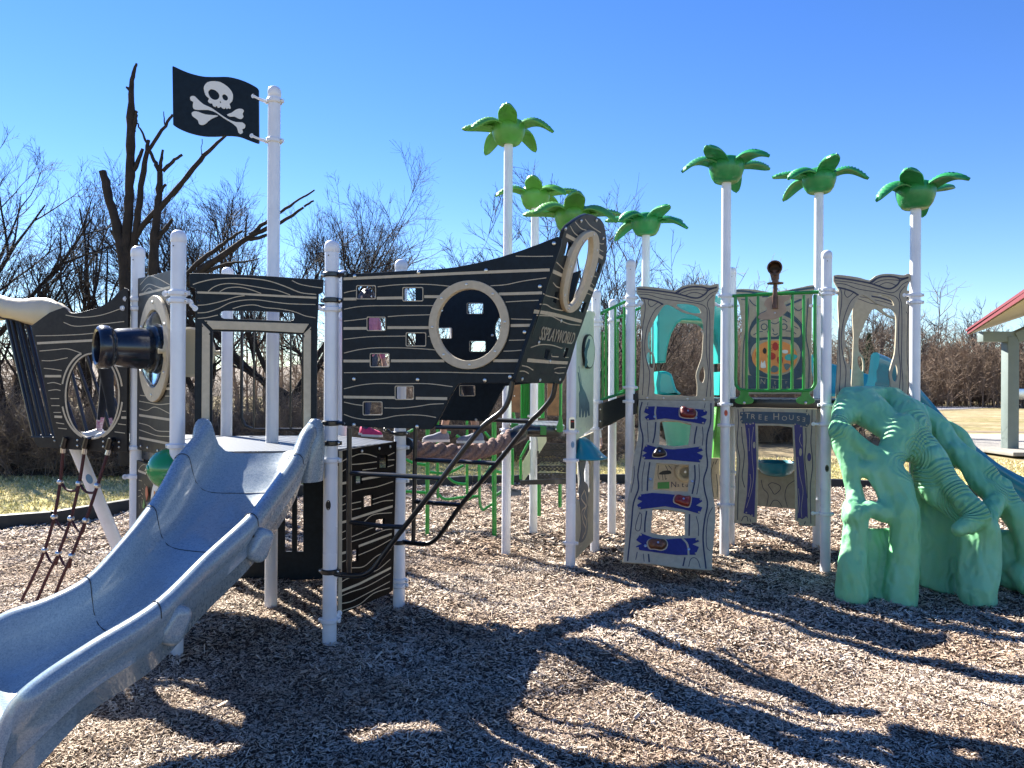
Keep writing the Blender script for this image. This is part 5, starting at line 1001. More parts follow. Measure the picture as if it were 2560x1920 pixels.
# ---------------- green root climber ----------------
def pm(px, y): return px / FPX * y
def KK(x, y, Y): return P(*zK((x, y))[0], Y)
rt = thing('root_climber', (3.2, 6.3, 0), 'sculpted green tree-root climber with holes, at the right of the play structure', 'climber')
limbs = [  # (points in enlarged view with depth, radii in enlarged pixels)
    ([(190, 215, 6.80), (330, 222, 6.82), (500, 225, 6.84)], [48, 60, 55]),
    ([(300, 240, 6.75), (380, 330, 6.62), (470, 420, 6.50)], [80, 95, 80]),
    ([(480, 240, 6.80), (560, 330, 6.66), (600, 440, 6.50), (600, 560, 6.38)], [70, 95, 100, 90]),
    ([(200, 250, 6.78), (185, 330, 6.68), (150, 390, 6.58), (140, 450, 6.50)], [70, 85, 58, 62]),
    ([(140, 450, 6.48), (160, 540, 6.42), (190, 620, 6.36), (215, 720, 6.30), (240, 820, 6.26), (255, 920, 6.2)], [62, 58, 52, 50, 52, 60]),
    ([(180, 450, 6.44), (260, 520, 6.38), (350, 590, 6.30), (440, 640, 6.24)], [58, 55, 60, 70]),
    ([(250, 300, 6.72), (300, 340, 6.66), (400, 420, 6.5), (480, 470, 6.42)], [70, 78, 60, 70]),
    ([(540, 430, 6.44), (500, 540, 6.34), (450, 640, 6.26), (390, 720, 6.22)], [100, 95, 85, 70]),
    ([(240, 640, 6.34), (290, 690, 6.28), (370, 690, 6.24)], [52, 48, 55]),
    ([(230, 930, 6.16), (250, 985, 6.12), (270, 1030, 6.10)], [68, 88, 62]),
    ([(440, 660, 6.24), (500, 760, 6.16), (540, 850, 6.10), (560, 950, 6.06), (560, 1100, 6.04), (550, 1280, 6.02), (535, 1420, 6.0), (530, 1540, 5.98)], [90, 88, 75, 85, 92, 95, 100, 100]),
    ([(560, 740, 6.18), (570, 900, 6.1), (590, 1050, 6.08)], [45, 60, 60]),
    ([(340, 930, 6.12), (420, 960, 6.10), (500, 960, 6.08)], [52, 62, 60]),
    ([(390, 760, 6.2), (420, 840, 6.16), (440, 930, 6.12)], [50, 38, 45]),
    ([(245, 1060, 6.12), (240, 1200, 6.10), (230, 1330, 6.06), (225, 1480, 6.02)], [72, 82, 95, 105]),
    ([(620, 470, 6.48), (680, 560, 6.40), (740, 640, 6.32), (800, 730, 6.24), (860, 790, 6.18)], [80, 95, 92, 80, 62]),
    ([(860, 800, 6.16), (930, 880, 6.08), (1000, 960, 6.0), (1030, 1000, 5.97)], [75, 72, 80, 62]),
    ([(1040, 990, 5.96), (960, 1030, 5.93), (900, 1065, 5.92)], [60, 60, 50]),
    ([(700, 720, 6.34), (740, 850, 6.28), (830, 920, 6.22), (900, 990, 6.14)], [90, 70, 55, 50]),
    ([(1060, 1060, 6.02), (1060, 1180, 6.02), (1050, 1320, 6.0), (1035, 1430, 5.98), (1030, 1520, 5.97)], [88, 95, 100, 95, 98]),
    ([(960, 1130, 6.08), (960, 1300, 6.05), (960, 1470, 6.02)], [70, 65, 70]),
    ([(660, 330, 6.80), (760, 420, 6.72), (820, 520, 6.64), (900, 600, 6.56), (990, 650, 6.48), (1060, 720, 6.42)], [60, 75, 78, 80, 75, 80]),
    ([(820, 430, 6.95), (900, 480, 6.92), (960, 560, 6.88)], [55, 55, 45]),
    ([(600, 330, 6.70), (640, 420, 6.58), (640, 520, 6.46)], [90, 80, 75]),
    ([(870, 560, 6.54), (950, 660, 6.44), (1010, 760, 6.36), (1080, 820, 6.30)], [55, 52, 58, 70]),
    ([(1080, 760, 6.40), (1150, 840, 6.34), (1220, 930, 6.28), (1290, 1020, 6.22), (1340, 1140, 6.18), (1360, 1300, 6.15)], [80, 85, 82, 85, 80, 75]),
    ([(1180, 790, 6.36), (1130, 880, 6.24), (1090, 960, 6.12), (1070, 1030, 6.04)], [55, 62, 62, 60]),
    ([(1180, 1120, 6.35), (1200, 1220, 6.33), (1240, 1380, 6.3)], [60, 70, 80]),
    ([(1290, 1340, 6.18), (1330, 1410, 6.14)], [70, 75]),
]
mb = MB()
for pts, rs in limbs:
    w3 = [KK(*p) for p in pts]; rr3 = [pm(r / 2.5135, p[2]) for r, p in zip(rs, pts)]
    c4 = cr([Vector((*w, r)) for w, r in zip(w3, rr3)], n=5) if len(w3) > 1 else None
    mb.tube([Vector(c[:3]) for c in c4], [max(.02, c[3]) for c in c4], 16)
    for w, r in ((w3[0], rr3[0]), (w3[-1], rr3[-1])): mb.ball(w, r, 14)
def slab(a, b, c, d, th):   # recessed webs between the limbs
    n = (b - a).cross(d - a).normalized() * th; mb.loft([[a, b, c, d], [a + n, b + n, c + n, d + n]])
slab(KK(240, 1055, 6.17), KK(560, 1055, 6.17), KK(560, 1560, 6.02), KK(200, 1520, 6.02), .07)
slab(KK(620, 780, 6.42), KK(820, 850, 6.40), KK(1040, 1560, 6.22), KK(660, 1420, 6.30), .06)
slab(KK(820, 850, 6.40), KK(990, 1000, 6.3), KK(1060, 1520, 6.14), KK(900, 1500, 6.2), .06)
slab(KK(600, 500, 6.62), KK(860, 640, 6.60), KK(860, 900, 6.44), KK(620, 800, 6.44), .06)
slab(KK(640, 320, 6.86), KK(800, 430, 6.84), KK(900, 680, 6.66), KK(620, 560, 6.66), .06)
slab(KK(1100, 1120, 6.45), KK(1330, 1150, 6.42), KK(1400, 1400, 6.4), KK(1080, 1420, 6.36), .05)
ob = mb.build('sculpted_body', [mat('root_climber_plastic', (.19, .50, .22), .5, 0, 2.2, 0, coat=.05, col2=(.22, .56, .34))], rt, smooth=None)
m_ = ob.modifiers.new('r', 'REMESH'); m_.mode = 'VOXEL'; m_.voxel_size = .016
m_ = ob.modifiers.new('s', 'SMOOTH'); m_.factor = .5; m_.iterations = 10
tx = bpy.data.textures.new('bark', 'VORONOI'); tx.noise_scale = .055; tx.distance_metric = 'DISTANCE'
m_ = ob.modifiers.new('sub', 'SUBSURF'); m_.levels = 1; m_.render_levels = 1
emp = tx
m_ = ob.modifiers.new('d', 'DISPLACE'); m_.texture = tx; m_.strength = .005; m_.mid_level = .5; m_.texture_coords = 'LOCAL'
tx2 = bpy.data.textures.new('bark2', 'CLOUDS'); tx2.noise_scale = .16
m_ = ob.modifiers.new('d2', 'DISPLACE'); m_.texture = tx2; m_.strength = .006; m_.mid_level = .5; m_.texture_coords = 'LOCAL'
ob.data.polygons.foreach_set('use_smooth', [True] * len(ob.data.polygons))
mt = ob.data.materials[0].node_tree; b_ = mt.nodes['Principled BSDF']; b_.inputs['Subsurface Weight'].default_value = .3; b_.inputs['Subsurface Radius'].default_value = (.5, 1.0, .6); b_.inputs['Subsurface Scale'].default_value = .05; tc = mt.nodes['Texture Coordinate'] if 'Texture Coordinate' in mt.nodes else mt.nodes.new('ShaderNodeTexCoord')
mp = mt.nodes.new('ShaderNodeMapping'); mp.inputs['Scale'].default_value = (14, 14, 7); vo = mt.nodes.new('ShaderNodeTexVoronoi'); vo.feature = 'SMOOTH_F1'; vo.inputs['Scale'].default_value = 1.0
wv = mt.nodes.new('ShaderNodeTexWave'); wv.inputs['Scale'].default_value = 5; wv.inputs['Distortion'].default_value = 14; wv.inputs['Detail'].default_value = 1.5; wv.inputs['Detail Scale'].default_value = .8
mt.links.new(tc.outputs['Object'], mp.inputs[0]); mt.links.new(mp.outputs[0], vo.inputs['Vector']); mt.links.new(tc.outputs['Object'], wv.inputs['Vector'])
mx = mt.nodes.new('ShaderNodeMath'); mx.operation = 'MULTIPLY_ADD'; mx.inputs[1].default_value = .12; mt.links.new(wv.outputs['Fac'], mx.inputs[0]); mt.links.new(vo.outputs['Distance'], mx.inputs[2])
for kx, ky, kY, r0_, r1_ in ((940, 900, 6.05, .10, .24), (560, 600, 6.35, .06, .22), (130, 440, 6.5, .05, .17), (520, 700, 6.2, .05, .18), (1150, 800, 6.35, .08, .22), (640, 480, 6.5, .12, .26), (720, 620, 6.35, .16, .30)):
    c_ = KK(kx, ky, kY) - Vector((3.2, 6.3, 0)); N_ = mt.nodes.new; dn = N_('ShaderNodeVectorMath'); dn.operation = 'DISTANCE'; dn.inputs[1].default_value = c_; mt.links.new(tc.outputs['Object'], dn.inputs[0])
    f1 = N_('ShaderNodeMath'); f1.operation = 'MULTIPLY'; f1.inputs[1].default_value = 260; mt.links.new(dn.outputs['Value'], f1.inputs[0]); f2 = N_('ShaderNodeMath'); f2.operation = 'SINE'; mt.links.new(f1.outputs[0], f2.inputs[0])
    mk = N_('ShaderNodeMapRange'); mk.interpolation_type = 'SMOOTHSTEP'; mk.inputs[1].default_value = r1_; mk.inputs[2].default_value = (r0_ + r1_) / 2; mk.inputs[3].default_value = 0; mk.inputs[4].default_value = .22; mt.links.new(dn.outputs['Value'], mk.inputs[0])
    ml = N_('ShaderNodeMath'); ml.operation = 'MULTIPLY'; mt.links.new(f2.outputs[0], ml.inputs[0]); mt.links.new(mk.outputs[0], ml.inputs[1]); ad = N_('ShaderNodeMath'); mt.links.new(mx.outputs[0], ad.inputs[0]); mt.links.new(ml.outputs[0], ad.inputs[1]); mx = ad
bp = mt.nodes.new('ShaderNodeBump'); bp.inputs['Strength'].default_value = .9; bp.inputs['Distance'].default_value = .035; mt.links.new(mx.outputs[0], bp.inputs['Height']); mt.links.new(bp.outputs[0], b_.inputs['Normal'])

# ---------------- teal slides ----------------
tp = [(a, b, c, d) for a, b, c, d in prof]
rt = thing('teal_slide', (4.5, 8.0, 0), 'blue-teal plastic slide running down to the right behind the green root climber', 'slide')
S2 = [(Vector((3.15, 8.10, 1.98)), Vector((3.55, 7.55, 1.98)), .40, .45), (Vector((3.40, 8.35, 1.90)), Vector((3.85, 7.75, 1.88)), .36, .42)]
for px, py, Y, w_ in ((2310, 985, 7.9, .36), (2369, 1052, 7.85, .30), (2460, 1134, 7.8, .26), (2551, 1196, 7.75, .25), (2650, 1240, 7.7, .25), (2760, 1262, 7.7, .22)):
    r = P(px, py, Y); S2.append((r + Vector((.25, .62, .03)), r, w_, w_ + .07))
slide_chute(rt, S2, prof, M['tealdark'], n=6)
rt = thing('slide_hood', P(1715, 900, 8.45), 'teal plastic slide hood arching behind the tan tree arch', 'slide hood')
plZ = Plane((1.4, 8.45, 0), (2.4, 8.45, 0)); mb = MB()
o1 = zV((612, 900), (612, 600), (612, 400), (660, 300), (760, 250), (1000, 240), (1255, 262), (1262, 600), (1262, 908), (1200, 908), (1195, 760), (1180, 640), (1130, 550), (1085, 510), (1040, 495), (850, 492), (800, 530), (750, 620), (715, 740), (700, 840), (695, 900))
plZ.board(mb, [o1], .40, .0, .02); mb.build('hood_shell', M['teal'], rt, smooth=50)
mb = MB(); plZ.board(mb, [zV((645, 900), (672, 900), (672, 985), (645, 985))], .03); plZ.board(mb, [zV((1205, 905), (1235, 905), (1235, 990), (1205, 990))], .03); mb.build('hood_leg', M['black'], rt)
rt = thing('teal_slide', P(1700, 1000, 8.5), 'teal double slide dropping away behind the tan tree arch', 'slide')
for o2, th in ((cr2(zV((612, 1205), (612, 1010), (625, 985), (690, 985), (740, 1010), (765, 1080), (790, 1160), (830, 1195), (800, 1215)), True, 2), .5), (zV((1200, 1215), (1205, 990), (1262, 985), (1262, 1215)), .5)):
    mb = MB(); plZ.board(mb, [o2], th, 0, .03); mb.build('side_wall', M['teal'], rt, smooth=50)
r0 = [P(*zH((905, 200))[0], 8.7), P(*zH((960, 500))[0], 9.6), P(*zH((985, 640))[0], 10.3)]; l0 = [P(*zH((1130, 200))[0], 8.7), P(*zH((1105, 500))[0], 9.6), P(*zH((1100, 640))[0], 10.3)]
mb = MB(); mb.loft([[a, (a + b) / 2 + Vector((0, -.02, -.02)), b, b + Vector((0, .3, -.05)), a + Vector((0, .3, -.05))] for a, b in zip(r0, l0)]); mb.build('chute', M['teal'], rt, smooth=50)
mb = MB(); plZ2 = Plane((1.9, 8.3, 0), (2.4, 8.3, 0)); plZ2.board(mb, [zH((1290, 150), (1335, 150), (1335, 585), (1262, 585))], .25, 0, .02); mb.build('side_skirt', M['leafgreen'], rt, smooth=50)

# ---------------- structures behind: green climbers, second platform, stairs ----------------
def UU(pts, Y): return [P(*q, Y) for q in zU(*pts)]
rt = thing('loop_climber', G(1066, 1343), 'bright green tube loop climber on round posts behind the black ladder', 'climber')
for x0, y0, x1, y1, Y, r in ((393, -300, 385, 1412, 8.4, .022), (1115, 150, 1117, 1415, 8.37, .026)): MB().tube(UU([(x0, y0), (x1, y1 + 40)], Y), r, 12).build('upright', M['green'], rt)
for pts, Y in (([(500, -200), (500, 880), (520, 950), (590, 995), (760, 975), (940, 962)], 8.9), ([(820, -200), (820, 600), (820, 940)], 9.2), ([(955, 400), (955, 950), (965, 1060), (990, 1110), (1040, 1080), (1110, 1040)], 8.6), ([(150, 560), (230, 600), (390, 625)], 8.5), ([(415, 700), (560, 715), (640, 700), (780, 625)], 8.9),
               ([(610, 755), (680, 810), (760, 830), (810, 830)], 9.1), ([(150, 912), (300, 920), (390, 925)], 8.5), ([(700, 300), (780, 345), (830, 370)], 9.0), ([(1010, 260), (1070, 330), (1115, 345)], 8.5), ([(510, 265), (640, 270)], 8.9), ([(975, 790), (1040, 700), (1090, 635)], 8.5), ([(760, 1040), (880, 970)], 8.7), ([(150, 275), (210, 250), (280, 200)], 8.6), ([(1130, 690), (1200, 705)], 8.7), ([(1135, 950), (1200, 910)], 8.6)):
    MB().tube(cr(UU(pts, Y), n=5), .016, 10).build('tube_rung', M['green'], rt)
# second platform
rt = thing('back_platform', P(1370, 1060, 9.0), 'white-edged metal platform behind the prow with green brackets', 'deck')
a, b = P(1275, 1062, 7.2), P(1412, 1064, 7.2); mb = MB(); mb.loft([[a, b, b + Vector((0, .95, 0)), a + Vector((0, .95, 0))], [v - Vector((0, 0, .02)) for v in (a, b, b + Vector((0, .95, 0)), a + Vector((0, .95, 0)))]]); mb.build('deck_plate', M['deck'], rt)
mb = MB().bbox((a + b) / 2 - Vector((0, -.0, .065)), ((b - a).length, .04, .085)); mb.build('edge_beam', M['black'], rt)
for q in ([(1330, 1063), (1366, 1066), (1366, 1088), (1330, 1085)], [(1278, 1058), (1296, 1060), (1296, 1072), (1278, 1070)]):
    mb = MB(); pp = Plane((-1, 7.15, 0), (1, 7.15, 0)); pp.board(mb, [q], .02); mb.build('green_bracket', M['green'], rt)
# perforated stair risers
rt = thing('stairs', P(1375, 1200, 7.9), 'black perforated steps under the back platform', 'stairs')
for k in range(6):
    y0 = 1090 + k * 18.5; Y = 8.6 - k * .05; a, b = P(1345, y0, Y), P(1413, y0, Y); ht = P(1345, y0, Y).z - P(1345, y0 + 18, Y).z; pp = Plane((a.x, Y, 0), (b.x, Y, 0))
    hs = []
    for r_ in range(3):
        for c_ in range(6): x0 = 1349 + c_ * 10.5 + (r_ % 2) * 4; yy = y0 + 3.5 + r_ * 4.3; hs.append([(x0, yy), (x0 + 4.5, yy), (x0 + 4.5, yy + 1.3), (x0, yy + 1.3)])
    mb = MB(); pp.board(mb, [[(1343, y0), (1415, y0), (1415, y0 + 17.4), (1343, y0 + 17.4)]] + hs, .01, 0, .0005); mb.build('riser', M['black'], rt)
for px, py0, py1, Y in ((1400, 1208, 1258, 8.3), (1348, 1208, 1280, 8.2)): MB().tube([P(px, py0, Y), P(px, py1 + 10, Y)], .02, 10).build('leg', M['green'], rt)
mb = MB(); pp = Plane((0, 7.95, 0), (1, 7.95, 0)); pp.board(mb, [[(1300, 1201), (1415, 1196), (1415, 1210), (1300, 1212)]], .02); mb.build('bottom_beam', M['black'], rt)
mb = MB(); pp = Plane((0, 8.55, 0), (1, 8.4, 0)); pp.board(mb, [zT((640, 805), (757, 812), (757, 905), (650, 1080)), zT((450, 1170), (545, 1000), (545, 1290), (450, 1440))], .02); mb.build('stringer', M['giraffe'], rt)
mb = MB(); mb.loft([[P(*zT(q)[0], Y) for q in ((10, 1480), (150, 1475), (430, 1530), (100, 1535))] for Y in (8.9,)] + [[P(*zT(q)[0], 8.9) for q in ((10, 1500), (150, 1520), (430, 1600), (110, 1620))]]); mb.build('bottom_step', M['deck'], rt)
# green slatted boards, brown planks, green rods
for (lb, x0, x1, Y, ) in (('left ribbed green board behind the prow', 425, 560, 8.6), ('right ribbed green board behind the prow', 645, 728, 8.7)):
    pp = Plane((0, Y, 0), (1, Y, 0)); rt = thing('ribbed_board', P(*zT((x0, 600))[0], Y), lb, 'panel'); mb = MB(); pp.board(mb, [zT((x0, -120), (x1, -120), (x1, 600), (x0, 600))], .02)
    for k in range(6): xx = x0 + (x1 - x0) * (k + .5) / 6; mb.tube([P(*zT((xx, -120))[0], Y - .015), P(*zT((xx, 600))[0], Y - .015)], .009, 6)
    mb.build('board', M['green'], rt)
for (lb, q, Y) in (('brown wood-look board left of the ribbed green board', [(300, -100), (425, -100), (412, 525), (290, 520)], 8.2), ('brown wood-look board right behind the ladder rail', [(775, -60), (925, -60), (918, 568), (770, 560)], 8.2)):
    pp = Plane((0, Y, 0), (1, Y, 0)); rt = thing('plank_board', P(*zT(q[3])[0], Y), lb, 'panel'); mb = MB(); pp.board(mb, [zT(*q)], .03); pp.bolt(mb, zT(((q[0][0] + q[1][0]) / 2 - 20, 310))[0], .008, .017, 1); mb.build('board', [M['wood'], M['steel']], rt)
rt = thing('green_handrail', P(*zT((935, 760))[0], 7.1), 'green rod handrail with teardrop foot left of the giraffe board', 'handrail')
mb = MB(); mb.tube([P(*zT((945, -150))[0], 7.1), P(*zT((940, 560))[0], 7.1)], .0145, 10); pp = Plane((0, 7.1, 0), (1, 7.1, 0)); pp.board(mb, [cr2(zT((925, 560), (955, 560), (965, 650), (975, 730), (960, 775), (910, 778), (882, 750), (890, 700), (912, 640)), True, 3)], .02, .0); pp.bolt(mb, zT((880, 742))[0], .009, .012, 1); mb.build('rod', [M['green'], M['steel']], rt)
rt = thing('stair_railing', P(*zT((425, 1380))[0], 8.3), 'green railing beside the lower steps', 'railing')
for q in ([(425, 1120), (425, 1390)], [(320, 990), (320, 1460)], [(425, 1110), (540, 890)], [(330, 520), (350, 640)]): MB().tube([P(*zT(p)[0], 8.3) for p in q], .014, 8).build('rod', M['green'], rt)


# ---------------- pavilion ----------------
YP = 20.5
rt = thing('pavilion', (12.8, 21, 0), 'open park pavilion with red-edged roof and grey-green steel column at the far right', 'pavilion')
xc = P(2525, 965, YP).x; mb = MB().bbox((xc, YP, 1.5), (.30, .30, 3.06), .02); mb.build('column', mat('pavilion_paint', (.16, .20, .19), .5, .06, 3), rt)
cm = bpy.data.materials['pavilion_paint']
MB().bbox((xc, YP + 5, 1.5), (.30, .30, 3.06), .02).build('column', cm, rt); MB().bbox((xc + 5.5, YP, 1.5), (.30, .30, 3.06), .02).build('column', cm, rt)
e0, e1 = Vector((13.15, 22.3, 3.2)), Vector((8.0, 11.6, 3.2)); rn = Vector((.9, -.433, .36)); 
def slabq(a, b, d0, d1, t0, t1): return [[p + rn * d + Vector((0, 0, t)) for d, t in ((d0, t0), (d1, t0), (d1, t1), (d0, t1))] for p in (a, b)]
MB().loft(slabq(e0, e1, 0.02, 5, 0, .10)).build('soffit', mat('soffit_cream', (.28, .25, .18), .6), rt)
MB().loft(slabq(e0 + Vector((-.02, .05, 0)), e1, -.03, 5, .103, .16)).build('red_roof', mat('red_roof_metal', (.15, .018, .02), .55), rt)
MB().loft(slabq(e0, e1, -.03, .015, .02, .10)).build('red_fascia', bpy.data.materials['red_roof_metal'], rt)
mb = MB(); mb.bbox((xc - .27, YP, 3.02), (1.05, .26, .27), .01); d_ = Vector((1, -.1, .47)).normalized(); mb.tube([Vector((xc + .1, YP - .02, 3.0)), Vector((xc + .1, YP - .02, 3.0)) + d_ * 4], .20, 4)
mb.build('beam', cm, rt)
mb = MB().bbox((xc + 4.0, YP + 2.5, .02), (9.5, 7.6, .10), .02); mb.build('concrete_slab', mat('concrete', (.28, .26, .23), .8, .08, 3), rt)
mb = MB(); c = P(2549, 985, YP); mb.bbox(c, (.18, .12, .28), .02); mb.build('meter_box', M['alu'], rt)

# ---------------- border timbers ----------------
def border(name, pts, label):
    mb = MB(); pts = [Vector(p) for p in pts]
    for a, b in zip(pts[:-1], pts[1:]):
        d = b - a; mb.bbox((a + b) / 2, (d.length - .02, .10, .26), .02, Matrix.Rotation(math.atan2(d.y, d.x), 3, 'Z'))
    o = mb.build(name, M['timber']); tag(o, label, 'border edging', 'black borders round the wood chips')
def gl(*q): return [G(x, y) + Vector((0, 0, .02)) for x, y in q]
border('border_timber', gl((-350, 1345), (-100, 1328), (130, 1310), (330, 1275), (560, 1252)), 'black plastic border at the left end of the wood chips, by the rope net')
border('border_timber', gl((560, 1250), (760, 1236), (1000, 1224), (1180, 1211), (1420, 1208), (1650, 1207)), 'long black plastic border behind the middle of the playground')
border('border_timber', gl((1650, 1207), (1900, 1212), (2130, 1222), (2400, 1235), (2800, 1260)), 'black plastic border behind the tree house and green climber')
# ---------------- ground ----------------
def node_ground(name, cols, scales, rough=.95, bump=.6, bscale=30, bdist=.02):
    m = bpy.data.materials.new(name); m.use_nodes = True; t = m.node_tree; b = t.nodes['Principled BSDF']; b.inputs['Roughness'].default_value = rough; b.inputs['Specular IOR Level'].default_value = .15
    tc = t.nodes.new('ShaderNodeTexCoord'); prev = None
    for i, (c, s) in enumerate(zip(cols, scales)):
        n = t.nodes.new('ShaderNodeTexNoise'); n.inputs['Scale'].default_value = s; n.inputs['Detail'].default_value = 6; n.inputs['Roughness'].default_value = .65; t.links.new(tc.outputs['Object'], n.inputs['Vector'])
        r = t.nodes.new('ShaderNodeValToRGB'); e = r.color_ramp.elements; e[0].position = .38; e[1].position = .62; e[0].color = (*c[0], 1); e[1].color = (*c[1], 1); t.links.new(n.outputs['Fac'], r.inputs[0])
        if prev is None: prev = r.outputs[0]
        else:
            mx = t.nodes.new('ShaderNodeMix'); mx.data_type = 'RGBA'; mx.blend_type = 'MULTIPLY'; mx.inputs[0].default_value = 1; t.links.new(prev, mx.inputs[6]); t.links.new(r.outputs[0], mx.inputs[7]); prev = mx.outputs[2]
    t.links.new(prev, b.inputs['Base Color'])
    n = t.nodes.new('ShaderNodeTexNoise'); n.inputs['Scale'].default_value = bscale; n.inputs['Detail'].default_value = 5; t.links.new(tc.outputs['Object'], n.inputs['Vector'])
    bp = t.nodes.new('ShaderNodeBump'); bp.inputs['Strength'].default_value = bump; bp.inputs['Distance'].default_value = bdist; t.links.new(n.outputs['Fac'], bp.inputs['Height']); t.links.new(bp.outputs[0], b.inputs['Normal'])
    return m
def sheet(name, pts, z, m, kind='structure'):
    mb = MB().add([(x, y, z) for x, y in pts], [tuple(range(len(pts)))]); o = mb.build(name, m, smooth=None, fix=False)
    if o.data.polygons[0].normal.z < 0: o.data.flip_normals()
    return tag(o, kind=kind)
lawn_m = node_ground('dry_lawn', [((.36, .28, .17), (.47, .37, .24)), ((.62, .68, .50), (1, 1, 1)), ((.6, .58, .52), (1, 1, 1))], [.5, .16, 3.5])
sheet('lawn', [(-1500, -60), (1500, -60), (1500, 1500), (-1500, 1500)], -.095, lawn_m)
grass_m = node_ground('green_yellow_grass', [((.42, .38, .13), (.66, .55, .27)), ((.7, .7, .6), (1, 1, 1))], [1.6, 22])
sheet('grass_strip', [(-14, 8.5), (-3.5, 8.8), (0, 10), (6, 12), (12, 11), (14, 14), (6, 18.5), (0, 19), (-6, 17.5), (-14, 15)], -.085, grass_m)
def hfield(x, y):
    return (.034 * np.sin(x * 1.7 + 1.3) * np.cos(y * 1.3 + .4) + .016 * np.sin(x * 4.1 + y * 2.7) + .009 * np.sin(x * 9.3 - y * 7.9 + 2) + .006 * np.cos(x * 17 + y * 13)) + .004 - sum(d * np.exp(-((x - a) ** 2 + (y - b) ** 2) / (2 * w * w)) for a, b, d, w in ((-2.2, 2.7, .06, .45), (1.35, 6.6, .05, .35), (2.7, 5.4, .05, .5), (-.6, 5.2, .04, .3), (.3, 3.9, .035, .3), (1.9, 4.3, .03, .35), (3.6, 5.2, .04, .4))) + sum(d * np.exp(-((x - a) ** 2 + (y - b) ** 2) / (2 * w * w)) for a, b, d, w in ((-1.5, 3.6, .05, .4), (.6, 4.6, .04, .35), (-2.0, 5.2, .05, .3), (1.2, 5.3, .035, .4), (2.2, 3.6, .04, .5)))
nx, ny = 260, 220; xs = np.linspace(-9, 14, nx); ys = np.linspace(-1.5, 13.6, ny); X, Y = np.meshgrid(xs, ys)
# the bed follows the line of the border timbers at its far edge
bord = [G(x, y) for x, y in ((-350, 1345), (-100, 1328), (130, 1310), (330, 1275), (560, 1252), (760, 1236), (1000, 1224), (1180, 1211), (1420, 1208), (1650, 1207), (1900, 1212), (2130, 1222), (2400, 1235), (2800, 1260))]
bx = np.array([-30] + [p.x for p in bord] + [40]); by = np.array([bord[0].y - .5] + [p.y for p in bord] + [bord[-1].y - 1]); o_ = np.argsort(bx); bx, by = bx[o_], by[o_]
Yf = ys[0] + (Y - ys[0]) / (ys[-1] - ys[0]) * (np.interp(X, bx, by) - ys[0])
V = np.stack([X, Yf, hfield(X, Yf)], -1).reshape(-1, 3); idx = np.arange(nx * ny).reshape(ny, nx)
Fq = np.stack([idx[:-1, :-1], idx[:-1, 1:], idx[1:, 1:], idx[1:, :-1]], -1).reshape(-1, 4)
chipbed = node_ground('wood_chip_bed', [((.03, .019, .014), (.24, .17, .125)), ((.35, .33, .3), (1, 1, 1)), ((.8, .76, .7), (1, 1, 1))], [75, 160, 1.3], bump=1.0, bscale=110, bdist=.015)
tag(mesh_np('wood_chip_ground', V, Fq, chipbed, smooth=True), kind='structure')
# loose chips
rng = np.random.default_rng(5)
chip_m = bpy.data.materials.new('wood_chips'); chip_m.use_nodes = True; t = chip_m.node_tree; b = t.nodes['Principled BSDF']; b.inputs['Roughness'].default_value = .8; b.inputs['Specular IOR Level'].default_value = .2
g = t.nodes.new('ShaderNodeNewGeometry'); r = t.nodes.new('ShaderNodeValToRGB'); cs = [(0, (.022, .013, .010)), (.13, (.07, .044, .032)), (.3, (.31, .235, .18)), (.55, (.52, .42, .33)), (.8, (.68, .58, .47)), (1, (.78, .70, .59))]
r.color_ramp.elements[0].position = 0; r.color_ramp.elements[0].color = (*cs[0][1], 1); r.color_ramp.elements[1].position = 1; r.color_ramp.elements[1].color = (*cs[-1][1], 1)
for p_, c_ in cs[1:-1]: e = r.color_ramp.elements.new(p_); e.color = (*c_, 1)
t.links.new(g.outputs['Random Per Island'], r.inputs[0])
tc = t.nodes.new('ShaderNodeTexCoord'); nz = t.nodes.new('ShaderNodeTexNoise'); nz.inputs['Scale'].default_value = 1.1; nz.inputs['Detail'].default_value = 4; t.links.new(tc.outputs['Object'], nz.inputs[0])
r2 = t.nodes.new('ShaderNodeValToRGB'); r2.color_ramp.elements[0].position = .35; r2.color_ramp.elements[1].position = .65; r2.color_ramp.elements[0].color = (.78, .69, .61, 1); r2.color_ramp.elements[1].color = (1, 1, 1, 1); t.links.new(nz.outputs['Fac'], r2.inputs[0])
mx = t.nodes.new('ShaderNodeMix'); mx.data_type = 'RGBA'; mx.blend_type = 'MULTIPLY'; mx.inputs[0].default_value = 1; t.links.new(r.outputs[0], mx.inputs[6]); t.links.new(r2.outputs[0], mx.inputs[7]); t.links.new(mx.outputs[2], b.inputs['Base Color'])
VV, FF, base = [], [], 0
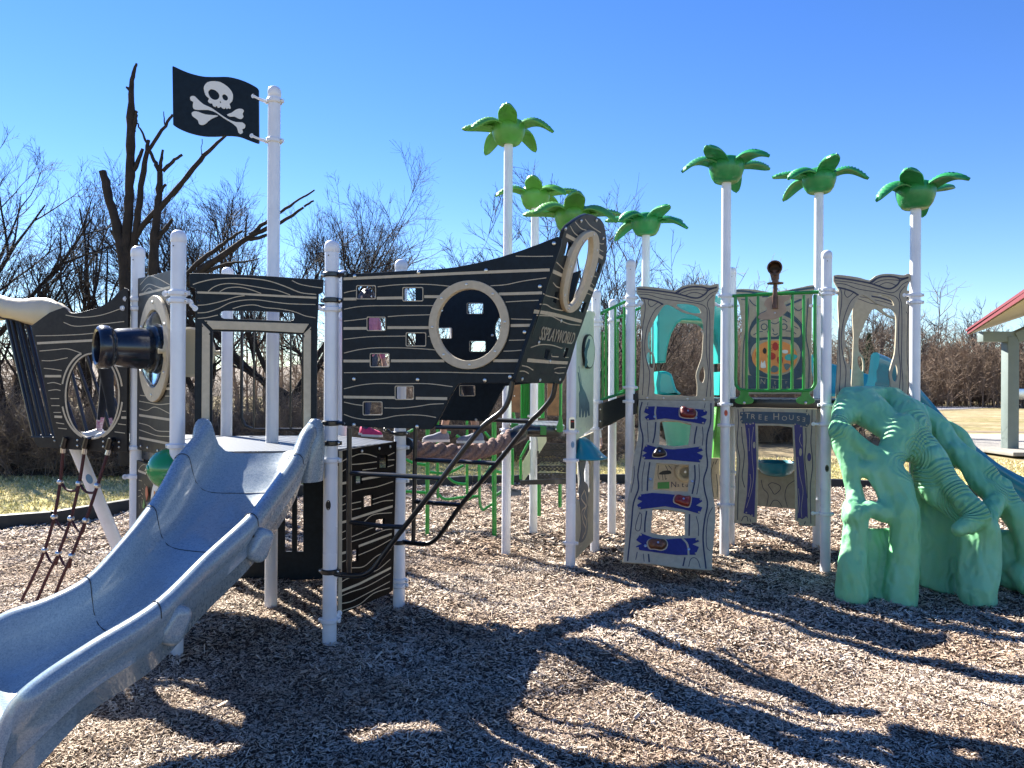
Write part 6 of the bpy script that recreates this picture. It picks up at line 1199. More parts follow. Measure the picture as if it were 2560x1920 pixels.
for y0, y1, n, sc in ((2.4, 4.6, 172000, .66), (4.6, 7.5, 152000, .98), (7.5, 13.5, 112000, 1.75), (2.4, 6.5, 1600, 1.35)):
    y = rng.uniform(y0, y1, n); hw2 = .84 * y + .6; x = rng.uniform(-1, 1, n) * hw2; keep = y < np.interp(x, bx, by) - .1; x, y = x[keep], y[keep]; n = len(x)
    L = rng.gamma(4, .0052, n) * sc + .007; w = (rng.gamma(4, .0011, n) + .0025) * sc; th = w * rng.uniform(.25, .6, n)
    a = rng.uniform(0, PI, n); tilt = rng.normal(0, .28, n); z = hfield(x, y) + rng.uniform(.001, .012, n) * sc + np.abs(np.sin(tilt)) * L * .4
    dx, dy, dz = np.cos(a) * np.cos(tilt), np.sin(a) * np.cos(tilt), np.sin(tilt); d = np.stack([dx, dy, dz], -1); s_ = np.stack([-np.sin(a), np.cos(a), rng.normal(0, .35, n)], -1); s_ /= np.linalg.norm(s_, axis=1, keepdims=True)
    up = np.cross(d, s_); up *= np.sign(up[:, 2:3]); c = np.stack([x, y, z], -1); L2 = (L / 2)[:, None]; w2 = (w / 2)[:, None]; t2 = th[:, None]
    tp_ = rng.uniform(.4, 1, n)[:, None]
    v = np.stack([c - d * L2 - s_ * w2, c - d * L2 * .9 + up * t2, c - d * L2 + s_ * w2 * tp_, c + d * L2 - s_ * w2 * tp_, c + d * L2 * .95 + up * t2, c + d * L2 + s_ * w2], 1).reshape(-1, 3)
    i = base + np.arange(n)[:, None] * 6; VV.append(v); FF.append(np.concatenate([i + [0, 3, 4, 1], i + [1, 4, 5, 2]])); base += n * 6
tag(mesh_np('wood_chips', np.concatenate(VV), np.concatenate(FF), chip_m), kind='stuff', label='loose shredded wood chips covering the playground')
# grass blades beyond the border
n = 90000; x = rng.uniform(-11, 12, n); y = rng.uniform(8.8, 19, n); k = (y > np.interp(x, bx, by) + .08) & (np.abs(x) < .72 * y + .5); x, y = x[k], y[k]; n = len(x)
a = rng.uniform(0, 2 * PI, n); h = rng.uniform(.02, .065, n); w = .006 + .006 * rng.random(n); ln = rng.normal(0, .03, (n, 2)); c = np.stack([x, y, np.full(n, -.085)], -1); s_ = np.stack([np.cos(a), np.sin(a), 0 * a], -1) * w[:, None]
tipv = c + np.stack([ln[:, 0], ln[:, 1], h], -1); v = np.stack([c - s_, c + s_, tipv], 1).reshape(-1, 3); i = np.arange(n)[:, None] * 3
gm = bpy.data.materials.new('grass_blades'); gm.use_nodes = True; t = gm.node_tree; b = t.nodes['Principled BSDF']; b.inputs['Roughness'].default_value = .8; g = t.nodes.new('ShaderNodeNewGeometry'); r = t.nodes.new('ShaderNodeValToRGB'); r.color_ramp.elements[0].color = (.42, .39, .10, 1); r.color_ramp.elements[1].color = (.85, .72, .42, 1); t.links.new(g.outputs['Random Per Island'], r.inputs[0]); t.links.new(r.outputs[0], b.inputs['Base Color'])
tag(mesh_np('grass', v, np.concatenate([i + [0, 1, 2]]), gm), kind='stuff', label='short winter grass beyond the black border')
# road, path
road = mat('pale_asphalt', (.30, .29, .29), .85, .06, 1)
def strip(name, pts, w, z, m):
    P3 = [Vector((x, y, 0)) for x, y in pts]; P3 = cr(P3, n=6); mb = MB(); vs = []
    for i, p in enumerate(P3):
        t_ = (P3[min(i + 1, len(P3) - 1)] - P3[max(i - 1, 0)]).normalized(); q = Vector((-t_.y, t_.x, 0)) * w / 2; vs += [p + q + Vector((0, 0, z)), p - q + Vector((0, 0, z))]
    mb.add(vs, [(2 * i, 2 * i + 1, 2 * i + 3, 2 * i + 2) for i in range(len(P3) - 1)]); o = mb.build(name, m, smooth=None, fix=False)
    if o.data.polygons[0].normal.z < 0: o.data.flip_normals()
    return tag(o, kind='structure')
strip('road', [(22, 66), (34, 66), (46, 76), (70, 88), (120, 92)], 5.5, -.08, road); strip('path', [(5, 33), (16, 31.5), (26, 31), (50, 33)], .9, -.082, mat('brown_path', (.20, .15, .10), .9))

# ---------------- bare trees ----------------
def grow(rg, starts, dirs, lens, rads, spec, up=.06):
    """grow all branches of a level at once; returns list of (points N,K,3, radii N,K) per level"""
    out = []
    for lev, sp in enumerate(spec):
        N = len(starts); K = sp['k']; pts = np.zeros((N, K, 3)); pts[:, 0] = starts; d = dirs.copy(); 
        for j in range(1, K):
            d = d + rg.normal(0, sp['wob'], (N, 3)); d[:, 2] += sp.get('up', up); d /= np.linalg.norm(d, axis=1, keepdims=True); pts[:, j] = pts[:, j - 1] + d * (lens / (K - 1))[:, None]
        tt = np.linspace(0, 1, K); rad = rads[:, None] * (1 - (1 - sp['tip']) * tt[None] ** sp.get('tp', 1)); out.append((pts, rad))
        if lev + 1 == len(spec): break
        n = spec[lev + 1]['n']; pi = np.repeat(np.arange(N), n); t_ = rg.uniform(sp['c0'], sp.get('c1', 1.0), N * n); 
        if sp.get('endfork'): t_[::n] = 1.0
        f = t_ * (K - 1); i0 = np.minimum(f.astype(int), K - 2); fr = (f - i0)[:, None]; p0, p1 = pts[pi, i0], pts[pi, i0 + 1]; starts = p0 * (1 - fr) + p1 * fr; pd = p1 - p0; pd /= np.linalg.norm(pd, axis=1, keepdims=True) + 1e-9
        rv = rg.normal(0, 1, pd.shape); side = np.cross(pd, rv); side /= np.linalg.norm(side, axis=1, keepdims=True) + 1e-9; ang = np.radians(rg.uniform(*spec[lev + 1]['ang'], N * n))[:, None]
        dirs = pd * np.cos(ang) + side * np.sin(ang); lr = spec[lev + 1]['len']; lens = lens[pi] * rg.uniform(lr[0], lr[1], N * n) * (1.15 - .5 * t_); r_at = rads[pi] * (1 - (1 - sp['tip']) * t_); rads = np.minimum(r_at * .9, rads[pi] * spec[lev + 1]['r'] * rg.uniform(.8, 1.15, N * n)); rads = np.maximum(rads, spec[lev + 1].get('rmin', .001))
    return out
def tubes_np(pts, rad, m=4):
    N, K, _ = pts.shape; tg = np.gradient(pts, axis=1); tg /= np.linalg.norm(tg, axis=2, keepdims=True) + 1e-9
    ref = np.where(np.abs(tg[:, :1, 2:3]) > .8, np.array([[[1., 0, 0]]]), np.array([[[0, 0, 1.]]])) * np.ones((N, K, 3)); u = np.cross(tg, ref); u /= np.linalg.norm(u, axis=2, keepdims=True) + 1e-9; w = np.cross(tg, u)
    a = np.arange(m) * 2 * PI / m; V = pts[:, :, None] + (u[:, :, None] * np.cos(a)[None, None, :, None] + w[:, :, None] * np.sin(a)[None, None, :, None]) * rad[:, :, None, None]
    idx = np.arange(N * K * m).reshape(N, K, m); nx_ = np.roll(idx, -1, axis=2); F = np.stack([idx[:, :-1], nx_[:, :-1], nx_[:, 1:], idx[:, 1:]], -1).reshape(-1, 4)
    return V.reshape(-1, 3), F
def join_np(parts):
    Vs, Fs, b_ = [], [], 0
    for V_, F_ in parts: Vs.append(V_); Fs.append(F_ + b_); b_ += len(V_)
    return np.concatenate(Vs), np.concatenate(Fs)
bark = mat('dark_bark', (.020, .015, .012), .9, .35, 8, .8, 30, dist=.01); twigm = mat('twig_bark', (.026, .020, .019), .85, .3, 6)
twig_far = mat('brown_twigs', (.22, .165, .12), .9, .3, .6); trunk_far = mat('grey_brown_trunks', (.12, .095, .075), .9, .3, 1.5)
def tree(x, y, H, seed, label, group='bare winter trees behind the playground', stems=3, spread=(12, 38), lean=(0, 0), r0=None, dens=1.0, tw=.0065, mt=twigm, name='bare_tree', base=-.1, tips=True):
    rg = np.random.default_rng(seed); r0 = r0 or H * .013; rt = thing(name, (x, y, 0), label, 'tree', group)
    Hs = H * .50; n1 = stems
    st = np.tile([[x, y, base]], (1, 1)).astype(float); dr = np.array([[lean[0], lean[1], 1.0]]); dr /= np.linalg.norm(dr)
    q = lambda v: max(2, int(round(v * dens)))
    spec = [dict(k=6, wob=.05, tip=.75, c0=.6 if stems > 1 else .5, up=.03), dict(n=n1, k=10, wob=.085, tip=.22, c0=.12, ang=spread, len=(3.2, 4.6), r=.72, up=.045), dict(n=q(8), k=8, wob=.10, tip=.25, c0=.12, ang=(16, 48), len=(.36, .66), r=.42, up=.07),
            dict(n=q(6), k=6, wob=.10, tip=.3, c0=.15, ang=(18, 50), len=(.38, .7), r=.42, up=.06, rmin=tw * .85), dict(n=q(5), k=5, wob=.11, tip=.45, c0=.1, ang=(18, 50), len=(.4, .75), r=.5, up=.05, rmin=tw * .55)]
    if tips: spec.append(dict(n=3, k=4, wob=.10, tip=.5, c0=.1, ang=(18, 50), len=(.4, .8), r=.55, up=.04, rmin=tw * .4))
    L = grow(rg, st, dr, np.array([H * .16]), np.array([r0]), spec)
    zmax = max(p[..., 2].max() for p, _ in L); k = H / zmax
    L = [(np.stack([x + (p[..., 0] - x) * k, y + (p[..., 1] - y) * k, p[..., 2] * k], -1), r_) for p, r_ in L]
    V_, F_ = join_np([tubes_np(*L[0], 10), tubes_np(*L[1], 8)]); mesh_np('trunk', V_, F_, bark if mt is twigm else trunk_far, rt, True)
    V_, F_ = join_np([tubes_np(*L[2], 5)] + [tubes_np(*l, 3) for l in L[3:]]); mesh_np('crown', V_, F_, mt, rt)
    return rt
def tpx(px, Y): return P(px, 965, Y).x
tl = [(20, 16, 6.9, 11, 'bare tree furthest left, above the cream beam', 5, (12, 42)), (215, 18, 6.9, 12, 'bare tree left of the broken-topped tree', 4, (12, 42)), (-190, 17, 7.2, 19, 'bare tree cut by the left picture edge', 4, (15, 40)),
      (500, 18, 6.6, 13, 'bare tree behind the doorway board, left of the flag pole', 4, (12, 45)), (745, 18, 7.9, 14, 'widest bare tree, right of the flag pole', 7, (12, 55)), (900, 20, 6.6, 24, 'low bare tree above the left end of the hull', 4, (20, 55)),
      (1110, 22, 7.6, 15, 'thin bare tree behind the tallest palm', 4, (18, 50)), (1240, 24, 6.4, 25, 'thin bare tree right of the tallest palm pole', 3, (15, 40)), (1480, 21, 8.4, 16, 'tall bare sapling behind the prow tip', 4, (5, 28)), (1590, 25, 5.5, 17, 'small bare tree behind the tan tree arch', 4, (15, 45))]
for i, (px, Y, H, seed, lb, st_, sp_) in enumerate(tl):
    tree(tpx(px, Y), Y, H, seed, lb, stems=st_, spread=sp_, r0=.11 if Y < 20 else .07, dens=[.92, .88, .85, .9, 1.25, .9, .9, .85, .8, .8][i], tw=.0074 if px < 1000 else .013)
# tree with broken tops, traced limb by limb
rt = thing('broken_tree', (tpx(322, 12.5), 12.5, 0), 'dark thick-limbed tree with broken tops left of the pirate flag', 'tree')
def limb(mb, pts, Y0=12.5, dy=0.0, n=10):
    w = [P(*zO((p[0], p[1]))[0], Y0 + dy * i) for i, p in enumerate(pts)]; rr_ = [p[2] / 2 / 2.592 / FPX * Y0 for p in pts]
    c4 = cr([Vector((*a, r_)) for a, r_ in zip(w, rr_)], n=4); mb.tube([Vector(c[:3]) + Vector((rnd.gauss(0, .006), 0, rnd.gauss(0, .006))) for c in c4], [max(.006, c[3]) * (1 + rnd.gauss(0, .05)) for c in c4], n)
T1 = [[(665, 800, 50), (700, 940, 55), (755, 1150, 62), (800, 1350, 75), (815, 1560, 85), (820, 1900, 95), (830, 2700, 110)], [(885, 98, 14), (866, 160, 24), (848, 270, 32), (848, 450, 52), (845, 700, 56), (838, 950, 56), (828, 1150, 60), (815, 1350, 68), (820, 1560, 70)],
      [(962, 596, 20), (935, 750, 34), (910, 950, 40), (885, 1150, 45), (865, 1280, 48), (845, 1430, 50)], [(1038, 800, 34), (1030, 950, 42), (1015, 1100, 50), (1000, 1250, 58), (990, 1450, 66), (985, 1700, 72), (960, 2300, 90), (930, 2700, 100)], [(1970, 1030, 16), (1820, 1130, 24), (1700, 1180, 30), (1590, 1240, 34), (1450, 1340, 42), (1330, 1420, 46), (1230, 1500, 50), (1100, 1590, 55), (970, 1700, 60)]]
mb = MB()
for p in T1: limb(mb, p)
mb.build('trunk', bark, rt, smooth=70)
T2 = [[(882, 480, 10), (920, 540, 12), (950, 612, 18)], [(1122, 430, 16), (1070, 500, 20), (980, 640, 24), (960, 680, 22)], [(965, 660, 20), (1000, 730, 26), (1030, 790, 32)], [(1055, 665, 14), (1040, 760, 26), (1038, 820, 30)], [(1180, 688, 18), (1120, 735, 22), (1055, 800, 28)], [(925, 655, 18), (895, 730, 28), (862, 790, 34)],
      [(1470, 560, 16), (1350, 670, 26), (1250, 780, 32), (1160, 900, 34), (1050, 1020, 36), (960, 1110, 36), (900, 1190, 38), (870, 1260, 40)], [(1118, 1108, 20), (1075, 1170, 28), (1025, 1235, 34)], [(1075, 885, 16), (1045, 920, 24), (1025, 970, 30)], [(1800, 1190, 20), (1650, 1238, 24), (1590, 1240, 26)],
      [(1570, 1180, 14), (1480, 1245, 22), (1350, 1340, 30), (1230, 1450, 34), (1140, 1560, 36)], [(1680, 1362, 8), (1600, 1385, 12), (1500, 1392, 18), (1400, 1425, 22), (1290, 1480, 24)], [(1970, 962, 14), (1850, 1040, 18), (1720, 1130, 24), (1620, 1215, 28)], [(2040, 920, 10), (1970, 962, 14)], [(2035, 985, 12), (1970, 1030, 16)], [(1600, 1060, 6), (1592, 1150, 10), (1590, 1230, 14)], [(1500, 1100, 5), (1478, 1180, 9), (1475, 1240, 12)], [(1062, 415, 5), (1068, 495, 10)], [(1310, 590, 3), (1308, 700, 7)], [(722, 1185, 16), (750, 1230, 26), (775, 1280, 34)], [(885, 410, 18), (875, 470, 30), (862, 540, 36)], [(820, 255, 14), (845, 275, 26)]]
mb = MB()
for p in T2: limb(mb, p, n=8)
mb.build('crown', bark, rt, smooth=70)

# ---------------- thickets and far woods ----------------
def thicket(name, n, xr, yr, hr, seed, label, m=twig_far, lenr=(.6, 1.0), r=(.004, .010), k=6, wob=.22, up=.02, kids=4, edge=None, m3=3, tiltsd=.5):
    rg = np.random.default_rng(seed); x = rg.uniform(*xr, n); y = rg.uniform(*yr, n)
    if edge is not None: y = y + edge(x)
    h = rg.uniform(*hr, n); d = np.stack([rg.normal(0, tiltsd, n), rg.normal(0, tiltsd, n), np.ones(n)], -1); d /= np.linalg.norm(d, axis=1, keepdims=True)
    spec = [dict(k=k, wob=wob, tip=.3, c0=.1, up=up), dict(n=kids, k=4, wob=.3, tip=.4, c0=0, ang=(25, 80), len=(.3, .7), r=.6, up=-.02, rmin=r[0] * .5)]
    if kids > 5: spec.append(dict(n=3, k=3, wob=.3, tip=.5, c0=0, ang=(25, 80), len=(.3, .6), r=.6, up=0, rmin=r[0] * .45))
    L = grow(rg, np.stack([x, y, np.full(n, -.05)], -1), d, h, rg.uniform(*r, n), spec); V_, F_ = join_np([tubes_np(*l, m3) for l in L])
    return tag(mesh_np(name, V_, F_, m), label=label, kind='stuff')
thm = mat('thicket_twigs', (.16, .12, .088), .9, .5, 3); litm = mat('leaf_litter', (.055, .04, .025), .95, .5, 5, .8, 20, dist=.03)
thicket('left_thicket', 2300, (-13, -3.2), (14.0, 17.8), (.6, 1.8), 31, 'dense brown brush behind the left balcony and rope net', thm, r=(.006, .014), kids=8, wob=.25)
thicket('middle_thicket', 1500, (-5.2, 2.5), (17, 22), (.6, 2.1), 32, 'brown brush behind the ship deck and thick rope', thm, r=(.006, .012), kids=7)
thicket('right_thicket', 2400, (1.5, 11.5), (24, 33), (1.6, 4.0), 33, 'brown brush seen through the tan tree arch', thm, r=(.008, .018), kids=7)
# earth bank behind the left brush, so that its foot is closed
def bank(name, cx0, cx1, y, h, w, m):
    n = 60; V_ = []; rg = np.random.default_rng(3)
    for i in range(n + 1):
        x = cx0 + (cx1 - cx0) * i / n; hh = h * (1 + .25 * math.sin(i * .9) + .15 * math.sin(i * 2.3)) * math.sin(PI * i / n) ** .3
        for j in range(9): s_ = j / 8; V_.append((x, y + w * (s_ - .5) * 2, -.06 + hh * math.sin(PI * s_) + rg.normal(0, .02)))
    F_ = [(i * 9 + j, (i + 1) * 9 + j, (i + 1) * 9 + j + 1, i * 9 + j + 1) for i in range(n) for j in range(8)]
    o = MB().add(V_, F_).build(name, m, smooth=80); return tag(o, kind='structure')
bank('earth_bank', -22, -3.0, 17.5, 1.0, 3.2, litm); bank('earth_bank', -5, 4.5, 24, .7, 4, litm); bank('hill', -200, 260, 135, 5.5, 26, mat('woodland_floor', (.11, .08, .055), .95, .4, .3))
# far tree line
def far_trees(name, n, xr, yr, hr, seed, label, m=twig_far, r=(.07, .16), kids=16, curve=None, sub=4):
    rg = np.random.default_rng(seed); x = rg.uniform(*xr, n); y = rg.uniform(*yr, n); 
    if curve: y = y + curve(x)
    h = rg.uniform(*hr, n) * (1 + .18 * np.sin(x * .22 + seed) + .1 * np.sin(x * .61)); d = np.stack([rg.normal(0, .07, n), rg.normal(0, .07, n), np.ones(n)], -1); d /= np.linalg.norm(d, axis=1, keepdims=True)
    spec = [dict(k=6, wob=.05, tip=.25, c0=.05, up=.03), dict(n=kids, k=5, wob=.2, tip=.35, c0=0, ang=(18, 65), len=(.22, .42), r=.42, up=.05, rmin=.022), dict(n=sub, k=4, wob=.25, tip=.5, c0=0, ang=(20, 70), len=(.35, .7), r=.6, up=.04, rmin=.016)]
    L = grow(rg, np.stack([x, y, np.full(n, -.1)], -1), d, h, rg.uniform(*r, n), spec); V_, F_ = join_np([tubes_np(*l, 3) for l in L]); return tag(mesh_np(name, V_, F_, m), label=label, kind='stuff')
far_trees('far_brush', 620, (14, 66), (71, 82), (3.2, 5.6), 41, 'brown tangled brush along the far road', mat('far_brush_twigs', (.21, .15, .105), .9, .35, .4), r=(.04, .08), kids=26, sub=5)
far_trees('far_woods', 300, (8, 80), (80, 96), (5.5, 9.5), 42, 'bare woods rising behind the far brush', mat('far_wood_twigs', (.15, .115, .09), .9, .3, .3), kids=20)
far_trees('middle_woods', 170, (-18, 16), (42, 62), (3.5, 6.5), 43, 'bare woods far behind the middle of the playground', twig_far, r=(.05, .1), kids=18)
far_trees('left_woods', 90, (-38, -15), (24, 40), (2.5, 4.6), 44, 'dark bare woods behind the left brush', thm, r=(.04, .1), kids=18)
for i, (px, Y, H, lb) in enumerate(((2150, 70, 9.4, 'dark bare tree seen through the right tan arch'), (2390, 78, 11.0, 'tallest far bare tree on the skyline, left of the pavilion'), (2330, 80, 8.8, 'far bare skyline tree next to the furthest right palm pole'), (2460, 76, 10.0, 'far bare tree just under the pavilion eave'), (2520, 74, 9.5, 'far bare tree behind the pavilion column'), (1720, 48, 5.6, 'bare bush tree seen at the right in the tan arch opening'))):
    tree(tpx(px, Y), Y, H, 60 + i, lb, 'bare trees on the far skyline', stems=4, spread=(12, 40), r0=.16, dens=.75, tw=.03, mt=mat('skyline_twigs_%d' % i, (.07, .055, .045), .9, .2, 1), tips=False)
# evergreen far behind the arch
def conifer(x, y, H, seed, label):
    rt = thing('evergreen_tree', (x, y, 0), label, 'tree'); rg = np.random.default_rng(seed); MB().tube([(x, y, -.1), (x, y, H * .9)], [.12, .03], 8).build('trunk', trunk_far, rt)
    n = 5200; z = H * (.12 + .86 * rg.random(n) ** 1.15); rmax = (H - z) * .32 * (1 + .25 * np.sin(z * 3.1)); rr_ = rmax * np.sqrt(rg.random(n)); a = rg.uniform(0, 2 * PI, n); c = np.stack([x + rr_ * np.cos(a), y + rr_ * np.sin(a), z - rr_ * .25], -1)
    d1 = rg.normal(0, 1, (n, 3)); d1 /= np.linalg.norm(d1, axis=1, keepdims=True); d2 = np.cross(d1, rg.normal(0, 1, (n, 3))); d2 /= np.linalg.norm(d2, axis=1, keepdims=True); s_ = rg.uniform(.06, .16, n)[:, None]
    V_ = np.stack([c - d1 * s_, c + d2 * s_ * .5, c + d1 * s_, c - d2 * s_ * .5], 1).reshape(-1, 3); i = np.arange(n)[:, None] * 4; mesh_np('crown', V_, i + [0, 1, 2, 3], mat('evergreen_foliage', (.035, .065, .03), .9, .3, 2), rt)
conifer(tpx(2172, 66), 66, 6.4, 5, 'dark evergreen seen through the right tan arch'); conifer(tpx(2240, 72), 72, 5.6, 6, 'second evergreen just left of the right white palm pole')
def shrub(x, y, h, n, seed, label, m):
    rg = np.random.default_rng(seed); a = rg.uniform(0, 2 * PI, n); d = np.stack([np.cos(a) * .5, np.sin(a) * .5, np.ones(n)], -1); d /= np.linalg.norm(d, axis=1, keepdims=True)
    L = grow(rg, np.tile([[x, y, -.05]], (n, 1)) + rg.normal(0, .15, (n, 3)) * [1, 1, 0], d, rg.uniform(.6, 1, n) * h, np.full(n, .006), [dict(k=6, wob=.12, tip=.4, c0=.2, up=-.01), dict(n=4, k=4, wob=.2, tip=.5, c0=0, ang=(15, 50), len=(.3, .6), r=.6, up=0, rmin=.004)])
    V_, F_ = join_np([tubes_np(*l, 3) for l in L]); return tag(mesh_np('dry_shrub', V_, F_, m), label, 'shrub')
shrub(tpx(1915, 24), 24, 1.15, 90, 71, 'tan dry shrub seen through the tree house doorway', mat('dry_stems', (.34, .24, .14), .9, .2, 3)); shrub(tpx(1990, 40), 40, 1.4, 90, 72, 'distant dry shrub right of the tree house doorway', mat('dry_stems_grey', (.22, .17, .12), .9, .2, 3))
# ---------------- people ----------------
skin = mat('skin', (.50, .30, .21), .5, .05, 8)
def person(label, foot, H, yaw, cols, arms=None, hair=(.03, .015, .01), hairlen=.0, stride=.10, lean=0.0, knee=0.0):
    """one continuous skinned body with separate clothing shells; foot = point between the feet"""
    rt = thing('person', foot, label, 'person'); f = Vector(foot); q = Matrix.Rotation(yaw, 3, 'Z'); s = H / 1.7
    T = lambda x, y, z: f + q @ Vector((x * s, y * s + lean * z * s, z * s))
    J = {'pelvis': ((0, 0, .90), .125), 'belly': ((0, 0, 1.05), .115), 'chest': ((0, -.01, 1.24), .135), 'neckb': ((0, 0, 1.40), .075), 'neck': ((0, -.01, 1.47), .05), 'headl': ((0, -.015, 1.53), .078), 'head': ((0, -.015, 1.61), .088), 'top': ((0, -.01, 1.665), .06)}
    E = [('pelvis', 'belly'), ('belly', 'chest'), ('chest', 'neckb'), ('neckb', 'neck'), ('neck', 'headl'), ('headl', 'head'), ('head', 'top')]
    arms = arms or [((.22, 0, 1.10), (.24, -.06, .88), (.24, -.08, .80))] * 2
    for i, sg in enumerate((-1, 1)):
        e_, w_, h_ = [(p[0] * sg, p[1], p[2]) for p in arms[i]]; n_ = str(i)
        J['sh' + n_] = ((.17 * sg, 0, 1.36), .058); J['el' + n_] = (e_, .042); J['wr' + n_] = (w_, .028); J['ha' + n_] = (h_, .032); E += [('neckb', 'sh' + n_), ('sh' + n_, 'el' + n_), ('el' + n_, 'wr' + n_), ('wr' + n_, 'ha' + n_)]
        dv = Vector(h_) - Vector(w_); dv = dv.normalized() if dv.length else Vector((0, 0, -1)); sd_ = Vector((0, 1, 0)); 
        for k_ in range(5):
            off = (k_ - 2) * .016; L = (.05, .072, .078, .072, .055)[k_]; tip_ = Vector(h_) + dv * (L if k_ else .03) + sd_ * (off * 1.2 if k_ else -.055) + Vector((-.02 * sg, 0, 0)); J['f%s%d' % (n_, k_)] = (tuple(tip_), .0085); E.append(('ha' + n_, 'f%s%d' % (n_, k_)))
        st_ = stride * (1 if i else -1); J['hip' + n_] = ((.085 * sg, 0, .86), .092); J['kn' + n_] = ((.09 * sg, -knee + st_ * .5, .48), .058); J['an' + n_] = ((.09 * sg, st_, .085), .038); J['he' + n_] = ((.09 * sg, st_ + .03, .035), .035); J['to' + n_] = ((.10 * sg, st_ - .15, .03), .032)
        E += [('pelvis', 'hip' + n_), ('hip' + n_, 'kn' + n_), ('kn' + n_, 'an' + n_), ('an' + n_, 'he' + n_), ('he' + n_, 'to' + n_)]
    names = list(J); me = bpy.data.meshes.new('body'); off = wloc(rt); me.from_pydata([T(*J[k_][0]) - off for k_ in names], [(names.index(a_), names.index(b_)) for a_, b_ in E], [])
    ob = bpy.data.objects.new('body', me); COL.objects.link(ob); sm_ = ob.modifiers.new('s', 'SKIN'); 
    for i, k_ in enumerate(names): ob.data.skin_vertices[0].data[i].radius = (J[k_][1] * s,) * 2
    ob.data.skin_vertices[0].data[0].use_root = True; ob.modifiers.new('u', 'SUBSURF').levels = 1; dg = bpy.context.evaluated_depsgraph_get(); em = bpy.data.meshes.new_from_object(ob.evaluated_get(dg)); bpy.data.objects.remove(ob)
    for m_ in (skin, cols['top'], cols['legs'], cols['shoe'], cols.get('sock', cols['legs'])): em.materials.append(m_)
    qi = q.transposed()
    for p_ in em.polygons:
        c_ = (qi @ (p_.center + off - f)) / s; a_ = abs(c_.x); mi_ = 0; p_.use_smooth = True
        if c_.z < .10: mi_ = 3
        elif c_.z < .24: mi_ = 4
        elif c_.z < .93 and a_ < .20: mi_ = 2
        elif c_.z < 1.44: mi_ = 1 if not (a_ > .2 and (c_ - Vector((arms[0][2][0] * (1 if c_.x > 0 else -1), arms[0][2][1], arms[0][2][2]))).length < .10) else 0
        p_.material_index = mi_
    ob = bpy.data.objects.new('body', em); COL.objects.link(ob); ob.parent = rt
    mb = MB()
    for sg in (-1, 1): mb.ball(T(.033 * sg, -.098, 1.61), .012 * s, 10, 0); mb.ball(T(.033 * sg, -.108, 1.61), .006 * s, 8, 1)
    mb.build('eyes', [M['whiteb'], M['blk']], rt)
    mb = MB().ball(T(0, -.105, 1.58), .014 * s, 8, 0, (.8, 1.2, 1.3), q); mb.tube([T(-.022, -.093, 1.545), T(0, -.099, 1.542), T(.022, -.093, 1.545)], .005 * s, 6, mi=1)
    for sg in (-1, 1): mb.ball(T(.09 * sg, .0, 1.60), .022 * s, 8, 0, (.4, .8, 1.2), q)
    mb.build('face', [skin, M['red']], rt)
    hm_ = mat('hair', hair, .5, .3, 40); mb = MB(); secs = []
    for i in range(9):
        ph = PI * .5 * i / 8; zz = 1.60 + .115 * math.cos(ph) - hairlen * (i / 8) ** 2; rr_ = .103 * math.sin(ph) + .004; secs.append([T(rr_ * math.cos(a_), rr_ * math.sin(a_) * 1.05 + .014, zz + (.045 * (1 - (i < 5)) if math.sin(a_) < -.4 else 0) + (0 if math.sin(a_) < -.2 else -.03 * i / 8)) for a_ in [2 * PI * k_ / 20 for k_ in range(20)]])
    mb.loft(secs, cap=True); mb.build('hair', hm_, rt, smooth=80)
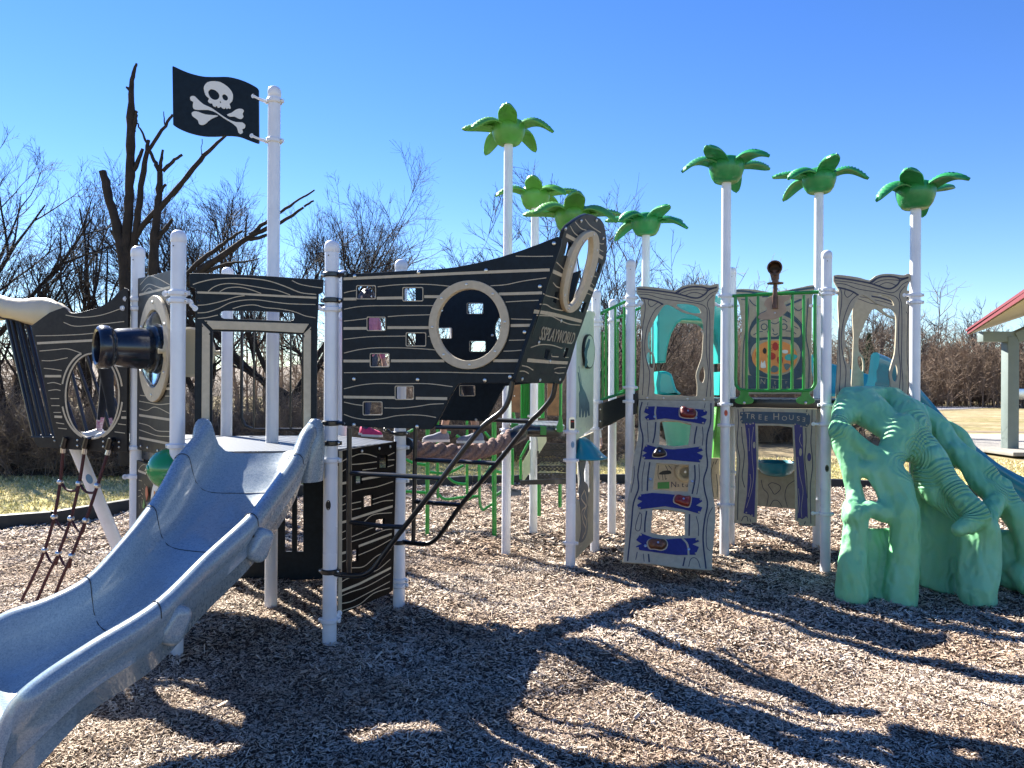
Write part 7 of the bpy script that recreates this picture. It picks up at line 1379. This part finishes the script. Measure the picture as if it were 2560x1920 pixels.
    for i, sg in enumerate((-1, 1)):
        st_ = stride * (1 if i else -1); mb = MB(); secs = []
        for yy, w_, h_ in ((.065, .02, .05), (.05, .036, .085), (.0, .040, .10), (-.05, .040, .085), (-.10, .044, .062), (-.16, .042, .05), (-.195, .028, .035), (-.21, .006, .02)): secs.append([T(.09 * sg + w_ * math.cos(a_), st_ + yy, .022 + max(0, math.sin(a_)) * h_ * .95 + min(0, math.sin(a_)) * .002) for a_ in [2 * PI * k_ / 14 for k_ in range(14)]])
        mb.loft(secs); mb2 = MB(); secs = []
        for yy, w_ in ((.07, .03), (.03, .042), (-.05, .042), (-.12, .048), (-.19, .036), (-.215, .012)): secs.append([T(.09 * sg + w_ * a_, st_ + yy, b_) for a_, b_ in ((-1, 0), (1, 0), (1, .026), (-1, .026))])
        mb2.loft(secs); mb2.m = [1] * len(mb2.f); mb.add(mb2.v, mb2.f, 1); mb.build('shoe', [cols['shoe'], M['whiteb']], rt, smooth=60)
    return rt
cm_ = lambda n, c: mat(n, c, .85, .12, 40, .3, 300)
pink = cm_('mauve_jacket', (.42, .17, .26)); mag = cm_('magenta_top', (.55, .03, .16)); denim = cm_('dark_denim', (.03, .05, .10)); dark = cm_('black_leggings', (.012, .014, .02)); pshoe = cm_('pink_shoe', (.6, .04, .14)); gshoe = cm_('grey_shoe', (.22, .23, .27)); sock = mat('striped_socks', (.65, .62, .6), .9, 0, 60, col2=(.45, .08, .2)); greytop = cm_('grey_sweater', (.18, .18, .2)); whitec = cm_('cream_clothes', (.62, .60, .50))
pA = P(915, 1084, 6.35); pA.z = 1.225
person('child in mauve jacket and pink shoes standing on the ship deck behind the hull', pA, 1.20, math.radians(60), dict(top=pink, legs=denim, shoe=pshoe), hairlen=.10)
person('child in magenta top, black leggings and striped socks on the left balcony', Vector((P(266, 1080, 5.95).x, 5.95, 1.225)), 1.02, math.radians(-70), dict(top=mag, legs=dark, shoe=M['whiteb'], sock=sock), hairlen=.08, arms=[((.2, -.1, 1.15), (.16, -.28, 1.2), (.15, -.34, 1.24))] * 2)
rp = P(1150, 1104, 6.42)
person('walker in grey shoes and dark leggings balancing on the thick brown rope', Vector((rp.x, rp.y, hz(1106, 6.42, 1150))), 1.36, math.radians(-80), dict(top=greytop, legs=dark, shoe=gshoe, sock=skin), stride=.17, arms=[((.30, 0, 1.20), (.42, 0, 1.10), (.48, 0, 1.08))] * 2, hairlen=.05)
person('grown-up in cream clothes standing far behind the tan owl board, legs showing through its opening', Vector((G(1462, 1236).x, G(1462, 1236).y, 0)), 1.62, math.radians(15), dict(top=whitec, legs=whitec, shoe=M['blk']), hairlen=.06, stride=.05)
